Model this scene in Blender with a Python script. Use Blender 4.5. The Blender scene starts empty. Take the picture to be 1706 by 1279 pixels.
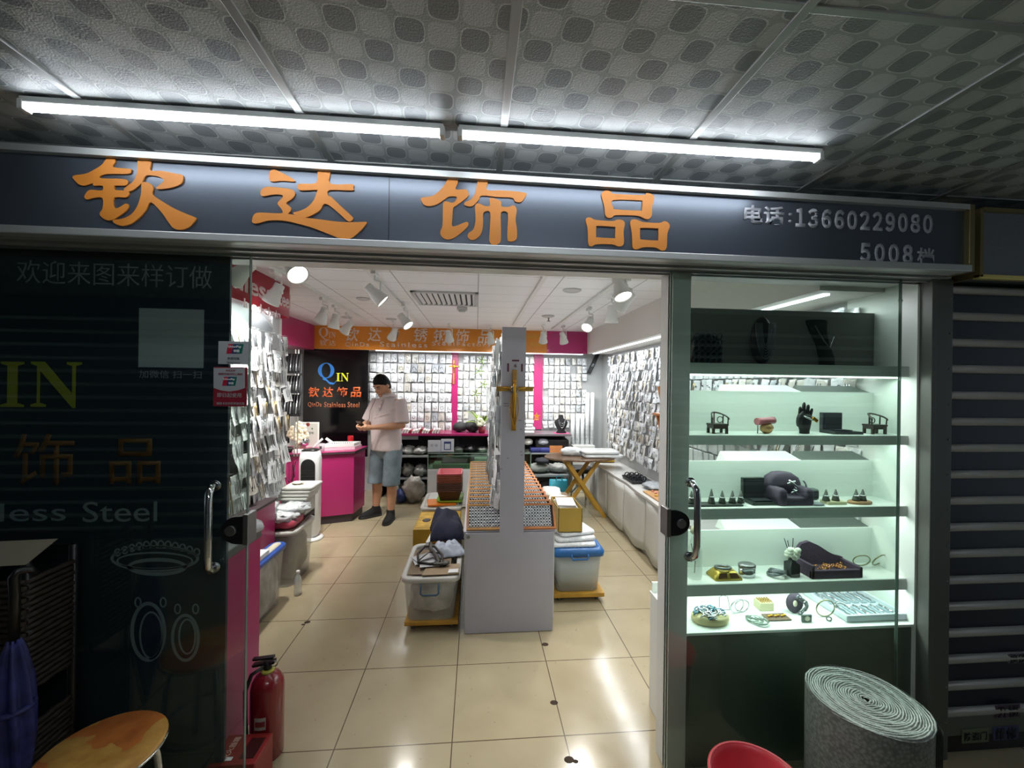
import bpy, bmesh, math, random
from mathutils import Vector, Matrix, noise
from mathutils.geometry import tessellate_polygon
random.seed(7)
PI = math.pi
S = bpy.context.scene
COL = S.collection

# ------------------------------------------------------------------ camera, world, exposure
CP = Vector((1.0868, -2.3230, 1.5708))
YAW, PITCH, ROLL, FPX = .0854645, .0005967, .0130222, 688.14
_f = Vector((math.sin(YAW)*math.cos(PITCH), math.cos(YAW)*math.cos(PITCH), math.sin(PITCH)))
_r = Vector((math.cos(YAW), -math.sin(YAW), 0)); _u = _r.cross(_f)
_r, _u = math.cos(ROLL)*_r + math.sin(ROLL)*_u, -math.sin(ROLL)*_r + math.cos(ROLL)*_u
cam_data = bpy.data.cameras.new('camera'); cam = bpy.data.objects.new('camera', cam_data); COL.objects.link(cam)
cam_data.sensor_width = 36; cam_data.lens = FPX/1706*36; cam_data.clip_start = .02
cam.matrix_world = Matrix(((_r.x, _u.x, -_f.x, CP.x), (_r.y, _u.y, -_f.y, CP.y), (_r.z, _u.z, -_f.z, CP.z), (0, 0, 0, 1)))
S.camera = cam
S.view_settings.view_transform = 'Standard'; S.view_settings.look = 'None'
S.view_settings.gamma = 1; S.view_settings.use_curve_mapping = False
S.view_settings.exposure = 0.0
W = bpy.data.worlds.new('world'); S.world = W; W.use_nodes = True
W.node_tree.nodes['Background'].inputs[0].default_value = (.75, .9, 1, 1)
W.node_tree.nodes['Background'].inputs[1].default_value = .35

TUBE_E, SPOT_E, STRIP_E, CASE_E = 22.0, 12.0, 6.0, 2.0      # lamp levels used by the lamp builders below

def area(name, loc, sx, sy, e, col=(1, 1, 1), rot=(0, 0, 0), spread=PI):
    l = bpy.data.lights.new(name, 'AREA'); l.shape = 'RECTANGLE'; l.size = sx; l.size_y = sy; l.energy = e; l.color = col; l.spread = spread
    o = bpy.data.objects.new(name, l); COL.objects.link(o); o.location = loc; o.rotation_euler = rot; return o

# a pixel of the photograph -> the point where its sight line meets a real plane of the place
def _ray(x, y): return _f + (x-853)/FPX*_r + (639.5-y)/FPX*_u
def atz(x, y, z): d = _ray(x, y); return CP + d*((z-CP.z)/d.z)
def aty(x, y, Y): d = _ray(x, y); return CP + d*((Y-CP.y)/d.y)
def atx(x, y, X): d = _ray(x, y); return CP + d*((X-CP.x)/d.x)

# ------------------------------------------------------------------ materials
def lin(h):
    h = h.lstrip('#'); c = [int(h[i:i+2], 16)/255 for i in (0, 2, 4)]
    return tuple((v/12.92 if v <= .04045 else ((v+.055)/1.055)**2.4) for v in c) + (1,)
MATS = {}
def pm(name, hexc, rough=.5, metal=0, var=0, scale=20, bump=0, bscale=60, emit=0, coat=0, spec=.5):
    if name in MATS: return MATS[name]
    m = bpy.data.materials.new(name); m.use_nodes = True; nt = m.node_tree; p = nt.nodes['Principled BSDF']
    c = lin(hexc); p.inputs['Base Color'].default_value = c; p.inputs['Roughness'].default_value = rough
    p.inputs['Metallic'].default_value = metal; p.inputs['Coat Weight'].default_value = coat; p.inputs['Specular IOR Level'].default_value = spec
    if emit: p.inputs['Emission Color'].default_value = c; p.inputs['Emission Strength'].default_value = emit
    if var or bump:
        tc = nt.nodes.new('ShaderNodeTexCoord')
    if var:
        n = nt.nodes.new('ShaderNodeTexNoise'); n.inputs['Scale'].default_value = scale; n.inputs['Detail'].default_value = 4
        nt.links.new(tc.outputs['Object'], n.inputs['Vector'])
        r = nt.nodes.new('ShaderNodeValToRGB'); r.color_ramp.elements[0].position = .3; r.color_ramp.elements[1].position = .7
        r.color_ramp.elements[0].color = tuple(v*(1-var) for v in c[:3]) + (1,); r.color_ramp.elements[1].color = tuple(min(1, v*(1+var)) for v in c[:3]) + (1,)
        nt.links.new(n.outputs['Fac'], r.inputs['Fac']); nt.links.new(r.outputs['Color'], p.inputs['Base Color'])
    if bump:
        n2 = nt.nodes.new('ShaderNodeTexNoise'); n2.inputs['Scale'].default_value = bscale
        nt.links.new(tc.outputs['Object'], n2.inputs['Vector'])
        b = nt.nodes.new('ShaderNodeBump'); b.inputs['Strength'].default_value = bump; b.inputs['Distance'].default_value = .01
        nt.links.new(n2.outputs['Fac'], b.inputs['Height']); nt.links.new(b.outputs['Normal'], p.inputs['Normal'])
    MATS[name] = m; return m
def see(name, hexc, alpha, rough=.2, metal=0, var=0, scale=20, bump=0, bscale=60):          # see-through plastic film
    m = pm(name, hexc, rough, metal, var, scale, bump, bscale); m.node_tree.nodes['Principled BSDF'].inputs['Alpha'].default_value = alpha
    return m
def pane(name, hexc='#eef6f2', refl=.06):
    if name in MATS: return MATS[name]
    m = bpy.data.materials.new(name); m.use_nodes = True; nt = m.node_tree; nt.nodes.clear()
    o = nt.nodes.new('ShaderNodeOutputMaterial'); mx = nt.nodes.new('ShaderNodeMixShader'); t = nt.nodes.new('ShaderNodeBsdfTransparent')
    g = nt.nodes.new('ShaderNodeBsdfGlossy'); lw = nt.nodes.new('ShaderNodeLayerWeight'); lw.inputs['Blend'].default_value = .15
    mt = nt.nodes.new('ShaderNodeMath'); mt.operation = 'MULTIPLY_ADD'; mt.inputs[1].default_value = .5; mt.inputs[2].default_value = refl
    g.inputs['Roughness'].default_value = .02; t.inputs['Color'].default_value = lin(hexc)
    nt.links.new(lw.outputs['Fresnel'], mt.inputs[0]); nt.links.new(mt.outputs[0], mx.inputs[0])
    nt.links.new(t.outputs[0], mx.inputs[1]); nt.links.new(g.outputs[0], mx.inputs[2]); nt.links.new(mx.outputs[0], o.inputs[0])
    MATS[name] = m; return m
def lampm(name, hexc, e):
    if name in MATS: return MATS[name]
    m = bpy.data.materials.new(name); m.use_nodes = True; nt = m.node_tree; nt.nodes.clear()
    o = nt.nodes.new('ShaderNodeOutputMaterial'); em = nt.nodes.new('ShaderNodeEmission'); em.inputs[0].default_value = lin(hexc); em.inputs[1].default_value = e
    nt.links.new(em.outputs[0], o.inputs[0]); MATS[name] = m; return m
class N:                                                   # a small node-graph writer for the patterned surfaces
    def __init__(s, m): s.nt = m.node_tree; s.p = s.nt.nodes['Principled BSDF']
    def pos(s):
        t = s.nt.nodes.new('ShaderNodeTexCoord'); x = s.nt.nodes.new('ShaderNodeSeparateXYZ'); s.nt.links.new(t.outputs['Object'], x.inputs[0]); s.co = t.outputs['Object']; return x.outputs
    def m(s, op, a, b=0.0, c=0.0):
        n = s.nt.nodes.new('ShaderNodeMath'); n.operation = op
        for i, v in enumerate((a, b, c)):
            if isinstance(v, (int, float)): n.inputs[i].default_value = v
            else: s.nt.links.new(v, n.inputs[i])
        return n.outputs[0]
    def line(s, v, off, period, w):                        # 1 on lines every period, 0 elsewhere
        t = s.m('PINGPONG', s.m('SUBTRACT', v, off), period/2); return s.m('LESS_THAN', t, w/2)
    def ramp(s, v, stops):
        r = s.nt.nodes.new('ShaderNodeValToRGB'); e = r.color_ramp.elements
        while len(e) < len(stops): e.new(.5)
        for i, (q, h) in enumerate(stops): e[i].position = q; e[i].color = lin(h)
        s.nt.links.new(v, r.inputs[0]); return r.outputs[0]
    def noise(s, sc, det=3):
        n = s.nt.nodes.new('ShaderNodeTexNoise'); n.inputs['Scale'].default_value = sc; n.inputs['Detail'].default_value = det; s.nt.links.new(s.co, n.inputs['Vector']); return n.outputs['Fac']
    def mix(s, f, a, b):
        n = s.nt.nodes.new('ShaderNodeMix'); n.data_type = 'RGBA'
        for i, v in ((0, f), (6, a), (7, b)):
            if isinstance(v, str): n.inputs[i].default_value = lin(v)
            elif isinstance(v, (int, float)): n.inputs[i].default_value = v
            else: s.nt.links.new(v, n.inputs[i])
        return n.outputs[2]
    def col(s, v): s.nt.links.new(v, s.p.inputs['Base Color'])
    def rough(s, v): s.nt.links.new(v, s.p.inputs['Roughness'])
    def bump(s, v, st=.5, d=.004):
        b = s.nt.nodes.new('ShaderNodeBump'); b.inputs['Strength'].default_value = st; b.inputs['Distance'].default_value = d
        s.nt.links.new(v, b.inputs['Height']); s.nt.links.new(b.outputs[0], s.p.inputs['Normal'])

# ------------------------------------------------------------------ mesh helpers
class MB:
    def __init__(s): s.b = bmesh.new(); s.k = 0; s.sm = False
    def f(s, vs, sm=None):
        try: q = s.b.faces.new(vs)
        except ValueError: return None
        q.material_index = s.k; q.smooth = s.sm if sm is None else sm; return q
    def v(s, p): return s.b.verts.new(p)
    def box(s, x0, x1, y0, y1, z0, z1, bev=0, seg=2):
        vs = [s.v((x, y, z)) for x in (x0, x1) for y in (y0, y1) for z in (z0, z1)]
        fs = [s.f([vs[i] for i in q], False) for q in ((0, 1, 3, 2), (4, 6, 7, 5), (0, 4, 5, 1), (2, 3, 7, 6), (0, 2, 6, 4), (1, 5, 7, 3))]
        if bev: bmesh.ops.bevel(s.b, geom=list({e for f in fs for e in f.edges}), offset=bev, segments=seg, affect='EDGES', profile=.5)
        return s
    def hexa(s, pts):                                      # 8 corners: bottom 4 then top 4, in the same turning sense
        vs = [s.v(p) for p in pts]
        for q in ((3, 2, 1, 0), (4, 5, 6, 7), (0, 1, 5, 4), (1, 2, 6, 5), (2, 3, 7, 6), (3, 0, 4, 7)): s.f([vs[i] for i in q], False)
        return s
    def loft(s, rings, cap=True, sm=True, closed=False):
        R = [[s.v(p) for p in r] for r in rings]; n = len(R[0])
        for a, b in list(zip(R, R[1:])) + ([(R[-1], R[0])] if closed else []):
            for i in range(n): s.f([a[i], a[(i+1) % n], b[(i+1) % n], b[i]], sm)
        if cap and not closed: s.f(R[0][::-1], False); s.f(R[-1], False)
        return s
    def cyl(s, p, q, r0, r1=None, n=14, cap=True):
        p, q = Vector(p), Vector(q); r1 = r0 if r1 is None else r1; d = (q-p).normalized()
        a = d.orthogonal().normalized(); b = d.cross(a)
        return s.loft([[c + (a*math.cos(2*PI*i/n) + b*math.sin(2*PI*i/n))*r for i in range(n)] for c, r in ((p, r0), (q, r1))], cap)
    def tube(s, pts, r, n=8, closed=False, flat=1):
        pts = [Vector(p) for p in pts]; R = []; m = len(pts); a = None
        for i, p in enumerate(pts):
            t = (pts[(i+1) % m]-pts[i-1]) if closed else (pts[min(i+1, m-1)]-pts[max(i-1, 0)])
            t = t.normalized() if t.length > 1e-9 else Vector((0, 0, 1))
            a = t.orthogonal().normalized() if a is None else (a - t*a.dot(t)).normalized()
            b = t.cross(a); rr = r[i] if isinstance(r, (list, tuple)) else r
            R.append([p + (a*math.cos(2*PI*j/n) + b*math.sin(2*PI*j/n)*flat)*rr for j in range(n)])
        return s.loft(R, not closed, True, closed)
    def lathe(s, prof, c=(0, 0, 0), n=24, sx=1, sy=1, cap=True):
        return s.loft([[(c[0]+r*sx*math.cos(2*PI*i/n), c[1]+r*sy*math.sin(2*PI*i/n), c[2]+z) for i in range(n)] for r, z in prof], cap)
    def rbox(s, prof, c=(0, 0, 0), rad=.03, n=4, cap=True):  # rounded-rectangle rings: prof = (half x, half y, z)
        rings = []
        for hx, hy, z in prof:
            r = min(rad, hx*.99, hy*.99); ring = []
            for k, (sx, sy) in enumerate(((1, 1), (-1, 1), (-1, -1), (1, -1))):
                for j in range(n+1):
                    a = PI/2*(k + j/n); ring.append((c[0]+sx*(hx-r)+r*math.cos(a), c[1]+sy*(hy-r)+r*math.sin(a), c[2]+z))
            rings.append(ring)
        return s.loft(rings, cap)
    def sph(s, c, r, nu=14, nv=8, amp=0, seed=0, fr=3):
        r = (r, r, r) if isinstance(r, (int, float)) else r; rings = []
        for j in range(nv+1):
            th = PI*(.002+.996*j/nv); ring = []
            for i in range(nu):
                d = Vector((math.sin(th)*math.cos(2*PI*i/nu), math.sin(th)*math.sin(2*PI*i/nu), -math.cos(th)))
                k = 1 + (amp*noise.noise(d*fr + Vector((seed*7.3, seed*1.7, 0))) if amp else 0)
                ring.append((c[0]+d.x*r[0]*k, c[1]+d.y*r[1]*k, c[2]+d.z*r[2]*k))
            rings.append(ring)
        return s.loft(rings)
    def tor(s, c, R, r, ax=(0, 0, 1), n=24, m=6, flat=1):
        ax = Vector(ax).normalized(); a = ax.orthogonal().normalized(); b = ax.cross(a); c = Vector(c)
        return s.tube([c + (a*math.cos(2*PI*i/n) + b*math.sin(2*PI*i/n))*R for i in range(n)], r, m, True, flat)
    def grid(s, fn, nu, nv, sm=True):
        V = [[s.v(fn(i/nu, j/nv)) for j in range(nv+1)] for i in range(nu+1)]
        for i in range(nu):
            for j in range(nv): s.f([V[i][j], V[i+1][j], V[i+1][j+1], V[i][j+1]], sm)
        return s
    def slab(s, loops, o, U, V, th):                       # flat outline with holes, th thick along U x V
        o, U, V = Vector(o), Vector(U), Vector(V); nn = U.cross(V).normalized()*th
        P = [[o + U*a + V*b for a, b in l] for l in loops]; flat = [p for l in P for p in l]
        top = [s.v(p+nn) for p in flat]; bot = [s.v(p) for p in flat]
        for t in tessellate_polygon([[Vector((a, b, 0)) for a, b in l] for l in loops]):
            q = s.f([top[i] for i in t], False)
        k = 0
        for l in loops:
            n = len(l)
            for i in range(n): s.f([bot[k+i], bot[k+(i+1) % n], top[k+(i+1) % n], top[k+i]], False)
            k += n
        return s
    def lump(s, c, hx, hy, hz, sd, amp=.12, n=26, m=16, fr=4.0, p=5):      # a boxy, crumpled filling
        rings = []
        for j in range(m+1):
            th = PI*(.002+.996*j/m); ring = []
            for i in range(n):
                d = Vector((math.sin(th)*math.cos(2*PI*i/n), math.sin(th)*math.sin(2*PI*i/n), -math.cos(th)))
                k = (abs(d.x)**p+abs(d.y)**p+abs(d.z)**p)**(-1/p)*(1-amp*(.5+noise.noise(d*fr+Vector((sd*3.1, sd, 0)))))
                ring.append((c[0]+d.x*k*hx, c[1]+d.y*k*hy, c[2]+d.z*k*hz))
            rings.append(ring)
        return s.loft(rings)
    def wad(s, c, sx, sy, sz, seed, amp=.25, nu=16, nv=8, fr=2.5):  # a crumpled soft bag resting on c
        return s.sph((c[0], c[1], c[2]+sz), (sx, sy, sz), nu, nv, amp, seed, fr)
    def T(s, M): bmesh.ops.transform(s.b, matrix=M, verts=s.b.verts[:]); return s
    def mesh(s, name, mats, recalc=True):
        if recalc: bmesh.ops.recalc_face_normals(s.b, faces=s.b.faces[:])
        me = bpy.data.meshes.new(name); s.b.to_mesh(me); s.b.free()
        for m in (mats if isinstance(mats, (list, tuple)) else [mats]): me.materials.append(m)
        return me
    def build(s, name, mats, parent=None, label=None, cat=None, group=None, kind=None):
        if parent is not None: s.T(Matrix.Translation(-wloc(parent)))
        o = bpy.data.objects.new(name, s.mesh(name, mats)); COL.objects.link(o); o.parent = parent
        tag(o, label, cat, group, kind); return o
def wloc(o):
    v = Vector((0, 0, 0))
    while o is not None: v += o.location; o = o.parent
    return v
def tag(o, label=None, cat=None, group=None, kind=None):
    for k, v in (('label', label), ('category', cat), ('group', group), ('kind', kind)):
        if v: o[k] = v
    return o
def thing(name, label, cat, loc=(0, 0, 0), group=None):
    o = bpy.data.objects.new(name, None); COL.objects.link(o); o.location = loc; o.empty_display_size = .02
    return tag(o, label, cat, group)
def move(o, loc=None, rz=0):
    if loc is not None: o.location = loc
    o.rotation_euler.z = rz; return o
def dup(o, loc, rz=0, label=None, group=None):             # a thing, its parts and their sub-parts
    r = o.copy(); COL.objects.link(r); r.location = loc; r.rotation_euler.z = rz
    if label: r['label'] = label
    if group: r['group'] = group
    for c in list(o.children):
        d = c.copy(); COL.objects.link(d); d.parent = r
        for e in c.children: g = e.copy(); COL.objects.link(g); g.parent = d
    return r
def struct(name, mb, mats, parent=None):
    o = mb.build(name, mats, parent)
    if parent is None: o['kind'] = 'structure'
    return o
def fine(loop, k=3):                                       # rounds a hand-set outline
    n = len(loop); out = []
    for i in range(n):
        p0, p1, p2, p3 = (Vector(loop[(i+j) % n]) for j in (-1, 0, 1, 2))
        for q in range(k):
            t = q/k
            out.append(tuple(.5*((2*p1) + (p2-p0)*t + (2*p0-5*p1+4*p2-p3)*t*t + (3*p1-p0-3*p2+p3)*t**3)))
    return out
def text(name, s, o, U, V, w, h, mat, parent, bold=0, th=.0015, shear=0, space=1, label=None):
    cu = bpy.data.curves.new(name, 'FONT'); cu.body = s; cu.size = 1; cu.offset = bold; cu.shear = shear; cu.space_character = space; cu.resolution_u = 3
    ob = bpy.data.objects.new(name, cu); COL.objects.link(ob)
    me = bpy.data.meshes.new_from_object(ob.evaluated_get(bpy.context.evaluated_depsgraph_get()))
    bpy.data.objects.remove(ob); bpy.data.curves.remove(cu)
    b = bmesh.new(); b.from_mesh(me); bpy.data.meshes.remove(me)
    xs = [v.co.x for v in b.verts]; ys = [v.co.y for v in b.verts]
    if not xs: b.free(); return None
    x0, x1, y0, y1 = min(xs), max(xs), min(ys), max(ys); kx = w/(x1-x0) if w else None; ky = h/(y1-y0) if h else None
    kx = kx or ky; ky = ky or kx
    o, U, V = Vector(o), Vector(U).normalized(), Vector(V).normalized(); n = U.cross(V)
    for v in b.verts: v.co = o + U*((v.co.x-(x0+x1)/2)*kx) + V*((v.co.y-(y0+y1)/2)*ky) + n*th
    r = bmesh.ops.extrude_face_region(b, geom=b.faces[:])
    for g in r['geom']:
        if isinstance(g, bmesh.types.BMVert): g.co -= n*th*.95
    mb = MB(); mb.b.free(); mb.b = b
    return mb.build(name, mat, parent, label=label)
def remesh(mb, voxel, smooth=2, fac=.5):
    me = mb.mesh('tmp', pm('tmp', '#808080')); ob = bpy.data.objects.new('tmp', me); COL.objects.link(ob)
    md = ob.modifiers.new('r', 'REMESH'); md.mode = 'VOXEL'; md.voxel_size = voxel
    sm = ob.modifiers.new('s', 'SMOOTH'); sm.iterations = smooth; sm.factor = fac
    m2 = bpy.data.meshes.new_from_object(ob.evaluated_get(bpy.context.evaluated_depsgraph_get()))
    bpy.data.objects.remove(ob); bpy.data.meshes.remove(me)
    r = MB(); r.b.from_mesh(m2); bpy.data.meshes.remove(m2)
    for f in r.b.faces: f.smooth = True; f.material_index = 0
    return r
XF, ZF = Vector((1, 0, 0)), Vector((0, 0, 1))               # text that faces the corridor reads along +X
# ------------------------------------------------------------------ shared materials
white = pm('white_laminate', '#d9dbd8', .4); greyw = pm('pale_grey_laminate', '#b4b3c0', .42, var=.04, scale=3)
alu = pm('brushed_aluminium', '#c3c7c7', .4, .45); dalu = pm('grey_powder_coat', '#6d716f', .45, .3); black = pm('black_plastic', '#121315', .35)
chrome = pm('chrome', '#c9ccce', .1, 1); steel = pm('dull_steel', '#8b8d8e', .35, .9); gold = pm('gold_metal', '#c9982f', .28, .9)
pink = pm('pink_laminate', '#a82766', .3, coat=.2); darkedge = pm('dark_edge_strip', '#3b2f33', .5); glass = pane('clear_glass')
orange = pm('orange_sign_paint', '#d4852f', .5, var=.05, scale=8); paper = pm('white_paper', '#e6e8ea', .7)

# ------------------------------------------------------------------ floor, ceilings, walls
SC, HC = 2.33, 2.37                                         # shop ceiling, corridor ceiling
fm = pm('polished_floor_tile', '#ab9f83', .16); g = N(fm); x, y, z = g.pos()
ln = g.m('MAXIMUM', g.line(x, 0, .5, .005), g.line(y, 0, .5, .005))
spk = g.m('GREATER_THAN', g.noise(34, 2), .72)
base = g.ramp(g.noise(3, 5), [(.3, '#a4987b'), (.7, '#b1a588')])
g.col(g.mix(ln, g.mix(g.m('MULTIPLY', spk, .35), base, '#6c6048'), '#564a38')); g.rough(g.m('MULTIPLY_ADD', g.noise(9, 3), .16, .08))
struct('floor', MB().box(-7.2, 6.2, -3.6, 4.1, -.05, 0), fm)
# dark chips in the tiles
for i, (px, py, r) in enumerate([(908, 1073, .022), (923, 1170, .02), (948, 1265, .022), (959, 1268, .012), (512, 1036, .02), (505, 1040, .012)]):
    p = atz(px, py, 0); mb = MB(); mb.lathe([(r, 0), (r*.8, .0012)], (p.x, p.y, 0), 9, 1, .8)
    mb.build('floor_chip', pm('chipped_tile_core', '#3a2d20', .9), None, ['round dark hole in the floor tile in front of the island panel', 'dark chip in the tile joint halfway to the doorway', 'larger dark chip in the tile joint nearest the doorway', 'small dark chip beside the larger one nearest the doorway', 'dark chip at the tile corner in the left aisle', 'small dark chip next to the tile corner chip in the left aisle'][i], 'chip', 'chips in the floor tiles')

cm = pm('ribbed_metal_ceiling', '#d9d9d6', .45); g = N(cm); x, y, z = g.pos()
ln = g.m('MAXIMUM', g.line(x, .49, .6, .008), g.line(y, .57, .3, .006))
g.col(g.mix(ln, g.mix(g.m('GREATER_THAN', g.m('PINGPONG', y, .01), .006), '#ecedee', '#dfe0e0'), '#9b9b9a'))
struct('ceiling', MB().box(-1.6, 3.2, -.55, 4.1, SC, SC+.04), cm)

tm = pm('embossed_ceiling_tile', '#a6acae', .45); g = N(tm); x, y, z = g.pos()
c1 = atz(862, 0, HC).x; c2 = atz(1355, 0, HC).x; per = c2-c1
k = 2*PI/.15; mm = g.m
w1 = mm('SINE', mm('MULTIPLY', mm('ADD', x, mm('MULTIPLY', y, .1)), k)); w2 = mm('SINE', mm('MULTIPLY', mm('SUBTRACT', y, mm('MULTIPLY', x, .1)), k))
v = mm('MULTIPLY', w1, w2)
spot = mm('GREATER_THAN', v, .2); leaf = mm('LESS_THAN', v, -.14); rim = mm('MULTIPLY', mm('GREATER_THAN', v, .12), mm('LESS_THAN', v, .2))
grain = g.noise(230, 1); wall_n = g.noise(1.2, 2)
cc = g.mix(spot, g.mix(leaf, '#9fa5a7', '#b6bcbe'), '#7b8286'); cc = g.mix(rim, cc, '#c6cccd')
g.rough(mm('MULTIPLY_ADD', spot, -.12, .48))
g.col(g.mix(mm('MULTIPLY', grain, .25), cc, '#7d8080')); g.bump(mm('ADD', grain, mm('MULTIPLY', rim, 2)), .35, .003)
# corridor ceiling: one slab of tiles; T bars as trims
struct('ceiling_corridor', MB().box(-7.2, 6.2, -3.6, -.66, HC, HC+.04), tm)
n = 0
ys = [atz(1220, 0, HC).y, -.775]
for i in range(-5, 8):
    n += 1; xx = c1 + per*i
    struct('trim_%d' % n, MB().box(xx-.012, xx+.012, -3.6, -.66, HC-.006, HC+.01, .002), pm('ceiling_bar', '#9b9e9d', .4, .5))
for yy in (ys[1], ys[0], ys[0]-per, ys[0]-2*per):
    n += 1; struct('trim_%d' % n, MB().box(-3.2, 6.2, yy-.01, yy+.01, HC-.004, HC+.01, .002), MATS['ceiling_bar'])

wl = pm('off_white_wall', '#d3d2cd', .6)
peg = pm('white_pegboard', '#dfe2e2', .5); g = N(peg); x, y, z = g.pos()
hole = mm('MULTIPLY', g.m('LESS_THAN', g.m('PINGPONG', g.m('ADD', x, y), .0125), .0035), g.m('LESS_THAN', g.m('PINGPONG', z, .0125), .0035))
g.col(g.mix(hole, '#dfe2e2', '#4b4e50'))
BW, RW, LW = 3.86, 3.0, -1.46                               # back wall y, right wall x, left wall x
struct('wall_back', MB().box(LW-.1, RW+.1, BW, BW+.08, 0, SC), peg)
struct('wall_right', MB().box(RW, RW+.08, -.555, BW, 0, SC), peg)
struct('wall_left', MB().box(LW-.08, LW, 1.3, BW, 0, SC), wl)
struct('wall_left_front', MB().box(-.62, -.55, -.62, 1.26, 0, SC), peg)
struct('wall_left_return', MB().box(LW-.08, -.55, 1.26, 1.3, 0, SC), wl)
# bulkheads below the ceiling
struct('trim_%d' % (n+1), MB().box(2.65, RW, -.555, 3.45, 2.02, SC), pm('bulkhead_paint', '#cfccc8', .55))
struct('trim_%d' % (n+2), MB().box(LW, -1.10, 1.3, 3.45, 2.0, SC), pink)
# corridor: facade around and above the shop front, the wall across the corridor
struct('wall_facade_top', MB().box(-7.2, 6.2, -.62, -.56, 2.09, HC+.2), dalu)
struct('wall_facade_left', MB().box(-7.2, .08, -.66, -.62, 0, 2.09), pm('dark_wall', '#17191d', .5))
struct('wall_facade_right', MB().box(2.985, 6.2, -.62, -.56, 0, 2.09), pm('dark_wall', '#17191d', .5))
# header rail of the sliding doors
hd = MB().box(-.6, 3.02, -.845, -.80, 2.035, 2.06).box(-.6, 3.02, -.79, -.775, 2.028, 2.06).box(-.6, 3.02, -.765, -.66, 2.034, 2.075).box(-.6, 3.02, -.735, -.728, 2.024, 2.034).box(-.6, 3.02, -.70, -.693, 2.024, 2.034)
hd.k = 1; hd.box(.1, 2.98, -.66, -.56, 2.04, 2.09).box(.1, 2.64, -.56, -.5, 2.06, 2.33)
struct('trim_%d' % (n+3), hd, [pm('header_rail', '#a3a5a7', .4, .2), white])
NT = n+3

# ------------------------------------------------------------------ shop sign
SY = -.853
def sp(px, py): p = aty(px, py, SY); return (p.x, p.z)
sx0, sx1, sz0, sz1 = -.75, sp(1606, 400)[0], 2.045, 2.30
sg = thing('shop_sign', 'long dark shop sign board with big orange characters above the shop front', 'sign', (1.2, SY, 2.045))
sm = pm('dark_brushed_sign_metal', '#5a626e', .3, .5); g = N(sm); x, y, z = g.pos()
st = g.nt.nodes.new('ShaderNodeMapping'); st.inputs['Scale'].default_value = (1.5, 1, 160); g.nt.links.new(g.co, st.inputs[0]); g.co = st.outputs[0]
g.rough(mm('MULTIPLY_ADD', g.noise(1, 2), .14, .25))
tl, tr = sp(0, 253), sp(1606, 352)
def top_z(xx): return tl[1] + (tr[1]-tl[1])*(xx-tl[0])/(tr[0]-tl[0])
sgp = MB()
sgp.hexa([(sx0, SY, sz0), (sx1, SY, sz0), (sx1, -.63, sz0), (sx0, -.63, sz0), (sx0, SY, top_z(sx0)), (sx1, SY, top_z(sx1)), (sx1, -.63, top_z(sx1)), (sx0, -.63, top_z(sx0))])
sgp.build('sign_face', sm, sg)
a, b = top_z(sx0), top_z(sx1)
fr = MB().hexa([(sx0, SY-.02, a), (sx1, SY-.02, b), (sx1, -.63, b), (sx0, -.63, a), (sx0, SY-.02, a+.022), (sx1, SY-.02, b+.02), (sx1, -.63, b+.02), (sx0, -.63, a+.022)])
fr.build('top_frame', alu, sg)
MB().box(sx0, sx1+.01, SY-.022, SY+.015, sz0-.012, sz0+.014, .003).build('bottom_frame', alu, sg)
MB().box(sx1, sx1+.022, SY-.02, -.63, sz0-.012, b+.02, .002).build('end_frame', pm('worn_brass_trim', '#8a7f57', .4, .6), sg)
seam = sp(648, 345)[0]; MB().box(seam-.001, seam+.001, SY-.0012, SY, sz0+.014, top_z(seam)).build('seam', black, sg)
def glyph(name, loops, off, k, z=0.0, mat=orange):
    mb = MB()
    for i, lp in enumerate(loops):
        ls = [fine([sp(off[0]+q[0]/k, off[1]+q[1]/k) for q in l]) for l in (lp if isinstance(lp[0][0], tuple) else [lp])]
        mb.slab(ls, (0, SY-.001, 0), XF, ZF, .004+.0003*i)
    mb.build(name, mat, sg)
def P(s): v = list(map(int, s.split())); return list(zip(v[::2], v[1::2]))
glyph('character', [P('95 315 240 290 350 240 440 180 500 100 545 78 590 105 597 150 575 210 770 230 785 250 750 290 490 292 420 340 700 350 745 385 720 425 600 428 590 450 600 480 740 490 758 530 720 568 585 570 582 685 640 688 720 640 755 660 735 715 640 790 560 832 480 830 420 780 418 745 450 690 445 572 330 575 270 592 235 570 245 530 300 478 440 485 448 430 345 430 330 400 240 428 180 418 130 380'),
  P('865 100 900 75 960 78 1010 120 1022 170 1015 250 1150 255 1330 290 1385 300 1400 345 1370 410 1250 455 1110 470 1085 450 1165 385 1160 350 1100 320 965 310 920 385 870 435 790 490 720 498 700 470 730 440 810 380 850 300 862 220'),
  P('910 395 960 388 1020 410 1048 460 1040 535 1130 600 1280 690 1420 755 1545 805 1548 830 1490 900 1420 940 1350 948 1280 925 1220 850 1150 750 1020 625 960 720 880 810 780 880 690 902 610 885 570 850 585 830 680 820 790 765 860 670 900 550 908 470')], (110, 250), 7.108)
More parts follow.
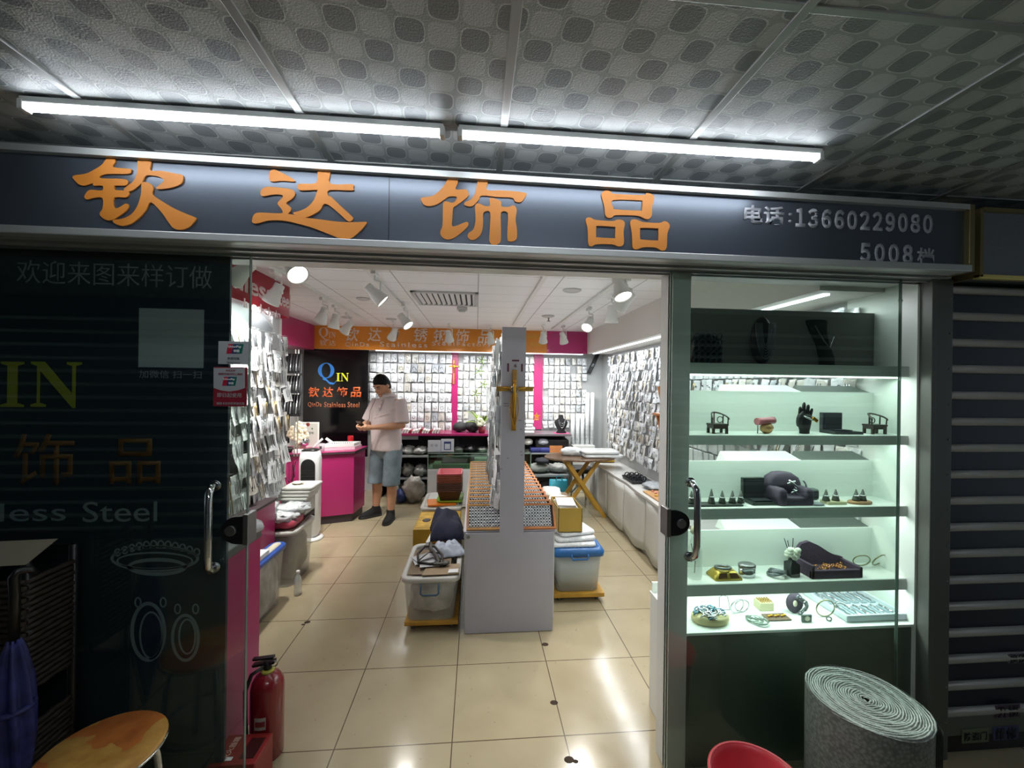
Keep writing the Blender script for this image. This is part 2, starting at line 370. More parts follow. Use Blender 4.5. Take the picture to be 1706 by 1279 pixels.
glyph('character', [P('350 220 370 180 410 165 460 185 570 240 650 290 640 310 500 300 400 310 355 290'),
  P('250 440 265 400 320 372 420 375 590 395 650 425 655 470 620 515 555 560 580 590 610 620 605 660 580 690 700 710 780 735 950 755 1180 785 1400 788 1500 785 1490 820 1420 900 1330 970 1260 985 1180 975 1050 925 850 850 650 795 500 768 350 768 260 790 200 805 155 790 155 745 180 695 250 675 490 685 505 645 455 580 460 550 515 490 490 465 400 462 290 482 258 470'),
  P('925 190 960 158 1030 158 1075 195 1075 335 1330 340 1345 380 1330 415 1065 410 1050 475 1085 490 1200 600 1330 720 1340 755 1310 780 1270 770 1150 660 1015 570 950 650 860 705 740 740 650 695 640 675 700 660 800 615 880 530 915 430 910 408 740 415 695 395 690 365 720 335 910 325')], (400, 260), 7.108)
glyph('character', [P('105 430 260 405 360 330 430 250 490 150 550 135 610 165 622 215 590 310 730 310 765 345 775 395 720 450 600 540 555 575 545 700 540 825 600 828 690 790 750 770 772 800 750 850 650 940 560 1000 480 1020 410 995 375 940 380 890 405 820 410 600 415 500 455 480 550 500 600 450 605 420 560 410 490 415 430 455 330 520 230 548 150 535 115 490'),
  P('905 190 930 145 980 135 1035 160 1045 220 1035 320 1240 325 1450 340 1590 365 1580 410 1540 470 1500 495 1430 480 1390 430 1200 420 960 400 920 460 830 545 770 552 715 530 725 490 800 460 860 380 880 300'),
  P('865 560 880 520 930 512 1000 545 1075 540 1078 430 1230 480 1240 550 1340 560 1400 538 1440 560 1455 620 1440 740 1455 850 1460 980 1430 1035 1370 1050 1325 1020 1325 850 1330 650 1235 640 1232 850 1230 1030 1190 1085 1140 1105 1090 1080 1065 1020 1075 850 1078 632 985 640 980 750 970 880 930 970 860 1022 800 1022 760 980 775 930 840 880 870 770 870 650')], (690, 280), 8.53)
glyph('character', [[P('390 240 420 190 480 170 545 195 590 225 1040 245 1090 215 1150 215 1210 255 1222 310 1190 430 1185 560 1140 620 1080 620 1000 580 900 565 620 560 560 595 500 605 455 560 440 440 410 320'), P('575 325 1000 330 1035 350 1030 480 1000 490 620 470 580 440')],
  [P('145 650 160 605 220 598 300 635 560 655 640 632 720 640 760 690 740 820 745 1000 700 1050 640 1048 560 1020 320 1018 240 1050 190 1020 180 880 170 750'), P('310 745 340 730 590 745 610 765 608 900 590 925 330 910 308 890')],
  [P('845 690 860 640 920 628 990 650 1060 672 1300 685 1380 655 1440 680 1468 740 1430 850 1420 1060 1380 1115 1320 1110 1240 1070 1060 1065 960 1098 900 1090 880 1040 875 880 860 780'), P('1000 790 1030 762 1260 770 1290 790 1288 940 1265 960 1030 945 1000 920')]], (960, 300), 9.478)
silver = pm('silver_vinyl', '#b5b9c2', .4, .2)
def sign_text(nm, s, l, r, t, bt, bold, space=1):
    p, q = sp(l, (t+bt)/2), sp(r, (t+bt)/2); zt, zb = sp((l+r)/2, t)[1], sp((l+r)/2, bt)[1]
    text(nm, s, ((p[0]+q[0])/2, SY-.001, (zt+zb)/2), XF, ZF, q[0]-p[0], zt-zb, silver, sg, bold, space=space)
sign_text('phone_caption', '电话', 1239, 1306, 343, 374, .03); sign_text('phone_caption', ':', 1313, 1319, 355, 371, .01)
sign_text('phone_number', '１３６６０２２９０８０', 1325, 1553, 352, 384, .04, .62); sign_text('stall_number', '５００８', 1432, 1520, 406, 438, .04, .7); sign_text('stall_number', '档', 1527, 1556, 413, 441, .02)

# the next shop's sign, gold edged
nx0 = aty(1630, 400, -.80).x
ns = thing('neighbouring_sign', 'blank dark grey sign box with a lit gold bottom edge, next to the shop sign', 'sign', (nx0+.6, -.80, 2.03))
MB().box(nx0, 6, -.80, -.63, 2.04, 2.30).build('sign_panel', pm('grey_sign_panel', '#777d85', .45, .2, var=.1, scale=90), ns)
MB().box(nx0-.01, 6, -.815, -.79, 2.025, 2.043, .002).build('bottom_edge', pm('polished_brass_edge', '#f0dc86', .35, .6), ns)
MB().box(nx0-.01, nx0+.006, -.815, -.64, 2.03, 2.31, .002).box(nx0, 6, -.815, -.79, 2.3, 2.315).build('brass_frame', MATS['worn_brass_trim'], ns)

# ------------------------------------------------------------------ the two tube lamps under the corridor ceiling
tz = 2.345
for i, (l, r) in enumerate((((30, 170), (740, 226)), ((765, 229), (1362, 263)))):
    p, q = atz(l[0], l[1], tz), atz(r[0], r[1], tz); yy = -1.035
    t = thing('tube_lamp', ('long lit white tube lamp on the corridor ceiling above the first two sign characters', 'long lit white tube lamp on the corridor ceiling above the last two sign characters')[i], 'lamp', ((p.x+q.x)/2, yy, tz), 'tube lamps on the corridor ceiling')
    MB().box(p.x, q.x, yy-.014, yy+.014, tz+.002, HC-.005, .003).build('housing', white, t)
    MB().cyl((p.x+.012, yy, tz-.004), (q.x-.012, yy, tz-.004), .0125, n=12).build('tube', lampm('tube_light', '#f3f9ff', TUBE_E), t)
    for ex_ in (p.x+.004, q.x-.004): MB().box(ex_-.008, ex_+.008, yy-.015, yy+.015, tz-.018, tz+.012, .003).build('end_cap', white, t)
    if i == 0: xl = q.x
    else: MB().tube([(xl-.002, yy, tz+.01), (xl+.012, yy+.006, tz+.014), (p.x+.0, yy, tz+.01)], .004).build('connector_cable', pm('grey_cable', '#8d8f90', .5), t)

t = thing('tube_lamp', 'added fill tube lamp, out of view, on the corridor ceiling before the opposite shutter', 'lamp', (1.2, -2.8, tz))  # added fill lamp behind the viewpoint, brightens the shop front and opposite shutter
MB().box(.6, 1.8, -2.814, -2.786, tz+.002, HC-.005, .003).build('housing', white, t)
MB().cyl((.61, -2.8, tz-.004), (1.79, -2.8, tz-.004), .0125, n=12).build('tube', lampm('fill_tube_light', '#f3f9ff', TUBE_E*3), t)
for ex_ in (.604, 1.796): MB().box(ex_-.008, ex_+.008, -2.815, -2.785, tz-.018, tz+.012, .003).build('end_cap', white, t)
# ------------------------------------------------------------------ left: black film glass panel with the faint poster print
PY_ = -.70
def pp(px, py): p = aty(px, py, PY_); return p
xr = pp(378, 850).x
bp = thing('poster_panel', 'big glossy black glass panel with faint shop lettering left of the doorway', 'panel', (-.4, PY_, 0))
MB().box(-1.2, xr, PY_, PY_+.012, .0, 2.035).build('panel', pm('black_film_glass', '#38404b', .05, spec=.5), bp)
def ptext(nm, s, l, r, t, bt, mat, bold=0, space=1):
    a, b = pp(l, (t+bt)/2), pp(r, (t+bt)/2); zt, zb = pp((l+r)/2, t).z, pp((l+r)/2, bt).z
    text(nm, s, ((a.x+b.x)/2, PY_-.0004, (zt+zb)/2), XF, ZF, abs(b.x-a.x), zt-zb, mat, bp, bold, th=.0006, space=space)
fg, fy, fo = pm('faded_grey_print', '#959ca6', .6), pm('faded_yellow_print', '#a9a63a', .6), pm('faded_orange_print', '#80542c', .6)
ptext('slogan_print', '欢迎来图来样订做', 28, 353, 438, 476, fg, -.004)
a, b = pp(232, 513), pp(339, 613)
MB().box(a.x, b.x, PY_-.0008, PY_, b.z, a.z).build('pale_print_square', pm('grey_print_square', '#b9bdc2', .6), bp)
ptext('caption_print', '加微信 扫一扫', 232, 336, 617, 630, fg)
def serif(L, x0, x1, z0, z1, o, U, V, mat, parent, nm='letter'):     # roman capitals cut as outlines
    w, h = x1-x0, z1-z0; M = lambda q: [(x0+a*w, z0+c*h) for a, c in q]
    O = {'I': [[(0, 0), (1, 0), (1, .05), (.72, .09), (.72, .91), (1, .95), (1, 1), (0, 1), (0, .95), (.28, .91), (.28, .09), (0, .05)]],
         'N': [[(0, 0), (.3, 0), (.3, .05), (.18, .09), (.18, .8), (.82, -.02), (.88, -.02), (.88, .91), (1, .95), (1, 1), (.7, 1), (.7, .95), (.81, .91), (.81, .3), (.27, 1), (0, 1), (0, .95), (.12, .9), (.12, .09), (0, .05)]],
         'Q': [[(.5+.5*math.cos(t*PI/18), .55+.45*math.sin(t*PI/18)) for t in range(36)], [(.5+.27*math.cos(t*PI/18), .55+.41*math.sin(t*PI/18)) for t in range(36)]], 'q': [[(.3, .13), (.5, .1), (.72, -.12), (1.0, -.16), (1.12, -.02), (1.1, -.12), (.95, -.26), (.72, -.24), (.5, -.05), (.3, .02)]]}
    mb = MB().slab([M(q) for q in O[L]], o, U, V, .001)
    if L == 'Q': mb.slab([M(q) for q in O['q']], o, U, V, .0012)
    mb.build(nm, mat, parent)
for L, l, r in (('Q', -190, -80), ('I', 2, 40), ('N', 52, 136)):
    a, b = pp(l, 602), pp(r, 678); serif(L, a.x, b.x, b.z, a.z, (0, PY_-.0002, 0), XF, ZF, fy if L != 'Q' else pm('faded_blue_print', '#1d3550', .6), bp, 'logo_letter')
ptext('shop_name_print', '饰', 22, 124, 722, 808, fo, .006); ptext('shop_name_print', '品', 182, 268, 730, 806, fo, .006)
ptext('shop_name_print', '达', -145, -40, 722, 808, fo, .006)
ptext('english_name_print', 'less', 0, 110, 838, 868, fg); ptext('english_name_print', 'Steel', 138, 262, 835, 869, fg)
jw = MB()
def ring2(cx, cy, rx, ry, w, cnt=40):                       # a printed ellipse line
    o = [(pp(cx+rx*math.cos(2*PI*i/cnt), cy+ry*math.sin(2*PI*i/cnt))) for i in range(cnt)]; q = [(pp(cx+(rx-w)*math.cos(2*PI*i/cnt), cy+(ry-w)*math.sin(2*PI*i/cnt))) for i in range(cnt)]
    jw.slab([[(p.x, p.z) for p in o], [(p.x, p.z) for p in q]], (0, PY_, 0), XF, ZF, .0008)
ring2(258, 930, 74, 22, 5); ring2(258, 934, 64, 15, 3); ring2(262, 944, 50, 15, 6); ring2(247, 1052, 30, 50, 6); ring2(252, 1058, 20, 40, 3); ring2(309, 1062, 24, 40, 5); ring2(312, 1060, 15, 30, 3)
for cx in range(196, 330, 12): ring2(cx, 920 - 14*math.sin((cx-196)/134*PI), 6, 7, 2.5, 10)
for cx, cy in ((230, 1003), (272, 1003), (296, 1014), (326, 1014)): ring2(cx, cy, 6, 9, 2.5, 12)
jw.build('bracelet_and_earring_print', fg, bp)

# ------------------------------------------------------------------ sliding glass doors with handles and locks
def glass_door(name, label, x0, x1, y, hx, lock_x, lock_side):
    d = thing(name, label, 'door', ((x0+x1)/2, y, 0)); d['kind'] = 'structure'
    MB().box(x0, x1, y-.005, y+.005, .02, 2.03).build('glass_pane', glass, d)
    ed = pm('glass_edge_green', '#71827b', .15); MB().box(x0-.003, x0, y-.006, y+.006, .02, 2.03).build('glass_edge', ed, d); MB().box(x1, x1+.003, y-.006, y+.006, .02, 2.03).build('glass_edge', ed, d)
    z0, z1 = .885, 1.2; pts = [(hx, y-.005, z1-.01), (hx, y-.03, z1-.008), (hx+.004, y-.05, z1-.03), (hx+.006, y-.055, z1-.07), (hx+.006, y-.055, z0+.07), (hx+.004, y-.05, z0+.03), (hx, y-.03, z0+.008), (hx, y-.005, z0+.01)]
    h = MB().tube(pts, .0125, 12); h.cyl((hx, y-.005, z1-.01), (hx, y-.012, z1-.01), .02).cyl((hx, y-.005, z0+.01), (hx, y-.012, z0+.01), .02)
    h.build('handle', chrome, d)
    lz = 1.035; lk = MB(); s = lock_side
    lk.slab([[(lock_x+s*.012, lz-.05), (lock_x+s*.012, lz+.05)] + [(lock_x - s*(.0+.062*math.cos(t)), lz+.05*math.sin(t)) for t in [PI/2-PI*i/14 for i in range(1, 14)]]][:1], (0, y-.02, 0), XF, ZF, .012)
    L = lk.build('lock', pm('dark_lock_steel', '#35363a', .3, .8), d)
    MB().cyl((lock_x-s*.025, y-.032, lz), (lock_x-s*.025, y-.042, lz), .018).build('lock_cylinder', steel, L)
    MB().box(lock_x+s*.012, lock_x+s*.03, y-.03, y+.03, lz-.055, lz+.055, .002).build('lock_plate', steel, L)
    return d
yL, yR = -.735, -.735
gl = aty(412, 850, yL).x; gr = aty(1113, 850, yR).x
glass_door('door_1', 'sliding glass door on the left with stickers, overlapping the black panel', gl-1.0, gl, yL, aty(345, 880, yL-.05).x, gl-.012, 1)
glass_door('door_2', 'sliding glass door on the right, standing in front of the lit showcase', gr, aty(1497, 700, yR).x, yR, aty(1158, 870, yR-.05).x, gr+.012, -1)
# stickers stuck on the left door
def sticker(name, label, l, t, r, b, bg, build):
    s = thing(name, label, 'sticker', aty((l+r)/2, (t+b)/2, yL-.006)); a, c = aty(l, t, yL-.0065), aty(r, b, yL-.0065)
    MB().box(a.x, c.x, yL-.0072, yL-.0055, c.z, a.z, .0005, 1).build('sheet', bg, s)
    return s, a, c
def st_text(s, t, px, py, w, mat, bold=0):
    q = aty(px, py, yL-.0078); a, b = aty(px-w/2, py, yL), aty(px+w/2, py, yL); text('print', t, q, XF, ZF, b.x-a.x, None, mat, s, bold, th=.0006)
def logo(s, px, py, w, h):                                   # three slanted bars: red, blue, green
    for i, c in enumerate(('#b01f3c', '#1c3f6e', '#0f6a5c')):
        q = [aty(px-w/2+w/3*i+d, y2, yL-.0075) for d, y2 in ((0, py+h/2), (w/3, py+h/2), (w/3+3, py-h/2), (3, py-h/2))]
        MB().slab([[(p.x, p.z) for p in q]], (0, yL-.0073, 0), XF, ZF, .0004).build('logo_bar', pm('logo_'+c, c, .5), s)
    st_text(s, 'UnionPay', px+1, py-h*.2, w*.85, paper, .02); st_text(s, '银联', px+4, py+h*.22, w*.4, paper, .02)
gp, rp, dk = pm('grey_sticker', '#a9aeb2', .5), pm('dark_red_sticker', '#8d1f31', .5), pm('dark_print', '#33363a', .6)
s, a, c = sticker('card_sticker', 'grey card payment sticker at the door edge, above the red one', 364, 568, 414, 607, gp, None)
logo(s, 390, 581, 26, 16); st_text(s, '欢迎光临', 389, 597, 20, dk); st_text(s, 'Welcome', 389, 604, 22, dk)
s, a, c = sticker('card_sticker', 'tall red and white card payment sticker below the grey one on the door', 356, 611, 411, 677, rp, None)
q = [aty(px, py, yL) for px, py in ((358, 613), (410, 613), (410, 646), (398, 650), (384, 652), (370, 650), (358, 646))]
MB().slab([[(p.x, p.z) for p in q]], (0, yL-.0072, 0), XF, ZF, .0003).build('white_area', gp, s)
logo(s, 381, 635, 22, 15); st_text(s, '本店支持', 384, 617, 16, rp); st_text(s, '银联手机闪付二维码', 384, 623, 40, rp); st_text(s, '即日起使用', 382, 658, 40, gp); st_text(s, '银联卡支付更便捷优惠', 384, 672, 46, gp)

# white frame of the showcase end, beside the doorway
xp = aty(1099, 700, -.60).x
struct('trim_%d' % (NT+1), MB().box(xp, xp+.016, -.70, -.60, 0, 2.05).box(xp, 1.955, -.705, -.665, 0, 2.05, .002), pm('door_post', '#d3d5d3', .4))
struct('trim_%d' % (NT+2), MB().box(2.985, 3.005, -.75, -.58, 0, 2.04, .002).box(3.005, 3.02, -.72, -.58, 0, 2.04).box(3.02, 3.10, -.735, -.6, 0, 2.04, .003).box(3.0, 3.03, -.745, -.73, 0, 2.04), pm('dark_frame', '#5d615c', .45, .2))
rv = MB()
for i in range(14):
    for xx in (3.035, 3.085): rv.sph((xx, -.736, .1+.15*i+(.06 if xx > 3.05 else 0)), .004, 6, 4)
struct('trim_%d' % (NT+3), rv, steel)

# ------------------------------------------------------------------ roller shutters: the closed neighbour and the one across the corridor
def shutter(name, label, x0, x1, y, z0, z1, pitch, face, off=0.0):
    s = thing(name, label, 'shutter', ((x0+x1)/2, y, z0))
    navy, rib = pm('navy_shutter_slat', '#10162b', .45, 0, var=.15, scale=6), pm('shutter_rib', '#b4b6b6', .4, .2)
    sl = MB(); rb = MB(); d = -face
    z = z0+off
    while z < z1:
        t = min(z+pitch, z1)
        sl.box(x0, x1, min(y, y+.02*face), max(y, y+.02*face), z, t-.001)
        rb.cyl((x0, y-.004*face, z+pitch*.16), (x1, y-.004*face, z+pitch*.16), pitch*.16, n=8); z += pitch
    sl.build('slats', navy, s); rb.build('ribs', rib, s); return s
p1, p2 = aty(1620, 768.6, -.70), aty(1620, 725, -.70)
sh = shutter('roller_shutter', 'closed navy blue roller shutter with grey ribs right of the shop', 3.10, 5.6, -.70, .16, 2.015, p2.z-p1.z, 1)
a, b = aty(1562, 1205, -.70), aty(1700, 1240, -.70)
MB().box(3.10, 5.6, -.715, -.69, .08, .165, .004).build('bottom_rail', pm('dull_rail', '#6a6d68', .5, .3), sh)
MB().box(3.10, 5.6, -.70, -.68, 0, .08).build('bottom_rubber', black, sh)
def lab(px0, py0, px1, py1, hexc, s):
    a, b = aty(px0, py0, -.72), aty(px1, py1, -.72)
    l = MB().box(a.x, b.x, -.7185, -.716, b.z, a.z).build('label_sticker', pm('label'+hexc, hexc, .6), sh)
    text('label_print', s, ((a.x+b.x)/2, -.719, (a.z+b.z)/2), XF, ZF, (b.x-a.x)*.85, None, pm('label_ink', '#16181c', .6), sh, .01)
lab(1604, 1216, 1648, 1236, '#6f7a5f', '防盗门'); lab(1656, 1212, 1698, 1231, '#4c4f78', '维修'); lab(1660, 1176, 1700, 1194, '#5a4658', '开锁'); lab(1681, 1090, 1712, 1104, '#6d717a', '换锁')
shutter('roller_shutter', 'navy roller shutter of the shop across the corridor, seen only as a reflection', -7.0, 5.6, -3.42, 0, 2.2, .125, -1)
struct('wall_across', MB().box(-7.2, 6.2, -3.6, -3.46, 0, HC), pm('dark_wall', '#17191d', .5))
# ------------------------------------------------------------------ bulkhead over the back wall, with the orange shop name and pink ends
FY = 3.45
xo0, xo1, xk = aty(523, 560, FY).x, aty(911, 570, FY).x, 2.65
zf0, zf1 = 2.015, SC
struct('trim_%d' % (NT+4), MB().box(-1.10, 2.65, FY+.02, BW, zf0+.01, SC), wl)
fs = thing('fascia_sign', 'orange shop name band below the shop ceiling, over the back wall', 'sign', ((xo0+xo1)/2, FY, zf0))
om = pm('orange_fascia', '#d08222', .4, var=.08, scale=2)
MB().box(xo0, xo1, FY, FY+.02, zf0, zf1).build('band', om, fs)
pale = pm('pale_lettering', '#d8c6bd', .45)
def ft(nm, s, cx, cy, w, h, mat, par, Yp, bold=0, space=1, shear=0):
    o = aty(cx, cy, Yp); a, b = aty(cx-w/2, cy, Yp), aty(cx+w/2, cy, Yp); t, q = aty(cx, cy-h/2, Yp), aty(cx, cy+h/2, Yp)
    return text(nm, s, (o.x, Yp-.001, o.z), XF, ZF, b.x-a.x, t.z-q.z, mat, par, bold, space=space, shear=shear, th=.002)
for ch, cx, cy in (('钦', 587, 557), ('达', 624, 557), ('不', 661, 556), ('锈', 701, 558), ('钢', 734, 560), ('饰', 771, 560), ('品', 807, 561)): ft('character', ch, cx, cy, 23, 23, pale, fs, FY, .012, shear=.15)

for w_, a_, b_ in (('QinDa', 575, 615), ('Stainless', 633, 712), ('SteelFactory', 720, 819)): ft('english_word', w_, (a_+b_)/2, 574, b_-a_, 8.5, pale, fs, FY, .012, space=1.3)
a, b = aty(531, 545, FY), aty(547, 563, FY); serif('Q', a.x, b.x, b.z, a.z, (0, FY, 0), XF, ZF, pale, fs, 'logo_letter')
for L, l, r in (('I', 548, 551), ('N', 552, 559)): a, b = aty(l, 553, FY), aty(r, 562, FY); serif(L, a.x, b.x, b.z, a.z, (0, FY, 0), XF, ZF, pale, fs, 'logo_letter')
ft('small_characters', '钦 达', 546, 571, 26, 9, pale, fs, FY)
ft('small_characters', '国际轻工', 890, 560, 22, 8, pm('faint_gold_print', '#c49a3c', .5), fs, FY); ft('small_characters', '5008', 893, 573, 20, 7, MATS['faint_gold_print'], fs, FY)
struct('trim_%d' % (NT+5), MB().box(xo1, xk, FY, FY+.02, zf0, zf1), pink)
struct('trim_%d' % (NT+6), MB().box(-1.10, xo0, FY, FY+.02, zf0, zf1), pink)

# black shop name panel behind the reception counter
BY = 3.50
l, r, zb = aty(506, 600, BY).x, aty(614, 600, BY).x, .55
qp = thing('name_panel', 'glossy black wall panel with the blue, yellow and orange shop name behind the pink counter', 'panel', ((l+r)/2, BY, zb))
MB().box(l, r, BY, BY+.03, zb, zf0-.002).build('panel', pm('gloss_black', '#08080a', .12), qp)
blue, yel, ored = pm('blue_letter', '#3d93f2', .4), pm('yellow_letter', '#f4fa36', .4), pm('orange_letter', '#f46e34', .45)
a, b = aty(530, 604, BY), aty(557, 633, BY); serif('Q', a.x, b.x, b.z, a.z, (0, BY-.004, 0), XF, ZF, blue, qp, 'logo_letter')
for L, l2, r2 in (('I', 560, 567), ('N', 568, 581)): a, b = aty(l2, 621, BY), aty(r2, 635, BY); serif(L, a.x, b.x, b.z, a.z, (0, BY-.004, 0), XF, ZF, yel, qp, 'logo_letter')
for ch, cx in (('钦', 523), ('达', 546), ('饰', 570), ('品', 593)): ft('character', ch, cx, 653, 18, 17, ored, qp, BY-.002, .02, shear=.1)

for w_, a_, b_ in (('QinDa', 513, 536), ('Stainless', 540, 576), ('Steel', 579, 599)): ft('english_word', w_, (a_+b_)/2, 674, b_-a_, 9, pm('copper_letter', '#c0704a', .4), qp, BY-.002, .02, space=1.1)

# pink strips between the pegboard bays
PB = BW-.02
for i, (px0, px1, yt, yb, w) in enumerate(((752, 762, 588, 720, 'left'), (890, 903, 592, 715, 'right'))):
    a, b = aty(px0, yt, BW-.04), aty(px1, yb, BW-.04)
    struct('trim_%d' % (NT+7+i), MB().box(a.x, b.x, BW-.04, BW, .9, 2.3), pink)

# ------------------------------------------------------------------ red hanging banner on the left
RX = -.42
ya, yb = -.5, 1.16
p0, p1 = atx(487, 533, RX), atx(440, 514, RX); zb0 = p1.z
bn = thing('hanging_banner', 'red stainless steel hand chain banner box below the ceiling above the left bag wall', 'banner', (RX, .4, zb0))
pts = [(RX, ya), (RX, yb-.04)] + [(RX-.09+.09*math.cos(t), yb-.04+.09*math.sin(t)) for t in (.3, .6, .9, 1.2, 1.57)] + [(RX-.22, yb+.05)]
bm_ = MB(); bm_.grid(lambda u, v: (pts[int(round(u*7))][0], pts[int(round(u*7))][1], zb0 + v*(SC-.004-zb0)), 7, 1)
bmm = bm_.build('banner_sheet', pm('red_banner_print', '#a3192f', .35), bn); sd = bmm.modifiers.new('s', 'SOLIDIFY'); sd.thickness = .006
wt = pm('banner_white', '#e2cfd2', .5); UY = Vector((0, 1, 0))
a, b = atx(384, 475, RX), atx(481, 512, RX); zc = (atx(430, 470, RX).z + atx(430, 500, RX).z)/2
ya1, ya2, ya3, ya4 = (atx(q, 490, RX).y for q in (388, 454, 459, 484))
text('banner_word', 'nless', (RX, (ya1+ya2)/2, zc+.02), UY, ZF, ya2-ya1, .125, wt, bn, .022); text('banner_word', 'Stai', (RX, ya1-.33, zc+.02), UY, ZF, .58, .125, wt, bn, .022)
text('banner_word', 'Steel', (RX, (ya3+ya4)/2, zc+.02), UY, ZF, ya4-ya3, .115, wt, bn, .022)
a, b = atx(406, 505, RX), atx(467, 522, RX)
text('banner_caption', 'hand chain', (RX, (a.y+b.y)/2, (a.z+b.z)/2-.005), UY, ZF, b.y-a.y, .06, wt, bn, .025)
w2 = MB(); w2.grid(lambda u, v: (RX-.02-.12*u*u, yb-.45+.46*u, zb0-.005-.11*(1-v)*(u**.5)+.01*math.sin(9*u+4*v)), 10, 4); q = w2.build('torn_film', see('clear_film', '#dfe6e4', .5, .15), bn); q.modifiers.new('s', 'SOLIDIFY').thickness = .002

# ------------------------------------------------------------------ ceiling fittings
for i, (px0, py0, px1, py1, lb) in enumerate(((470, 449, 616, 537, 'leftmost white lighting track on the shop ceiling'), (617, 450, 699, 540, 'white lighting track on the shop ceiling, left of the air vent'), (905, 464, 855, 541, 'bare white ceiling track right of the air vent, without lamps'), (1012, 474, 925, 547, 'white lighting track nearest the right bulkhead'))):
    a, b = atz(px0, py0, SC), atz(px1, py1, SC); xm = (a.x+b.x)/2
    MB().box(xm-.017, xm+.017, a.y-.5, b.y, SC-.02, SC, .003).build('lighting_track', white, None, lb, 'track', 'lighting tracks')
a, b = atz(683, 484, SC), atz(797, 508, SC)
ag = thing('air_vent', 'square white air conditioning grille in the shop ceiling', 'vent', ((a.x+b.x)/2, (a.y+b.y)/2, SC)); cx, cy = (a.x+b.x)/2, (a.y+b.y)/2; h = .28
MB().box(cx-h, cx+h, cy-h, cy-h+.03, SC-.015, SC, .003).box(cx-h, cx+h, cy+h-.03, cy+h, SC-.015, SC, .003).box(cx-h, cx-h+.03, cy-h, cy+h, SC-.015, SC, .003).box(cx+h-.03, cx+h, cy-h, cy+h, SC-.015, SC, .003).build('frame', pm('vent_white', '#b9b9b8', .5), ag)
MB().box(cx-h+.02, cx+h-.02, cy-h+.02, cy+h-.02, SC-.002, SC+.0).build('duct_opening', pm('dark_duct', '#2a2a2c', .8), ag)
sl = MB()
for i in range(11):
    xx = cx-h+.055+i*.047; sl.hexa([(xx-.016, cy-h+.03, SC-.014), (xx-.010, cy-h+.03, SC-.014), (xx-.010, cy+h-.03, SC-.014), (xx-.016, cy+h-.03, SC-.014), (xx+.010, cy-h+.03, SC-.001), (xx+.016, cy-h+.03, SC-.001), (xx+.016, cy+h-.03, SC-.001), (xx+.010, cy+h-.03, SC-.001)])
sl.build('slats', pm('vent_slat', '#cfcfcd', .5), ag)
for px, py, r, lb in ((605, 497, .06, 'round ceiling speaker between the two left tracks'), (953, 483, .075, 'round ceiling speaker nearest the doorway, right of the vent'), (913, 526, .07, 'round ceiling disc above the small sprinkler, behind the vent'), (578, 528, .06, 'round ceiling disc near the end of the leftmost track'), (652, 531, .06, 'round ceiling disc near the end of the second track')):
    p = atz(px, py, SC); MB().lathe([(r, 0), (r, -.006), (r*.82, -.012), (r*.78, -.006), (r*.2, -.01)], p, 24).build('ceiling_disc', pm('disc_white', '#bdbdbb', .5), None, lb, 'ceiling fitting', 'round ceiling fittings')
p = atz(914, 528, SC); MB().cyl(p, p-Vector((0, 0, .04)), .008).lathe([(.02, -.05), (.022, -.045), (.006, -.04)], p, 12).build('sprinkler', steel, None, 'small metal sprinkler head hanging from the shop ceiling', 'sprinkler')
p = atz(770, 512, SC); MB().box(p.x-.05, p.x+.05, p.y-.05, p.y+.05, SC-.03, SC, .006).lathe([(.035, -.03), (.03, -.045), (.005, -.047)], p, 16).build('smoke_detector', pm('disc_white', '#bdbdbb', .5), None, 'small boxy white detector on the ceiling behind the vent', 'detector')

def spotlight():
    t = thing('track_spotlight', 'x', 'spotlight', (0, 0, 0), 'white track spotlights')
    MB().box(-.016, .016, -.055, .055, -.045, -.018, .004).build('track_adapter', white, t)
    MB().tube([(0, 0, -.04), (.0, 0, -.075), (.038, 0, -.085), (.038, 0, -.16)], .007).cyl((.03, 0, -.16), (.046, 0, -.16), .012).build('arm', white, t)
    hd = MB().lathe([(.004, .068), (.03, .066), (.033, .06), (.033, .02), (.036, .015), (.052, -.055), (.056, -.075), (.053, -.078), (.047, -.06)], n=20, cap=False)
    ho = hd.build('head', white, t)
    le = MB().lathe([(.046, -.062), (.044, -.07), (.012, -.073)], n=20).build('lens', lampm('spot_lens', '#fffaf2', SPOT_E), ho); ho.location = (0, 0, -.165)
    return t
proto = spotlight(); first = [1]
def place_spot(px, py, aim, label, lit=True, watts=42, dz=.165):
    p = atz(px, py, SC-dz); o = proto if first else dup(proto, p)
    if first: first.pop()
    o.location = (p.x, p.y, SC); o['label'] = label; d = Vector(aim).normalized()
    for c in o.children:
        if c.name.startswith('head'): c.rotation_mode = 'QUATERNION'; c.rotation_quaternion = (-d).to_track_quat('Z', 'Y')
    l = bpy.data.lights.new('spot', 'SPOT'); l.energy = watts; l.spot_size = 1.75; l.spot_blend = .9; l.shadow_soft_size = .04; l.color = (1, .97, .92)
    q = bpy.data.objects.new('spot', l); COL.objects.link(q); q.location = p + d*.09; q.rotation_mode = 'QUATERNION'; q.rotation_quaternion = d.to_track_quat('-Z', 'Y')
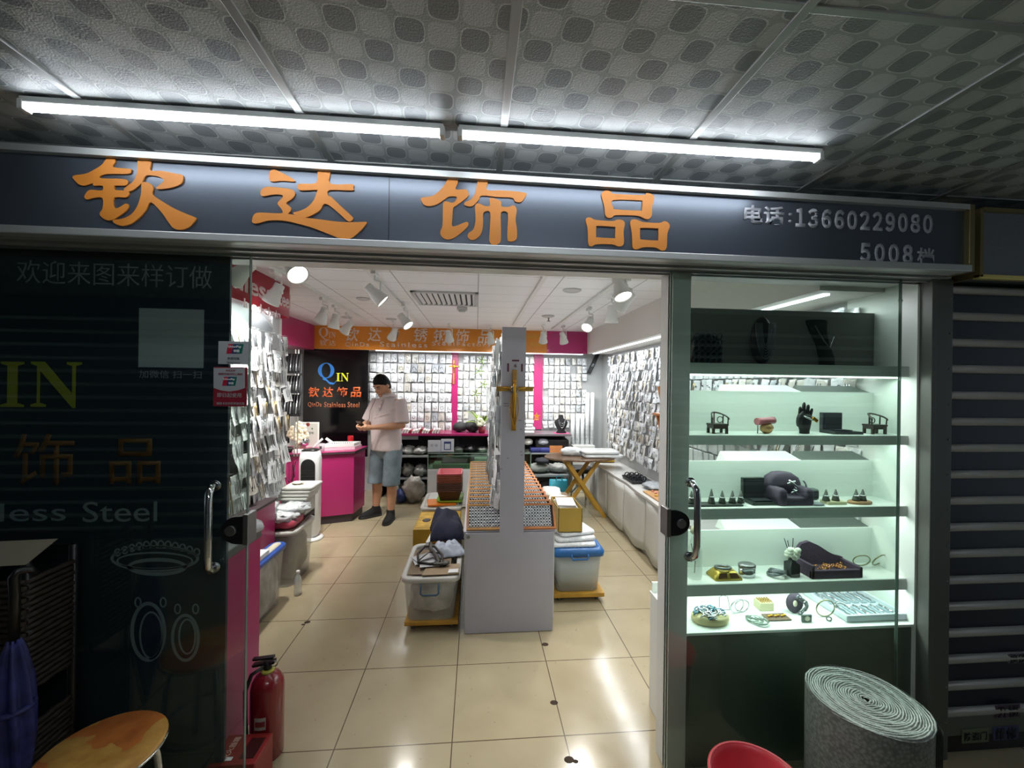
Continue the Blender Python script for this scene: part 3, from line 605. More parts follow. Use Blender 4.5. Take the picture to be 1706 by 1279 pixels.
for px, py, aim, lb in ((404, 452, (-.7, .1, -.6), 'white spotlight seen through the left glass door, in front of the red banner'), (459, 488, (-.5, .1, -.9), 'white spotlight hanging in front of the red banner letters, aimed down'), (487, 445, (.45, -.35, -.5), 'lit spotlight facing the doorway, right of the red banner top'),
    (538, 524, (-.4, .3, -.8), 'first of the three spotlights right of the red banner'), (558, 534, (-.2, .1, -1), 'middle one of the three spotlights right of the red banner'), (579, 544, (-.6, .3, -.7), 'third of the three spotlights, nearest the orange band letters'),
    (624, 489, (.6, .1, -.55), 'tilted spotlight on the second track, left of the air vent'), (673, 533, (.5, -.2, -.6), 'lit spotlight at the far end of the second track'), (655, 556, (-.4, .5, -.7), 'spotlight in front of the third character of the orange band'),
    (748, 559, (.1, .6, -.8), 'spotlight in front of the orange band, below the small detector'), (817, 562, (.2, .6, -.8), 'spotlight in front of the last orange band character'), (905, 561, (.1, .6, -.8), 'spotlight in front of the right end of the orange band'),
    (938, 562, (.3, .4, -.9), 'spotlight in front of the pink end of the band'), (981, 538, (-.35, -.45, -.6), 'lit spotlight facing the doorway at the far right track'), (1019, 522, (.05, .2, -1), 'spotlight hanging straight down near the right bulkhead'),
    (1033, 478, (.12, -.35, -.75), 'large lit spotlight nearest the doorway on the right track'), (1043, 500, (-.5, .5, -.6), 'finned spotlight just behind the large lit one on the right')):
    place_spot(px, py, aim, lb, watts=130 if aim[0] < -.35 and px < 560 else 52)
# LED strips under the bulkheads, washing the bag walls
def strip(label, x0, x1, y0, y1, z, e, lw):
    t = thing('light_strip', label, 'lamp', ((x0+x1)/2, (y0+y1)/2, z), 'light strips under the bulkheads')
    MB().box(x0, x1, y0, y1, z-.008, z).build('strip', lampm('strip_light', '#eef6ff', STRIP_E), t)
    area('strip_area', ((x0+x1)/2, (y0+y1)/2, z-.012), x1-x0, y1-y0, lw, (.93, .97, 1))
strip('light strip under the right bulkhead', 2.72, 2.75, -.5, 3.4, 2.02, STRIP_E, 30)
strip('light strip under the orange band', -.3, 2.6, 3.49, 3.52, 2.015, STRIP_E, 17)
strip('light strip behind the lower edge of the red banner', -.47, -.45, -.4, 1.1, zb0+.03, STRIP_E, 4)

# ------------------------------------------------------------------ island: inverted T panel, cabinet, partition, ring trays
IY = .28
iz = .63; ix0, ix1 = 1.03, 1.59; qx0, qx1, qz = 1.243, 1.396, 1.932
isl = thing('island_display', 'white and grey island cabinet with a tall post rising from its end panel', 'display cabinet', (1.31, IY, 0))
MB().slab([[(ix0, .004), (ix1, .004), (ix1, iz), (qx1, iz), (qx1, qz), (qx0, qz), (qx0, iz), (ix0, iz)]], (0, IY+.018, 0), XF, ZF, .018).build('end_panel', greyw, isl)
MB().box(ix0-.008, ix1+.012, IY+.035, 2.1, .06, iz-.01, .002).box(ix0+.05, ix1-.05, IY+.06, 2.05, 0, .06).build('cabinet_body', white, isl)
MB().box(ix0-.012, ix1+.016, IY+.02, 2.12, iz-.01, iz+.006, .002).build('top_board', greyw, isl)
MB().box(1.305, 1.335, IY+.02, 2.05, iz, qz-.004).build('partition', peg, isl)
for sx in (ix0+.012,):
    MB().cyl((sx+.006, IY-.001, iz-.02), (sx+.006, IY-.006, iz-.02), .011).build('corner_screw', steel, isl)
scr = MB()
for px, py, w in ((843, 672, 8), (845, 676, 12), (868, 715, 3), (846, 763, 4), (868, 752, 3), (869, 758, 3), (866, 700, 6), (835, 781, 3)):
    p = aty(px, py, IY); scr.box(p.x-w/500, p.x+w/500, IY-.0006, IY, p.z-.002, p.z+.002)
scr.build('scuff_marks', pm('scuff', '#6d6d78', .7), isl)
nt_ = thing('paper_notice', 'small pale paper notice with dark bars above the big crucifix on the post', 'notice', aty(857, 612, IY-.001)); a, b = aty(844, 598, IY), aty(871, 625, IY)
MB().box(a.x, b.x, IY-.0012, IY, b.z, a.z).build('sheet', pm('notice_paper', '#b8b4c0', .6), nt_)
nb = MB()
for l, t, r, q in ((853, 599, 865, 602), (845, 605, 848, 619), (868, 606, 871, 619)): u, w = aty(l, t, IY), aty(r, q, IY); nb.box(u.x, w.x, IY-.002, IY-.001, w.z, u.z)
nb.build('printed_bars', pm('notice_ink', '#5a2b3c', .6), nt_); ft('printed_digit', '6', 859, 609, 4, 6, MATS['notice_ink'], nt_, IY-.0012, .02)
# the big crucifix
wood_g = pm('yellow_lacquered_wood', '#a9822f', .35, .3, var=.2, scale=15)
c0 = aty(857, 650, IY-.012); cu = thing('crucifix', 'large golden crucifix hanging on the front of the island post', 'crucifix', c0)
t_, b_ = aty(859, 616, IY).z, aty(855, 717, IY).z; l_, r_ = aty(827, 650, IY).x, aty(888, 650, IY).x
MB().box(c0.x-.014, c0.x+.014, IY-.016, IY-.002, b_, t_, .003).build('upright', wood_g, cu); MB().box(l_, r_, IY-.013, IY-.003, c0.z-.006, c0.z+.024, .003).build('crossbar', wood_g, cu)
wr = MB().tor((c0.x, IY-.022, c0.z+.004), .02, .005, (0, 1, 0), 18, 6); wr.tor((c0.x, IY-.026, c0.z+.004), .009, .004, (0, 1, 0)); wr.build('wreath', steel, cu)
ch = MB()
for s in (-1, 1):
    for i in range(24):
        u = i/23; ch.sph((c0.x+s*(.022*math.sin(PI*min(1, u*1.05))+.004), IY-.021, c0.z-.0-u*.235), .0042, 6, 4)
ch.build('bead_chain', gold, cu)
cb = MB().tube([(c0.x, IY-.02, c0.z+.05), (c0.x, IY-.024, c0.z+.02), (c0.x+.003, IY-.024, c0.z-.05), (c0.x-.002, IY-.024, c0.z-.12), (c0.x, IY-.021, c0.z-.17)], [.006, .01, .009, .008, .005], 8)
for s in (-1, 1): cb.tube([(c0.x, IY-.02, c0.z+.0), (c0.x+s*.03, IY-.019, c0.z+.012), (c0.x+s*.07, IY-.017, c0.z+.016)], [.006, .005, .003], 6)
cb.sph((c0.x, IY-.026, c0.z+.058), .009, 8, 6); cb.build('figure', gold, cu)
# wooden wedges on the far side of the partition
wdk = pm('brown_wood', '#7c4a2c', .5, var=.2, scale=12)
for i, (px, py, h) in enumerate(((873, 595, .10), (872, 650, .07), (872, 722, .16))):
    p = aty(px, py, .45); mb = MB().slab([[(1.345, p.z-h/2), (1.345+h*.42, p.z-h/2+.01), (1.345, p.z+h)]], (0, .45, 0), XF, ZF, .012)
    mb.build('wooden_wedge', wdk, None, ('brown wooden wedge sticking out right of the post near its top', 'small brown wooden wedge right of the big crucifix arm', 'long brown wooden wedge right of the post, below the crucifix')[i], 'bracket', 'wooden wedges on the island partition')
# ring trays
wl_, wo_, felt = pm('light_tray_wood', '#b98a52', .5, var=.15, scale=10), pm('orange_tray_wood', '#c07a45', .5, var=.15, scale=10), pm('grey_felt', '#4d4c54', .9)
def tray(w, wood, side):
    t = thing('ring_tray', 'x', 'tray', (0, 0, 0)); H, th, r = .165, .026, .012
    MB().box(-w/2, w/2, -th, 0, 0, r).box(-w/2, w/2, -th, 0, H-r, H).box(-w/2, -w/2+r, -th, 0, r, H-r).box(w/2-r, w/2, -th, 0, r, H-r).build('frame', wood, t)
    MB().box(-w/2+r, w/2-r, -.012, 0, r, H-r).build('felt_bed', felt, t)
    rg = MB(); nx = int((w-.03)/.0185)
    for i in range(nx):
        for j in range(7):
            x, z = -w/2+.021+i*.0185, .025+j*.0195
            rg.tor((x, -.018, z), .0082, .0030, (.25, 1, .55), 9, 4)
            if (i*5+j*3) % 4 == 0: rg.sph((x, -.022, z+.002), .0035, 5, 3)
    rg.build('rings', pm('polished_ring_steel', '#e8eaee', .3, .25), t, kind='stuff'); return t
TL, TR = tray(.262, wl_, 0), tray(.262, wo_, 1)
place = ('nearest the doorway', 'second from the doorway', 'third from the doorway', 'fourth from the doorway', 'fifth from the doorway', 'sixth from the doorway', 'seventh from the doorway', 'eighth from the doorway', 'ninth from the doorway', 'tenth from the doorway', 'eleventh from the doorway', 'twelfth from the doorway', 'thirteenth from the doorway', 'farthest but one', 'farthest from the doorway')
for side, T0, xc in ((0, TL, 1.165), (1, TR, 1.476)):
    for i in range(15):
        y = IY+.028+.108*i; o = T0 if i == 0 else dup(T0, (0, 0, 0)); o.location = (xc, y, iz+.008); o.rotation_euler.x = -.62 - (.0 if i == 0 else .12)
        o['label'] = ('light wood' if side == 0 else 'orange wood') + ' ring tray on the ' + ('left' if side == 0 else 'right') + ' half of the island, ' + place[i]; o['group'] = 'ring trays on the island'
# ------------------------------------------------------------------ jewellery in clear bags, row upon row
bagw = [pm('bag_film_white', '#d3d7da', .18, coat=.5, bump=.5, bscale=40), pm('bag_film_grey', '#aeb4b9', .2, coat=.5, bump=.5, bscale=40), pm('bag_film_bright', '#e3e6e8', .25, coat=.3, bump=.4, bscale=40), pm('bag_film_warm', '#c8c6be', .2, coat=.5, bump=.5, bscale=40)]
its = [steel, pm('dark_chain', '#3c3f44', .35, .7), chrome, pm('pale_gold', '#a89468', .3, .9), pm('black_cord', '#17181b', .5), pm('silver_chain', '#a3a7ab', .25, .9)]
pape = pm('card_paper', '#f0f1f1', .6)
def bag_mesh(kind, w, h, sd):
    R = random.Random(sd); mb = MB(); mb.k = 0; dx = R.uniform(-.006, .006); bl = R.uniform(.006, .014)
    fn = lambda side: (lambda u, v: ((u-.5)*w*(1-.06*v) + dx*v*v, side*(bl*math.sin(PI*u)*math.sin(PI*(.15+.8*v)) + .0015) - .004 + .004*math.sin(6*v+sd), -h*v + .004*math.sin(5*u+sd)))
    mb.grid(fn(-1), 3, 4); mb.grid(fn(1), 2, 2)
    mb.k = 2; mb.box(-w*.46, w*.46, -.006, -.001, -h*.16, 0)
    mb.k = 1; y = -bl-.005
    if kind == 'ring':
        for j in range(R.choice((1, 1, 2))): mb.tor((R.uniform(-.008, .008), y, -h*(.55+.2*j)), R.uniform(.017, .024), R.uniform(.0016, .003), (R.uniform(-.2, .2), 1, R.uniform(-.3, .3)), 14, 4)
    elif kind == 'chain':
        for j in range(R.choice((2, 3, 4))):
            x0 = (j-1.2)*w*.2; mb.tube([(x0, y, -h*.18), (x0+R.uniform(-.006, .006), y-.002, -h*.5), (x0+R.uniform(-.008, .008), y, -h*R.uniform(.75, .92))], R.uniform(.0012, .0028), 4)
        if R.random() < .5: mb.sph((R.uniform(-.01, .01), y, -h*.72), (.006, .003, .009), 6, 4)
    else:
        for j in range(R.choice((1, 2, 2))):
            x0 = (j-.5)*w*.4; c = R.random(); zc = -h*R.uniform(.4, .6)
            if c < .4: mb.sph((x0, y, zc), (.007, .004, .009), 6, 4)
            elif c < .7: mb.tor((x0, y, zc), .009, .0018, (0, 1, .2), 10, 4)
            else: mb.box(x0-.003, x0+.003, y-.002, y, zc-.02, zc+.01)
    return mb
def bag_set(kind, w, h, n, sd0):
    return [bag_mesh(kind, w, h, sd0+i).mesh('bag', [bagw[(i*7+sd0) % 4 if i % 3 else 0], its[(i*5+sd0) % 6], pape]) for i in range(n)]
def hang(name, me, loc, rz, label, cat, group, tilt=0, sc=1):
    o = bpy.data.objects.new(name, me); COL.objects.link(o); o.location = loc; o.rotation_euler = (tilt, random.uniform(-.08, .08), rz); o.scale = (sc, 1, random.uniform(.92, 1.06)); return tag(o, label, cat, group)
RB = random.Random(3)
LWX = -.55
setL = bag_set('chain', .082, .165, 10, 11)
for j in range(10):
    for i in range(13):
        y = .18 + i*.082 + (j % 2)*.03; z = 1.93 - j*.122
        if y > 1.2: continue
        hang('jewelry_bag', RB.choice(setL), (LWX+.03+RB.uniform(0, .05), y+RB.uniform(-.01, .01), z), PI/2+RB.uniform(-.35, .35), 'clear bag of chains hanging in the rows behind the left glass door', 'jewelry bag', 'bags on the left wall', RB.uniform(-.22, .0))
hk = MB()
for j in range(10):
    for i in range(14): hk.cyl((LWX+.002, .16+i*.08, 1.94-j*.122), (LWX+.08, .16+i*.08, 1.945-j*.122), .002, n=4)
hk.build('peg_hooks', steel, None, 'rows of thin wire hooks on the left pegboard', 'hooks', kind='stuff')
setR = bag_set('stud', .066, .105, 10, 40) + bag_set('chain', .064, .12, 6, 60)
hid = MB()
for j in range(11):
    for i in range(50):
        y = -.42 + i*.078 + (j % 2)*.02; z = 1.975 - j*.118
        if y > 3.42: continue
        if y > 1.72 or j in (0, 3, 6): hang('jewelry_card', RB.choice(setR), (RW-.02-RB.uniform(0, .035), y, z+RB.uniform(-.006, .006)), -PI/2+RB.uniform(-.3, .3), 'small carded jewelry bag hanging in rows on the right wall', 'jewelry card', 'cards on the right wall', RB.uniform(-.2, 0))
        else: hid.box(RW-.03-RB.uniform(0, .02), RW-.012, y-.03, y+.03, z-.105, z, .002, 1)
hid.build('jewelry_cards', bagw[0], None, 'carded jewelry bags low on the right wall behind the showcase', 'jewelry cards', kind='stuff')
def back(x0, x1, px, nz, dz, z0, st, name, label, grp):
    n = int((x1-x0)/px)
    for j in range(nz):
        for i in range(n+1):
            if RB.random() < .04: continue
            hang(name, RB.choice(st), (x0+i*(x1-x0)/n+RB.uniform(-.006, .006), BW-.03-RB.uniform(0, .02), z0-j*dz), RB.uniform(-.25, .25), label, 'jewelry bag', grp, RB.uniform(-.12, 0))
setA = bag_set('ring', .088, .125, 10, 80); setB = bag_set('stud', .07, .10, 8, 100)
ax0, ax1 = aty(622, 650, BW).x, aty(748, 650, BW).x
back(ax0, ax1, .098, 8, .142, 1.99, setA, 'bracelet_bag', 'clear bracelet bag hanging on the back wall behind the standing person', 'bracelet bags on the back wall')
back(aty(767, 650, BW).x, aty(884, 650, BW).x, .082, 9, .118, 1.98, setB, 'earring_bag', 'small clear earring bag on the back wall between the two pink strips', 'earring bags between the pink strips')
back(aty(908, 650, BW).x, aty(972, 650, BW).x, .075, 9, .118, 1.97, setB, 'pendant_bag', 'small clear pendant bag on the back wall right of the right pink strip', 'pendant bags right of the pink strips')
setI = bag_set('chain', .085, .19, 8, 130)
for j in range(9):
    for i in range(9):
        z = 1.90-j*.118; out = .03 + .035*j/8 + RB.uniform(0, .03)
        hang('necklace_bag', RB.choice(setI), (1.305-out, .36+i*.17+RB.uniform(-.03, .03), z), -PI/2+RB.uniform(-.9, .9), 'clear necklace bag hanging on the left side of the island partition', 'jewelry bag', 'bags on the left side of the island', RB.uniform(-.1, .1))
for j in range(9):
    for i in range(3):
        hang('necklace_bag', RB.choice(setI), (1.345+RB.uniform(.02, .05), .42+i*.4, 1.90-j*.118), PI/2+RB.uniform(-.6, .6), 'clear necklace bag hanging on the right side of the island partition', 'jewelry bag', 'bags on the right side of the island', RB.uniform(-.1, .1), .8)
# long white chain tubes in the back right corner
q0 = aty(970, 740, 3.72); MB().box(q0.x-.17, q0.x+.16, 3.60, 3.84, 0, q0.z-.0, .004).build('corner_plinth', white, None, 'white plinth in the back right corner under the tall display tubes', 'plinth')
for i, px in enumerate((954, 962, 970, 978, 986)):
    p = aty(px, 740, 3.72); q = aty(px, 655 if i > 2 else 690, 3.72)
    p.z = q0.z+.001; mb = MB().cyl((p.x, 3.72, p.z), (p.x, 3.72, q.z), .03, n=12).sph((p.x, 3.72, q.z), (.03, .03, .015), 12, 5)
    for z in range(6): mb.tor((p.x, 3.72, p.z+.05+z*.06), .031, .002, (0, 0, 1), 12, 4)
    mb.build('display_tube', pm('tube_white', '#d5d9db', .35), None, ('leftmost', 'second from the left', 'middle', 'second from the right', 'rightmost')[i] + ' of the tall white display tubes in the back right corner', 'display tube', 'white display tubes in the corner')
p = aty(990, 630, 3.82); bx = thing('necklace_roll', 'black necklace stand tilted against the back right corner among the white bags', 'display stand', p); a = aty(978, 622, 3.82); b = aty(999, 590, 3.82)
MB().hexa([(a.x, 3.815, a.z), (a.x+.06, 3.815, a.z), (a.x+.06, 3.859, a.z), (a.x, 3.859, a.z), (b.x-.06, 3.815, b.z), (b.x, 3.815, b.z), (b.x, 3.859, b.z), (b.x-.06, 3.859, b.z)]).build('board', black, bx)
ch = MB()
for k in range(3): ch.tube([(a.x+.015+.015*k, 3.81, a.z+.02), ((a.x+b.x)/2-.01+.012*k, 3.81, (a.z+b.z)/2), (b.x-.045+.015*k, 3.81, b.z-.01)], .003, 5)
ch.build('necklaces', its[5], bx)

# ------------------------------------------------------------------ left side, from the door inwards
c = thing('low_cabinet', 'bright pink cabinet with a grey top edge just inside the left glass door', 'cabinet', (-.2, -.43, 0))
MB().box(-.5, .07, -.605, -.26, 0, .83).build('body', pink, c); MB().box(-.5, .075, -.61, -.255, .83, .866, .004).build('top_edge', pm('grey_metal_edge', '#77767a', .4, .6), c)
p = (.02, -.33, .866); MB().wad(p, .10, .055, .035, 3, .3).build('plastic_bag', see('crinkled_film', '#dfe4e6', .8, .15, bump=.7), None, 'crinkled clear plastic bag lying on top of the near pink cabinet', 'plastic bag')
c = thing('side_counter', 'low pink counter along the left wall behind the bins', 'counter', (-.47, .5, 0))
MB().box(-.548, -.40, -.25, .90, 0, .68).build('body', pink, c); MB().box(-.548, -.39, -.25, .91, .68, .70, .003).build('top', darkedge, c)
# fire extinguisher and its red box
ex = thing('fire_extinguisher', 'red fire extinguisher standing by the pink cabinet at the left door', 'fire extinguisher', (.225, -.5, 0)); e = ex.location
redp = pm('extinguisher_red', '#7c1820', .25, coat=.4)
MB().lathe([(.058, 0), (.064, .006), (.064, .285), (.06, .31), (.045, .335), (.026, .348), (.022, .352)], e, 28).build('body', redp, ex)
MB().lathe([(.026, .349), (.026, .358), (.02, .36)], e, 20).build('neck_ring', pm('yellow_ring', '#b7b24a', .4), ex)
va = MB().cyl(e+Vector((0, 0, .355)), e+Vector((0, 0, .392)), .016); va.hexa([(e.x-.055, e.y-.012, .372), (e.x+.03, e.y-.012, .384), (e.x+.03, e.y+.012, .384), (e.x-.055, e.y+.012, .372), (e.x-.06, e.y-.012, .38), (e.x+.03, e.y-.012, .396), (e.x+.03, e.y+.012, .396), (e.x-.06, e.y+.012, .38)])
va.build('valve', pm('valve_black', '#26272a', .35, .5), ex)
MB().hexa([(e.x-.055, e.y-.01, .398), (e.x+.025, e.y-.01, .402), (e.x+.025, e.y+.01, .402), (e.x-.055, e.y+.01, .398), (e.x-.06, e.y-.01, .404), (e.x+.025, e.y-.01, .412), (e.x+.025, e.y+.01, .412), (e.x-.06, e.y+.01, .404)]).build('squeeze_lever', MATS['valve_black'], ex)
MB().tor((e.x+.03, e.y-.01, .385), .014, .0018, (0, 1, .3)).build('pin_ring', steel, ex)
MB().tube([(e.x-.014, e.y-.01, .372), (e.x-.05, e.y-.03, .355), (e.x-.066, e.y-.045, .30), (e.x-.062, e.y-.05, .2), (e.x-.058, e.y-.05, .12)], .008).build('hose', black, ex)
lb = MB(); lb.grid(lambda u, v: (e.x+.0646*math.cos(-1.9+.7*u), e.y+.0646*math.sin(-1.9+.7*u), .15+.05*v), 6, 1); lb.build('label', pm('grey_label', '#a8a29a', .6), ex)
lb = MB(); lb.grid(lambda u, v: (e.x+.065*math.cos(-1.85+.6*u), e.y+.065*math.sin(-1.85+.6*u), .163+.022*v), 6, 1); lb.build('label_print', pm('label_red', '#7d2f2c', .6), ex)
rbx = thing('red_box', 'low red metal box with a window slot at the foot of the left glass door', 'box', (.2, -.63, 0)); rz_ = pm('box_red', '#86221f', .4)
MB().box(.115, .285, -.715, -.575, 0, .15, .004).build('body', rz_, rbx); MB().box(.215, .268, -.69, -.60, .1502, .152).build('window_slot', pm('dark_window', '#3a1412', .3), rbx)
MB().box(.14, .19, -.715+.02, -.68, .1502, .1512).build('white_label', paper, rbx)
text('box_lettering', '灭火器箱', (.16, -.64, .1505), Vector((0, 1, 0)), Vector((-1, 0, 0)), .1, .025, pm('box_letter', '#d9a79b', .5), rbx, .01)
# storage bins
binp = see('cloudy_bin_plastic', '#dcdedb', .26, .25, var=.08, scale=9); 
def contents(name, parent, c, hx, hy, hz, sd, mats=None):
    mb = MB(); mb.lump((c[0], c[1], c[2]+hz), hx, hy, hz, sd); return mb.build(name, mats or pm('bagged_goods', '#b4b5b4', .35, var=.6, scale=11, bump=.8, bscale=25), parent)
def bin_(label, x0, x1, y0, y1, z0, z1, taper, lidmat=None, rimmat=None, handle=None, goods=None):
    cx, cy, hx, hy = (x0+x1)/2, (y0+y1)/2, (x1-x0)/2, (y1-y0)/2
    t = thing('storage_bin', label, 'storage bin', (cx, cy, z0))
    MB().rbox([(hx-taper, hy-taper, 0), (hx-taper*.3, hy-taper*.3, z1-z0-.03), (hx-taper*.3, hy-taper*.3, z1-z0-.012), (hx-taper*.3-.004, hy-taper*.3-.004, z1-z0-.012), (hx-taper-.004, hy-taper-.004, .006)], (cx, cy, z0), .05).build('tub', binp, t)
    rim = MB().rbox([(hx-.012, hy-.012, z1-z0-.035), (hx, hy, z1-z0-.03), (hx+.002, hy+.002, z1-z0-.006), (hx-.004, hy-.004, z1-z0), (hx-.03, hy-.03, z1-z0), (hx-.032, hy-.032, z1-z0-.008), (hx-.032, hy-.032, z1-z0-.035)], (cx, cy, z0), .06, cap=False); rim.build('rim', rimmat or pm('bin_rim', '#c9c8c2', .4), t)
    if lidmat: MB().rbox([(hx-.03, hy-.03, z1-z0-.02), (hx-.028, hy-.028, z1-z0+.004), (hx-.05, hy-.05, z1-z0+.01)], (cx, cy, z0), .05).build('lid', lidmat, t)
    if handle: MB().tube([(cx-.055, y0-.004, z1-.035), (cx-.055, y0-.02, z1-.045), (cx-.055, y0-.022, z1-.085), (cx-.04, y0-.022, z1-.095), (cx+.04, y0-.022, z1-.095), (cx+.055, y0-.022, z1-.085), (cx+.055, y0-.02, z1-.045), (cx+.055, y0-.004, z1-.035)], .006).build('handle', handle, t)
    contents('goods_inside', t, (cx, cy, z0+.012), (hx-taper)*.99, (hy-taper)*.99, (z1-z0)*.44, int(x0*100), goods)
    return t
cream, bluep = pm('cream_lid', '#d8d3bb', .5), pm('blue_bin_plastic', '#1f4fa8', .35)
bin_('cloudy storage bin with a blue rim and cream lid, behind the near pink cabinet', -.36, .03-.28, .1, .78, 0, .42, .04, cream, bluep, None)
MB().box(-.33, -.27, .35, .55, .43, .455, .004).build('small_package', paper, None, 'small white package on the cream lid of the blue-rimmed bin', 'package')
bt = thing('water_bottle', 'clear plastic water bottle on the floor beside the blue-rimmed bin', 'bottle', (-.205, .84, 0))
MB().lathe([(.024, 0), (.027, .01), (.026, .05), (.024, .06), (.027, .07), (.026, .11), (.018, .14), (.011, .152), (.011, .16)], bt.location, 16).build('body', see('bottle_plastic', '#dfe8ea', .35, .08), bt); MB().lathe([(.013, .158), (.013, .178), (.011, .18)], bt.location, 14).build('cap', paper, bt)
t = bin_('tall grey see-through tub overflowing with pink packages, left aisle', -.62, -.27, .93, 1.36, 0, .43, .03, None, None, None, pm('tub_goods', '#7d7a74', .5, var=.3, scale=12))
MB().hexa([(-.5, .96, .43), (-.29, .95, .43), (-.28, 1.33, .46), (-.5, 1.33, .46), (-.5, .96, .437), (-.29, .95, .437), (-.28, 1.33, .467), (-.5, 1.33, .467)]).build('brown_board', pm('brown_board', '#5a4540', .5), None, 'dark brown board laid on the tall grey tub', 'board')
MB().rbox([(.12, .10, 0), (.13, .11, .02), (.13, .11, .05), (.10, .08, .065)], (-.42, 1.06, .445), .04).build('pink_package', pm('pink_package', '#b8485c', .3, bump=.4, bscale=20), None, 'glossy pink package lying on the brown board of the tub', 'package')
film = MATS['crinkled_film']
for i, (x, y, z, a, b, h, lb) in enumerate(((-.44, 1.02, .505, .15, .10, .045, 'large crinkled clear bag spread over the pink package'), (-.36, 1.13, .55, .12, .11, .04, 'crinkled clear bag leaning toward the aisle, under the white tray stack'), (-.47, .90, .60, .06, .12, .05, 'small crumpled bag against the left counter below the hanging bags'))):
    MB().wad((x, y, z-.03), a, b, h, 20+i, .45, 26, 14, 5).build('plastic_bag', film, None, lb, 'plastic bag', 'crinkled bags on the tub')
for i in range(4):
    z = .60+.028*i; x0 = -.52+.012*i
    tr_ = MB().rbox([(.115, .12, 0), (.12, .125, .005), (.12, .125, .02), (.108, .112, .024)], (x0+.12, 1.30, z), .012)
    tr_.build('white_tray', pm('tray_white', '#cfcfc8', .45), None, ('lowest', 'second lowest', 'second highest', 'topmost')[i] + ' white jewelry tray stacked above the grey tub', 'tray', 'white trays above the grey tub')
MB().box(-.5, -.30, 1.2, 1.4, .47, .598, .01).build('wrapped_bundle', see('bundle_film', '#cfd2cf', .95, .2, bump=.5), None, 'pale wrapped bundle in the grey tub under the white trays', 'bundle')
MB().wad((-.40, 1.29, .713), .05, .04, .008, 9, .3).build('tissue_sheet', pm('tissue', '#d3cfb8', .7), None, 'crumpled pale tissue on the topmost white tray', 'tissue')

# white tower heater
px0 = Vector((-.56, 1.97, 0)); th_ = thing('tower_heater', 'white tower heater with a black front standing before the pink counter', 'heater', px0)
MB().rbox([(.125, .11, 0), (.13, .115, .01), (.11, .10, .025), (.05, .05, .03)], px0, .1, 8).build('base', white, th_)
MB().rbox([(.07, .06, .025), (.095, .08, .08), (.098, .082, .80), (.09, .076, .86), (.075, .065, .885)], px0, .06, 8).build('housing', pm('heater_white', '#e4e6e8', .3), th_)
MB().rbox([(.078, .068, .885), (.08, .07, .89), (.06, .05, .9)], px0, .05, 8).build('top_cap', black, th_)
fr_ = MB(); o_ = [(.068*math.cos(t)+.01, .74+.07*math.sin(t)) for t in [PI*i/14 for i in range(15)]] + [(-.058, .25), (-.02, .21), (.045, .21), (.078, .25)]
fr_.slab([[(px0.x+a, b) for a, b in o_]], (0, px0.y-.086, 0), XF, ZF, .004); fr_.build('front_grille', pm('heater_black', '#15171b', .2), th_)
gr_ = MB()
for k in range(16): gr_.box(px0.x-.05, px0.x+.07, px0.y-.0925, px0.y-.0905, .25+k*.03, .253+k*.03)
gr_.build('grille_lines', pm('grille_grey', '#2b2d33', .4), th_)

# pink reception counter
cz = .80; A, B_, C_ = (-1.25, 2.14), (-.28, 2.47), (-.245, 2.80)
rc = thing('reception_counter', 'pink reception counter with a dark edge and plinth below the black name panel', 'counter', (-.75, 2.55, 0))
def poly(pts, z0, z1): return MB().slab([pts], (0, 0, z0), XF, Vector((0, 1, 0)), z1-z0)
poly([A, B_, C_, (-1.25, 2.80)], .09, cz-.03).build('body', pink, rc); poly([(-1.25, 2.16), (-.30, 2.485), (-.265, 2.79), (-1.25, 2.79)], 0, .09).build('plinth', darkedge, rc)
poly([(-1.25, 2.11), (-.265, 2.445), (-.22, 2.82), (-1.25, 2.82)], cz-.03, cz).build('top', pink, rc); poly([(-1.25, 2.107), (-.262, 2.441), (-.216, 2.823), (-1.25, 2.823)], cz-.027, cz-.006).build('edge_strip', darkedge, rc)
def on(px, py, Y, z=cz): p = aty(px, py, Y); return Vector((p.x, Y, z))
p = on(482, 745, 2.55); mo = thing('monitor', 'black computer monitor at the left end of the pink counter', 'monitor', p)
MB().hexa([(p.x-.19, p.y+.05, .88), (p.x+.01, p.y-.06, .88), (p.x+.02, p.y-.045, .88), (p.x-.18, p.y+.065, .88), (p.x-.19, p.y+.05, 1.2), (p.x+.01, p.y-.06, 1.2), (p.x+.02, p.y-.045, 1.2), (p.x-.18, p.y+.065, 1.2)]).build('screen', pm('dark_screen', '#20242b', .15), mo)
MB().cyl((p.x-.08, p.y+.01, cz+.01), (p.x-.08, p.y+.01, .9), .02).lathe([(.09, 0), (.09, .008), (.03, .014)], (p.x-.08, p.y+.01, cz), 20).build('stand', black, mo)
p = on(478, 752, 2.36); MB().wad(p, .07, .05, .03, 31, .5, 18, 10, 5).build('dark_jewelry_heap', pm('dark_jewelry', '#33302f', .3, .5, bump=1, bscale=50), None, 'heap of dark jewelry at the left end of the pink counter', 'jewelry'); 
p = on(497, 748, 2.32); MB().box(p.x-.05, p.x+.05, p.y-.03, p.y+.04, cz, cz+.035, .003).build('white_box', paper, None, 'low white box on the counter behind the tower heater', 'box')
p = on(500, 745, 2.5); vs = thing('flower_arrangement', 'gold and white flower ornament in a silver pot on the pink counter', 'ornament', p)
MB().lathe([(.05, 0), (.06, .03), (.055, .07), (.04, .09)], p, 18).build('pot', pm('champagne_pot', '#b7ad97', .25, .7), vs)
fl = MB(); pw = pm('petal_cream', '#e6dcc0', .3, .25)
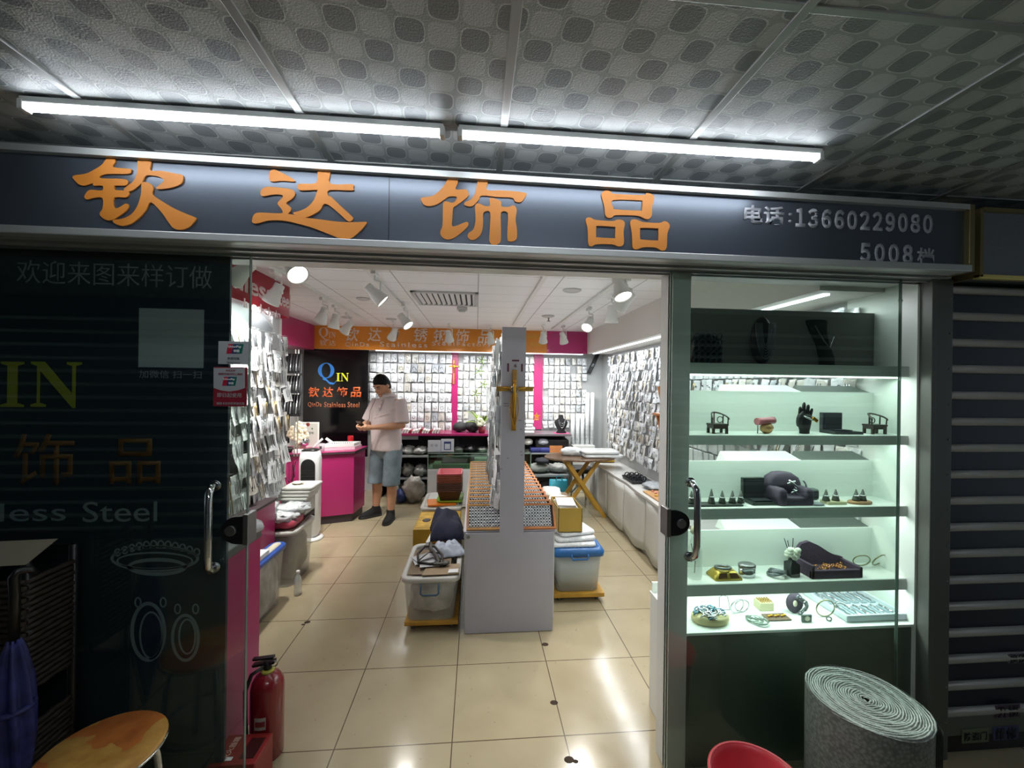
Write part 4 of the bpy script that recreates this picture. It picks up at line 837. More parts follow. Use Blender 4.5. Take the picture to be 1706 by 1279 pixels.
for i, (dx, dz, r) in enumerate(((-.08, .2, .045), (-.02, .16, .04), (.05, .22, .05), (.0, .27, .035), (-.05, .12, .045), (.04, .12, .04), (-.1, .14, .035), (.08, .14, .035), (.02, .08, .045))):
    for k in range(5):
        a = 2*PI*k/5+i; fl.sph((p.x+dx+r*.6*math.cos(a), p.y-.03-.02*(i % 3), p.z+.05+dz*.9+r*.6*math.sin(a)), (r*.55, r*.3, r*.55), 8, 5)
fl.build('blossoms', pw, vs); MB().sph((p.x+.07, p.y-.05, p.z+.10), .05, 14, 8).build('metal_ball', chrome, vs)
st = MB()
for dx in (-.06, 0, .06): st.tube([(p.x, p.y, p.z+.08), (p.x+dx*.6, p.y-.01, p.z+.16), (p.x+dx, p.y-.02, p.z+.24)], .004, 5)
st.build('stems', gold, vs)
p = on(517, 745, 2.72); cf = thing('framed_certificate', 'white framed certificate with a red seal leaning behind the flowers', 'certificate', p); a, b = aty(492, 703, 2.72), aty(531, 740, 2.72)
MB().box(a.x, b.x, 2.72, 2.735, cz, a.z, .003).build('frame', pm('certificate_frame', '#cfcfc9', .4), cf); MB().box(a.x+.015, b.x-.015, 2.718, 2.72, cz+.02, a.z-.015).build('sheet', pm('certificate_paper', '#b7b7ae', .6), cf)
q = aty(513, 707, 2.717); MB().cyl(q, q+Vector((0, .001, 0)), .022).build('red_seal', pm('seal_red', '#7a2f26', .6), cf); q = aty(520, 714, 2.717); MB().cyl(q, q+Vector((0, .001, 0)), .01).build('green_seal', pm('seal_green', '#4d6b4a', .6), cf)
text('certificate_title', '证书', aty(518, 721, 2.717), XF, ZF, .06, None, pm('dark_print', '#33363a', .6), cf)
p = on(540, 746, 2.58); ar = thing('desk_lamp', 'white double arched lamp on the pink counter behind the glass', 'lamp', p)
for s, w in ((-1, .11), (1, .15)):
    MB().tube([(p.x+s*.012+s*w*(1-math.cos(t)), p.y+.02*s, cz+.005+.125*math.sin(PI-t*.5-1.57+.0) if False else cz+.005+.115*math.cos(t*.95)) for t in [PI/2*i/9 for i in range(10)]], .017, 8, flat=.5).build('arch', pm('arch_white', '#c9cbcc', .35), ar)
MB().lathe([(.05, 0), (.05, .01), (.02, .016)], p, 16).build('foot', white, ar)
p = on(536, 752, 2.43); gc = thing('glass_cup', 'small clear glass cup with dark marks on the pink counter', 'cup', p)
MB().lathe([(.026, 0), (.03, .005), (.034, .085), (.032, .085), (.028, .008)], p, 18).build('glass_wall', see('cup_glass', '#c9c4c8', .45, .05), gc); MB().box(p.x-.012, p.x+.012, p.y-.036, p.y-.034, cz+.03, cz+.06).build('dark_marks', pm('dark_print', '#33363a', .6), gc)
for i in range(2):
    p = on(571, 750, 2.56, cz+.002+.036*i); tt = thing('jewelry_tray', ('pale pink lower tray on the right end of the pink counter', 'white upper tray of small rings on the right end of the pink counter')[i], 'tray', p, 'trays on the pink counter'); w = .19-.012*i
    MB().hexa([(p.x-w, p.y-.14, p.z), (p.x+w*.75, p.y-.03, p.z), (p.x+w*.9, p.y+.15, p.z), (p.x-w*.9, p.y+.13, p.z), (p.x-w, p.y-.14, p.z+.034), (p.x+w*.75, p.y-.03, p.z+.034), (p.x+w*.9, p.y+.15, p.z+.034), (p.x-w*.9, p.y+.13, p.z+.034)]).build('box', pm('pink_tray', '#d9b6c4', .4) if i == 0 else white, tt)
    if i:
        rr = MB()
        for k in range(12): rr.cyl((p.x-.14+.022*k, p.y-.07+.006*k, p.z+.034), (p.x-.14+.022*k, p.y-.07+.006*k, p.z+.05), .006, .004, 6)
        rr.build('ring_holders', pm('holder_grey', '#8f9092', .4), tt)
p = on(584, 735, 2.74); cn = thing('drink_can', 'red drink can at the back of the pink counter', 'can', p)
MB().lathe([(.026, 0), (.033, .008), (.033, .125), (.027, .135), (.024, .132)], p, 20).build('body', pm('can_red', '#b3121f', .3, .4), cn); MB().lathe([(.026, .1325), (.002, .1335)], p, 16).build('lid', chrome, cn)
a, b = aty(477, 758, 2.25), aty(490, 800, 2.28)
MB().tube([(-.92, 2.235, .77), (-.93, 2.22, .6), (-.88, 2.24, .5), (-.83, 2.25, .56), (-.85, 2.25, .68), (-.82, 2.26, .72), (-.86, 2.24, .46), (-.9, 2.23, .3), (-.92, 2.22, .2)], .005, 6).build('power_cable', black, None, 'thin black cable hanging down the front of the pink counter', 'cable')
a = aty(579, 756, 2.44); MB().sph((a.x, 2.36, .72), .004, 6, 4)
# black necklace racks
for i, (yt, yb) in enumerate(((588, 622), (625, 654), (657, 692))):
    Yr = 2.05; a, b = aty(470, yt, Yr), aty(500, yb, Yr); p = Vector(((a.x+b.x)/2, Yr, b.z))
    t = thing('necklace_rack', ('topmost', 'middle', 'lowest')[i] + ' tilted black rack of necklaces left of the black name panel', 'display rack', p, 'black necklace racks'); w, h = (b.x-a.x)*.5, a.z-b.z
    MB().hexa([(p.x-w, Yr-.06, b.z), (p.x+w+.03, Yr-.06, b.z), (p.x+w+.03, Yr-.03, b.z), (p.x-w, Yr-.03, b.z), (p.x-w-.02, Yr+.04, a.z), (p.x+w-.01, Yr+.04, a.z), (p.x+w-.01, Yr+.07, a.z), (p.x-w-.02, Yr+.07, a.z)]).build('board', black, t)
    nk = MB(); n2 = MB()
    for k in range(7):
        f = k/6; x0 = p.x-w+.01+f*(2*w-.01); (nk if k % 2 else n2).tube([(x0-.015, Yr+.035, a.z-.01), (x0-.004, Yr-.015, (a.z+b.z)/2), (x0+.012, Yr-.062, b.z+.02)], .0065, 6)
    nk.build('necklaces', its[5], t); n2.build('dark_necklaces', its[4], t)
    MB().box(p.x-w, p.x+w+.03, Yr-.075, Yr-.055, b.z-.004, b.z+.012, .002).build('ledge', black, t)
pl = aty(484, 690, 2.16); 
st = thing('rack_stand', 'thin white metal stand holding the black necklace racks', 'stand', (pl.x, 2.16, cz))
for dx in (-.05, .06, .09): MB().cyl((pl.x+dx, 2.117, cz), (pl.x+dx, 2.117, 1.9), .006, n=8).build('post', white, st)
# ------------------------------------------------------------------ bins and boxes along the left of the island
yw = pm('yellow_dolly_wood', '#b98b2f', .5, var=.2, scale=12)
def dolly(label, x0, x1, y0, y1, z0, z1):
    t = thing('dolly', label, 'dolly', ((x0+x1)/2, (y0+y1)/2, 0))
    MB().box(x0, x1, y0, y1, z0, z1, .004).build('platform', yw, t)
    for x in (x0+.045, x1-.045):
        for y in (y0+.05, y1-.05):
            k = MB().box(x-.018, x+.018, y-.014, y+.014, z0-.01, z0).build('caster', steel, t)
            MB().cyl((x-.009, y+.004, .019), (x+.009, y+.004, .019), .019, n=14).build('wheel', pm('wheel_grey', '#5b5450', .5), k)
    return t
dolly('yellow wooden dolly on casters under the bin left of the island panel', .655, .99, .31, .84, .046, .072)
bin_('cloudy white-rimmed storage bin on a dolly, left of the island panel', .63, .998, .285, .86, .074, .355, .035, None, pm('bin_rim', '#c9c8c2', .4), pm('blue_wire', '#3d5a73', .4))
cbm, cbl = pm('brown_cardboard', '#7b6a55', .8, var=.15, scale=8), pm('light_cardboard', '#9a866b', .75, var=.15, scale=8)
MB().box(.665, .93, .33, .72, .3575, .362).build('cardboard_sheet', cbm, None, 'brown cardboard sheet lying over the bin left of the island', 'cardboard')
cc = thing('tape_covered_cardboard', 'taped light cardboard flap with a white label at the front of the left bin', 'cardboard', (.88, .34, .363))
MB().hexa([(.76, .302, .363), (.99, .315, .363), (.99, .45, .363), (.78, .44, .363), (.76, .302, .368), (.99, .315, .368), (.99, .45, .372), (.78, .44, .372)]).build('flap', cbl, cc)
MB().hexa([(.92, .315, .3725), (.985, .32, .3725), (.985, .37, .373), (.925, .365, .373), (.92, .315, .3735), (.985, .32, .3735), (.985, .37, .374), (.925, .365, .374)]).build('label', paper, cc)
def cloth(c, hx, hy, hz, sd, mat, name, label, cat, rz=0, fr=3, amp=1, group=None):
    mb = MB()
    def fn(u, v):
        x, y = (u-.5)*2, (v-.5)*2; r = max(abs(x), abs(y)); z = hz*(1-min(1, r)**3)*(.72+.5*noise.noise((x*fr+sd, y*fr, sd*1.3))*amp)
        e = 1+.12*noise.noise((x*3, y*3, sd+5)); X, Y = x*hx*e, y*hy*e
        return (c[0]+X*math.cos(rz)-Y*math.sin(rz), c[1]+X*math.sin(rz)+Y*math.cos(rz), c[2]+.002+max(0, z))
    mb.grid(fn, 22, 22); o = mb.build(name, mat, None, label, cat, group); s = o.modifiers.new('s', 'SOLIDIFY'); s.thickness = .003; s.offset = 1; return o
cloth((.90, .66, .366), .11, .10, .075, 4, pm('pale_blue_cloth', '#aeb6c6', .8), 'folded_cloth', 'pale blue folded cloth at the back of the left bin, under the navy cloth', 'cloth', .3)
for i, (x, y, rz) in enumerate(((.75, .50, .35), (.80, .44, .15), (.74, .54, .6))):
    mb = MB().box(-.07, .07, -.045, .045, 0, .003); mb.T(Matrix.Translation((x, y, .374+.004*i)) @ Matrix.Rotation(rz, 4, 'Z')); mb.build('paper_leaflet', pm('leaflet_white', '#c4c4cb', .6), None, ('lowest of the white leaflets on the left bin', 'middle of the white leaflets on the left bin', 'top leaflet on the left bin, under the strap')[i], 'leaflet', 'leaflets on the left bin')
sp_ = thing('strap_buckle', 'dark metal strap frame lying on the leaflets on the left bin', 'strap', (.79, .5, .39))
MB().tube([(.72, .44, .39), (.70, .55, .40), (.74, .62, .425), (.81, .60, .43), (.87, .50, .41), (.88, .42, .395), (.80, .415, .39)], .009, 6, True).build('frame', pm('gunmetal', '#35322f', .4, .6), sp_)
MB().tube([(.77, .66, .43), (.78, .58, .43), (.84, .46, .41), (.86, .41, .40)], [.014]*4, 6, flat=.35).tube([(.72, .46, .395), (.78, .53, .42), (.86, .53, .41)], [.012]*3, 6, flat=.35).build('strap', pm('dark_strap', '#3a3734', .6), sp_)
MB().wad((.87, .42, .378), .055, .03, .012, 5, .5, 16, 8, 5).build('dark_pouch', pm('dark_pouch_film', '#4b4a47', .3, .3, bump=.8), None, 'dark crinkled pouch at the right front of the left bin', 'pouch')
# yellow carton, navy cloth, white tray edge
ycar = pm('yellow_carton', '#b08a20', .55, var=.18, scale=6)
yb_ = thing('yellow_carton', 'yellow carton left of the island, half covered by a navy cloth', 'carton', (.78, 1.24, 0))
MB().box(.60, .96, 1.0, 1.47, 0, .41, .003).build('body', ycar, yb_); MB().box(.61, .9, 1.05, 1.43, .4102, .412).build('printed_top', pm('carton_print', '#c9a02c', .5, var=.4, scale=14), yb_)
MB().sph((.68, 1.22, .412), (.035, .05, .004), 14, 4).build('dark_stain', pm('dark_stain', '#4c4440', .6), yb_)
cloth((.865, 1.0, .40), .125, .22, .21, 8, pm('navy_cloth', '#161b33', .85, bump=.3, bscale=90), 'navy_cloth', 'heaped navy blue cloth on the yellow carton left of the island', 'cloth', .1, 1.6, .6)
MB().hexa([(.725, .80, .365), (.745, .80, .365), (.80, 1.0, .40), (.765, 1.0, .40), (.725, .80, .385), (.75, .80, .385), (.80, 1.0, .43), (.765, 1.0, .43)]).build('white_tray_edge', white, None, 'white tray leaning between the left bin and the navy cloth', 'tray')
MB().box(.80, .985, .865, 1.0, 0, .395, .003).build('hidden_carton', cbm, None, 'brown carton under the front of the navy cloth', 'carton')
# bin with the stack of baskets
bin_('clear lidded storage bin under the stack of baskets, left of the island', .585, .965, 1.50, 2.05, 0, .43, .03, pm('pale_lid', '#c4c6c1', .4), pm('bin_rim', '#c9c8c2', .4))
for i, (h, lb) in enumerate((('#d87a1e', 'orange folder lying under the green tray and the baskets'),)):
    mb = MB().box(-.13, .13, -.10, .10, 0, .014, .002); mb.T(Matrix.Translation((.77, 1.62, .442)) @ Matrix.Rotation(.15, 4, 'Z')); mb.build('folder', pm('orange_folder', h, .5), None, lb, 'folder')
MB().rbox([(.11, .13, 0), (.125, .145, .02), (.12, .14, .02), (.108, .128, .004)], (.85, 1.70, .458), .03).build('green_tray', pm('green_tray', '#86b52e', .4), None, 'lime green tray under the stack of baskets', 'tray')
bmat = [pm('basket_brown', '#5a3b2e', .45), pm('basket_rust', '#8f4a30', .45), pm('basket_pink', '#c4545f', .4)]
nb_ = 12
for i in range(nb_):
    z = .464 + .0145*i; m_ = bmat[2] if i == nb_-1 else bmat[1] if i > 5 else bmat[0]
    mb = MB().rbox([(.085, .10, 0), (.112, .128, .10), (.118, .134, .10), (.118, .134, .106), (.108, .124, .106), (.082, .097, .004)], (.845, 1.68, z), .025)
    word = ('lowest', 'second lowest', 'third from the bottom', 'fourth from the bottom', 'fifth from the bottom', 'sixth from the bottom', 'sixth from the top', 'fifth from the top', 'fourth from the top', 'third from the top', 'second from the top', 'topmost')[i]
    mb.build('basket', m_, None, word + ' basket of the nested stack, ' + ('pink' if i == nb_-1 else 'rust red' if i > 5 else 'dark brown') + ', left of the island', 'basket', 'nested baskets')

# ------------------------------------------------------------------ right of the island
dolly('yellow dolly under the blue-lidded bin, right of the island', 1.66, 2.03, .60, 1.05, .04, .07)
b2 = thing('storage_bin', 'clear storage bin with a blue lid, right of the island', 'storage bin', (1.835, .8, .07)); cx, cy = 1.84, .82
MB().rbox([(.155, .19, 0), (.172, .215, .27), (.168, .211, .27), (.15, .186, .006)], (cx, cy, .07), .04).build('tub', see('clear_bin_plastic', '#cfd4d3', .38, .2), b2)
blid = pm('blue_lid_plastic', '#1f5f9e', .35)
MB().rbox([(.172, .215, .262), (.186, .23, .266), (.19, .234, .30), (.175, .22, .322), (.15, .19, .322), (.145, .185, .312)], (cx, cy, .07), .04).build('lid', blid, b2)
MB().tube([(cx-.06, cy-.232, .355), (cx-.06, cy-.245, .345), (cx-.055, cy-.245, .325), (cx+.055, cy-.245, .325), (cx+.06, cy-.245, .345), (cx+.06, cy-.232, .355)], .007).build('handle', blid, b2)
rb2 = MB()
for k in range(7): rb2.box(cx-.11+.03*k, cx-.098+.03*k, cy-.205, cy-.15, .39, .396)
rb2.build('lid_ribs', blid, b2)
contents('bagged_goods', b2, (cx, cy, .08), .15, .19, .115, 5, pm('white_bag_goods', '#d3d6d6', .3, var=.15, scale=12, bump=1, bscale=30)); MB().wad((cx-.06, cy-.1, .20), .06, .06, .05, 6, .2).build('yellow_package', pm('yellow_goods', '#c69a4a', .5), b2)
bub = pm('white_bubble_sheet', '#d6d8da', .35, bump=.8, bscale=120)
for i in range(3):
    mb = MB().rbox([(.16-.012*i, .18-.01*i, 0), (.165-.012*i, .185-.01*i, .008), (.16-.012*i, .18-.01*i, .024)], (0, 0, 0), .03); mb.T(Matrix.Translation((1.81+.008*i, .80+.03*i, .394+.027*i)) @ Matrix.Rotation(.12*i, 4, 'Z'))
    mb.build('foam_sheet', bub, None, ('lowest', 'middle', 'top')[i] + ' white bubble foam sheet between the blue lid and the yellow box', 'foam sheet', 'foam sheets on the blue lid')
yb2 = thing('open_carton', 'open mustard yellow carton with papers on the blue-lidded bin', 'carton', (1.79, .86, .475)); mus = pm('mustard_carton', '#a98a35', .55, var=.08, scale=4); z0, z1 = .476, .655
MB().box(1.705, 1.885, .70, .704, z0, z1).box(1.705, 1.885, 1.02, 1.024, z0, z1).box(1.705, 1.709, .70, 1.024, z0, z1).box(1.881, 1.885, .70, 1.024, z0, z1).box(1.705, 1.885, .70, 1.024, z0, z0+.004).build('body', mus, yb2)
for i in range(3):
    mb = MB().box(-.07, .07, -.11, .11, 0, .012, .002); mb.T(Matrix.Translation((1.79, .86, z1-.03+.013*i)) @ Matrix.Rotation(.1-.1*i, 4, 'Z')); mb.build('paper_pad', pm('pad_paper', '#cfd3d8', .6), None, ('lowest', 'middle', 'top')[i] + ' paper pad in the open mustard carton', 'paper', 'paper pads in the carton')
MB().box(1.70, 1.99, 1.12, 1.75, 0, .50, .004).build('brown_carton', cbm, None, 'large brown carton right of the island, behind the mustard one', 'carton')
for i, (x, y, a, b, h, lb) in enumerate(((1.84, 1.32, .11, .16, .035, 'flat white printed bag nearer the mustard carton'), (1.80, 1.55, .10, .13, .05, 'white plastic bag farther back, behind the mustard carton'))):
    MB().wad((x, y, .502), a, b, h, 50+i, .25, 20, 10, 4).build('white_bag', pm('white_bag', '#d3d0c8', .5, var=.1, scale=10, bump=.4), None, lb, 'bag', 'white bags right of the island')
# folding table and what stands on it
ft_ = thing('folding_table', 'brown folding table on crossed yellow wooden legs near the right wall', 'table', (2.36, 2.66, 0)); tz_ = .70
MB().lathe([(.43, 0), (.44, .006), (.44, .02), (.43, .026)], (2.36, 2.66, tz_-.026), 32, 1.0, .62).build('table_top', pm('speckled_table_top', '#6e5642', .25, var=.35, scale=30), ft_)
lg = pm('lacquered_leg_wood', '#a8802c', .4, var=.15, scale=10)
for y in (2.50, 2.80):
    for s in (-1, 1):
        a, b = Vector((2.36-.27*s, y+.02*s, .0)), Vector((2.36+.2*s, y+.02*s, tz_-.03)); d = (b-a).normalized(); n_ = Vector((d.z, 0, -d.x))*.022; w = Vector((0, .011, 0))
        MB().hexa([a-n_-w, a+n_-w, a+n_+w, a-n_+w, b-n_-w, b+n_-w, b+n_+w, b-n_+w]).build('leg', lg, ft_)
MB().box(2.35, 2.37, 2.5, 2.8, .33, .36).build('cross_bar', lg, ft_)
wrap = pm('wrapped_white_tray', '#d7dada', .22, coat=.4, bump=.5, bscale=40)
for i in range(2):
    MB().rbox([(.23-.02*i, .12, 0), (.245-.02*i, .135, .012), (.24-.02*i, .13, .034), (.21-.02*i, .10, .042)], (2.62-.03*i, 2.62+.0*i, tz_+.002+.044*i), .05).build('wrapped_tray', wrap, None, ('lower', 'upper')[i] + ' white film wrapped tray at the right end of the folding table', 'tray', 'wrapped trays on the folding table')
MB().wad((2.28, 2.72, tz_), .14, .1, .05, 71, .4, 22, 10, 5).build('clear_bag', film, None, 'crinkled clear bag in the middle of the folding table', 'plastic bag')
MB().box(2.70, 2.90, 2.95, 3.15, .57, .70, .004).build('small_carton', ycar, None, 'small yellow brown carton on the right counter behind the folding table', 'carton')
tb = thing('teal_bag', 'turquoise shopping bag on the floor under the folding table', 'bag', (2.16, 2.96, 0))
MB().rbox([(.11, .055, 0), (.12, .06, .1), (.115, .05, .34), (.11, .045, .34), (.105, .045, .02)], tb.location, .03).build('body', pm('teal_bag', '#2a9ab0', .5, var=.3, scale=7), tb)
MB().tube([(2.12, 2.92, .34), (2.13, 2.91, .40), (2.19, 2.91, .41), (2.20, 2.92, .34)], .006).build('handle', pm('teal_bag', '#2a9ab0'), tb)
sc_ = thing('swivel_stool', 'black stool on bent chrome legs behind the folding table legs', 'stool', (2.48, 3.08, 0))
MB().lathe([(.15, 0), (.17, .02), (.17, .05), (.13, .07)], (2.48, 3.08, .42), 24).build('seat', black, sc_)
for k in range(4):
    a = PI/4 + k*PI/2; c_, s_ = math.cos(a), math.sin(a)
    MB().tube([(2.48+.04*c_, 3.08+.04*s_, .42), (2.48+.06*c_, 3.08+.06*s_, .2), (2.48+.13*c_, 3.08+.13*s_, .12), (2.48+.15*c_, 3.08+.15*s_, .02)], .011).sph((2.48+.15*c_, 3.08+.15*s_, .014), .014, 8, 6).build('leg', chrome, sc_)
# long right counter behind sagging white cloth
rcn = thing('side_counter', 'long low white counter along the right wall under the carded bags', 'counter', (2.83, 1.4, 0)); cz2 = .56
MB().box(2.68, 2.995, -.30, 3.35, 0, cz2-.025).build('body', wl, rcn)
def edge(y): return 2.645 + .012*math.sin(y*4) + .006*math.sin(y*11)
mb = MB(); mb.loft([[(edge(-.3+.1*i), -.3+.1*i, cz2-.025), (2.995, -.3+.1*i, cz2-.02), (2.995, -.3+.1*i, cz2), (edge(-.3+.1*i), -.3+.1*i, cz2-.003)] for i in range(37)], sm=False); mb.build('top', pm('counter_top_grey', '#c6c5c2', .35, var=.1, scale=4), rcn)
cl_ = pm('white_drape', '#cfcfca', .55, var=.06, scale=3)
for i in range(6):
    y0 = .02+.555*i-.3; mb = MB()
    mb.grid(lambda u, v: (2.655-.022*math.sin(PI*u)*(.3+v)+.006*math.sin(9*u+i*2+3*v), y0+.553*u, (cz2-.03)*(1-v)+.05*v+.025*v*math.sin(5*u+i)), 14, 6)
    o = mb.build('cabinet_drape', cl_, rcn); o.modifiers.new('s', 'SOLIDIFY').thickness = .004
k = thing('bracelet_tray', 'black tray of black bracelets on the right counter', 'tray', (2.80, 1.95, cz2)); MB().rbox([(.10, .15, 0), (.11, .16, .03), (.1, .15, .03), (.09, .14, .008)], k.location, .01).build('tray', black, k)
bl_ = MB()
for i in range(12): bl_.tor((2.73+.05*(i % 3), 1.84+.065*(i//3), cz2+.045), .028, .006, (RB.uniform(-.4, .4), 1, RB.uniform(-.2, .4)), 14, 5)
bl_.build('bracelets', its[4], k, kind='stuff')
MB().wad((2.84, 1.62, cz2), .10, .14, .03, 81, .4, 20, 10, 5).build('grey_film_bag', see('grey_film', '#9fa4a8', .9, .2, bump=.8), None, 'crumpled grey film bag on the right counter beside the black bracelets', 'plastic bag')
k = thing('accessory_tray', 'tan board of yellow and pink small parts at the near end of the right counter', 'tray', (2.81, 1.30, cz2)); MB().box(2.68, 2.95, 1.08, 1.50, cz2, cz2+.012, .002).build('board', pm('tan_board', '#b58a58', .6), k)
for nm, hx, sd in (('yellow_parts', '#d3a94e', 0), ('pink_parts', '#d98f86', 1)):
    q = MB()
    for i in range(26): q.sph((2.72+RB.random()*.2, 1.1+RB.random()*.36, cz2+.02), (.014, .01, .01), 6, 4)
    q.build(nm, pm(nm, hx, .5), k, kind='stuff')

# ------------------------------------------------------------------ back: glass case, counter and shelves
gz0, gz1 = .50, .69
g1 = thing('glass_case', 'low glass display case on white drawers behind the island', 'display case', (1.15, 3.05, 0))
MB().box(.49, 1.79, 2.905, 3.2, .02, gz0, .003).build('drawer_base', white, g1)
for i in range(3): MB().box(.495+.433*i, .92+.433*i, 2.893, 2.905, .05, gz0-.02, .003).build('drawer', pm('drawer_white', '#cfd0d2', .4), g1)
cg = pane('green_case_glass', '#cfe0d4', .10); MB().box(.49, 1.79, 2.9, 2.905, gz0, gz1).build('front_glass', cg, g1); MB().box(.49, 1.79, 2.9, 3.2, gz1, gz1+.006).build('top_glass', cg, g1); MB().box(.49, .495, 2.905, 3.2, gz0, gz1).build('side_glass', cg, g1); MB().box(1.785, 1.79, 2.905, 3.2, gz0, gz1).build('side_glass', cg, g1)
eg = pm('case_edge', '#8fa89c', .3, .3)
for x in (.488, 1.782): MB().box(x, x+.01, 2.896, 2.906, gz0, gz1+.008).build('corner_edge', eg, g1)
MB().box(.488, 1.792, 2.896, 2.906, gz1, gz1+.008).build('top_edge', eg, g1)
MB().box(.55, 1.75, 2.93, 3.18, gz0+.003, gz0+.05, .004).build('felt_display', pm('pale_green_felt', '#a9b7a6', .7), g1)
for i, (x, w, hx, lb) in enumerate(((.85, .2, '#2b2e2d', 'dark flat box inside the glass case'), (1.2, .13, '#cfd2cf', 'row of silver pieces inside the glass case'), (1.55, .12, '#9aa39c', 'grey flat box at the right end inside the glass case'))):
    MB().box(x-w, x+w, 3.0, 3.14, gz0+.052, gz0+.11, .004).build('case_box', pm('cb'+hx, hx, .4, var=.3, scale=30), None, lb, 'box')
for i, (l, t_, r, b_, lb) in enumerate(((713, 733, 734, 757, 'plain white acrylic sign with faint round marks on the glass case'), (735, 731, 756, 757, 'white payment sign with a blue square frame on the glass case'))):
    Ys = 2.97+.02*i; a, b = aty(l, t_, Ys), aty(r, b_, Ys); z0 = gz1+.008
    s = thing('counter_sign', lb, 'sign', ((a.x+b.x)/2, Ys, z0)); MB().box(a.x, b.x, Ys, Ys+.006, z0, a.z, .001).box(a.x, b.x, Ys, Ys+.05, z0, z0+.004).build('board', pm('acrylic_white', '#dcdde6', .3), s)
    if i:
        cx_, cz_ = (a.x+b.x)/2, (a.z+z0)/2
        MB().box(cx_-.045, cx_+.045, Ys-.0015, Ys, cz_-.055, cz_+.05).build('blue_square', pm('blue_square', '#33407f', .5), s); MB().box(cx_-.034, cx_+.034, Ys-.0025, Ys-.0012, cz_-.045, cz_+.022).build('white_square', pm('acrylic_white', '#dcdde6'), s)
    else:
        for dx in (-.03, .025): MB().cyl(((a.x+b.x)/2+dx, Ys-.001, (a.z+z0)/2+.01), ((a.x+b.x)/2+dx, Ys, (a.z+z0)/2+.01), .02).build('round_mark', pm('faint_mark', '#bfc0c8', .5), s)
bc = thing('back_counter', 'dark back counter with a pink top edge and open shelves along the back wall', 'counter', (1.2, 3.6, 0)); bz = .885
MB().box(-.20, 1.32, 3.36, 3.82, bz-.03, bz, .003).build('pink_top', pm('deep_pink_top', '#8f1f52', .3), bc); MB().box(1.42, 2.42, 3.36, 3.82, bz-.03, bz, .003).build('grey_top', pm('grey_top', '#6b6367', .4), bc)
MB().box(-.20, 1.32, 3.38, 3.82, .56, .58).box(-.2, 1.32, 3.42, 3.82, .25, .27).build('shelf_board', pm('shelf_grey', '#8b8f90', .5), bc)
MB().box(-.20, 2.42, 3.79, 3.82, 0, bz-.03).box(1.30, 1.44, 3.40, 3.8, 0, bz-.03).box(-.21, -.19, 3.4, 3.8, 0, bz-.03).build('dark_carcass', pm('dark_carcass', '#1d1b1d', .6), bc)
MB().box(-.2, .3, 3.40, 3.42, .80, .853).build('pale_rail', pm('shelf_grey', '#8b8f90'), bc)
wb = pm('white_goods_bag', '#c4c7c3', .35, var=.2, scale=10, bump=.8, bscale=30); gb = pm('grey_goods_bag', '#8e918d', .35, var=.3, scale=10, bump=.8, bscale=30)
k = 0
names = ('first', 'second', 'third', 'fourth', 'fifth', 'sixth')
for z, lvl, hh, m_ in ((.582, 'upper', .055, wb), (.272, 'middle', .085, gb), (.002, 'bottom', .10, gb)):
    for i in range(4):
        x = -.02+.17*i; k += 1
        MB().wad((x, 3.52+.03*(i % 2), z), .095, .12, hh, 90+k, .4, 22, 12, 4).build('goods_bag', m_, None, names[i] + ' bag from the left on the ' + lvl + ' shelf behind the standing person', 'bag', 'bags on the back shelves')
bgb = MB().wad((.28, 3.22, 0), .14, .12, .17, 120, .3, 24, 14, 3.5).build('goods_bag', pm('clear_goods_bag', '#a9a49c', .25, var=.35, scale=9, bump=.8, bscale=25), None, 'big clear bag on the floor left of the white drawers', 'bag')
MB().wad((.12, 3.2, 0), .08, .1, .09, 121, .3).build('blue_bag', pm('dark_blue_bag', '#1b2f63', .4, bump=.6), None, 'dark blue bag on the floor behind the legs of the person', 'bag')
for i in range(5):
    MB().wad((.50+.17*i, 3.5, .582), .08, .12, .05+.02*(i % 2), 130+i, .4, 18, 10, 4).build('dark_goods_bag', pm('dark_goods', '#2d2c30', .3, var=.3, scale=20, bump=.6) if i % 2 else gb, None, names[i] + ' bag from the left on the shelf behind the payment sign', 'bag', 'dark bags on the back shelf')
# on the counter top
rr = thing('red_strip_cards', 'fan of white cards with red edges on the left of the back counter', 'cards', (.35, 3.45, bz))
for i in range(16):
    x = .05+.034*i; mb = MB().box(-.012, .012, -.09, .09, 0, .05+.012*math.sin(i)); mb.T(Matrix.Translation((x, 3.48, bz+.002)) @ Matrix.Rotation(.45, 4, 'Y')); mb.build('card', pm('card_white', '#cfc8c5', .5) if i % 4 else pm('card_red', '#8d2430', .5), rr)
for i, (px, w, h, lb) in enumerate(((766, .10, .13, 'left black cloth bag on the pink back counter top'), (787, .11, .15, 'right black cloth bag on the pink back counter top'))):
    p = aty(px, 715, 3.55); MB().wad((p.x, 3.58, bz), w, .1, h*.55, 140+i, .2).build('black_bag', pm('black_cloth_bag', '#2b2c2f', .7), None, lb, 'bag', 'black bags on the back counter')
p = aty(803, 700, 3.45); lp = thing('potted_lily', 'green leafy plant with a pale bloom at the end of the pink back counter', 'plant', (p.x, 3.45, bz))
MB().lathe([(.04, 0), (.055, .09), (.05, .09), (.04, .08)], lp.location, 16).build('pot', pm('pot_red', '#7d1f2c', .5), lp)
lf = MB()
for i in range(16):
    a = i*2.4; L = .16+.12*((i*7) % 5)/5; up = .25+.2*((i*3) % 4)/4; d = Vector((math.cos(a), math.sin(a)*.6, 0)); sd_ = Vector((-d.y, d.x, 0))
    pts_ = [lp.location+Vector((0, 0, .08))+d*(L*t)+Vector((0, 0, up*t-.18*t*t)) for t in (0, .25, .5, .75, 1)]
    lf.loft([[q-sd_*w_, q+Vector((0, 0, .004)), q+sd_*w_, q-Vector((0, 0, .002))] for q, w_ in zip(pts_, (.006, .02, .026, .018, .002))])
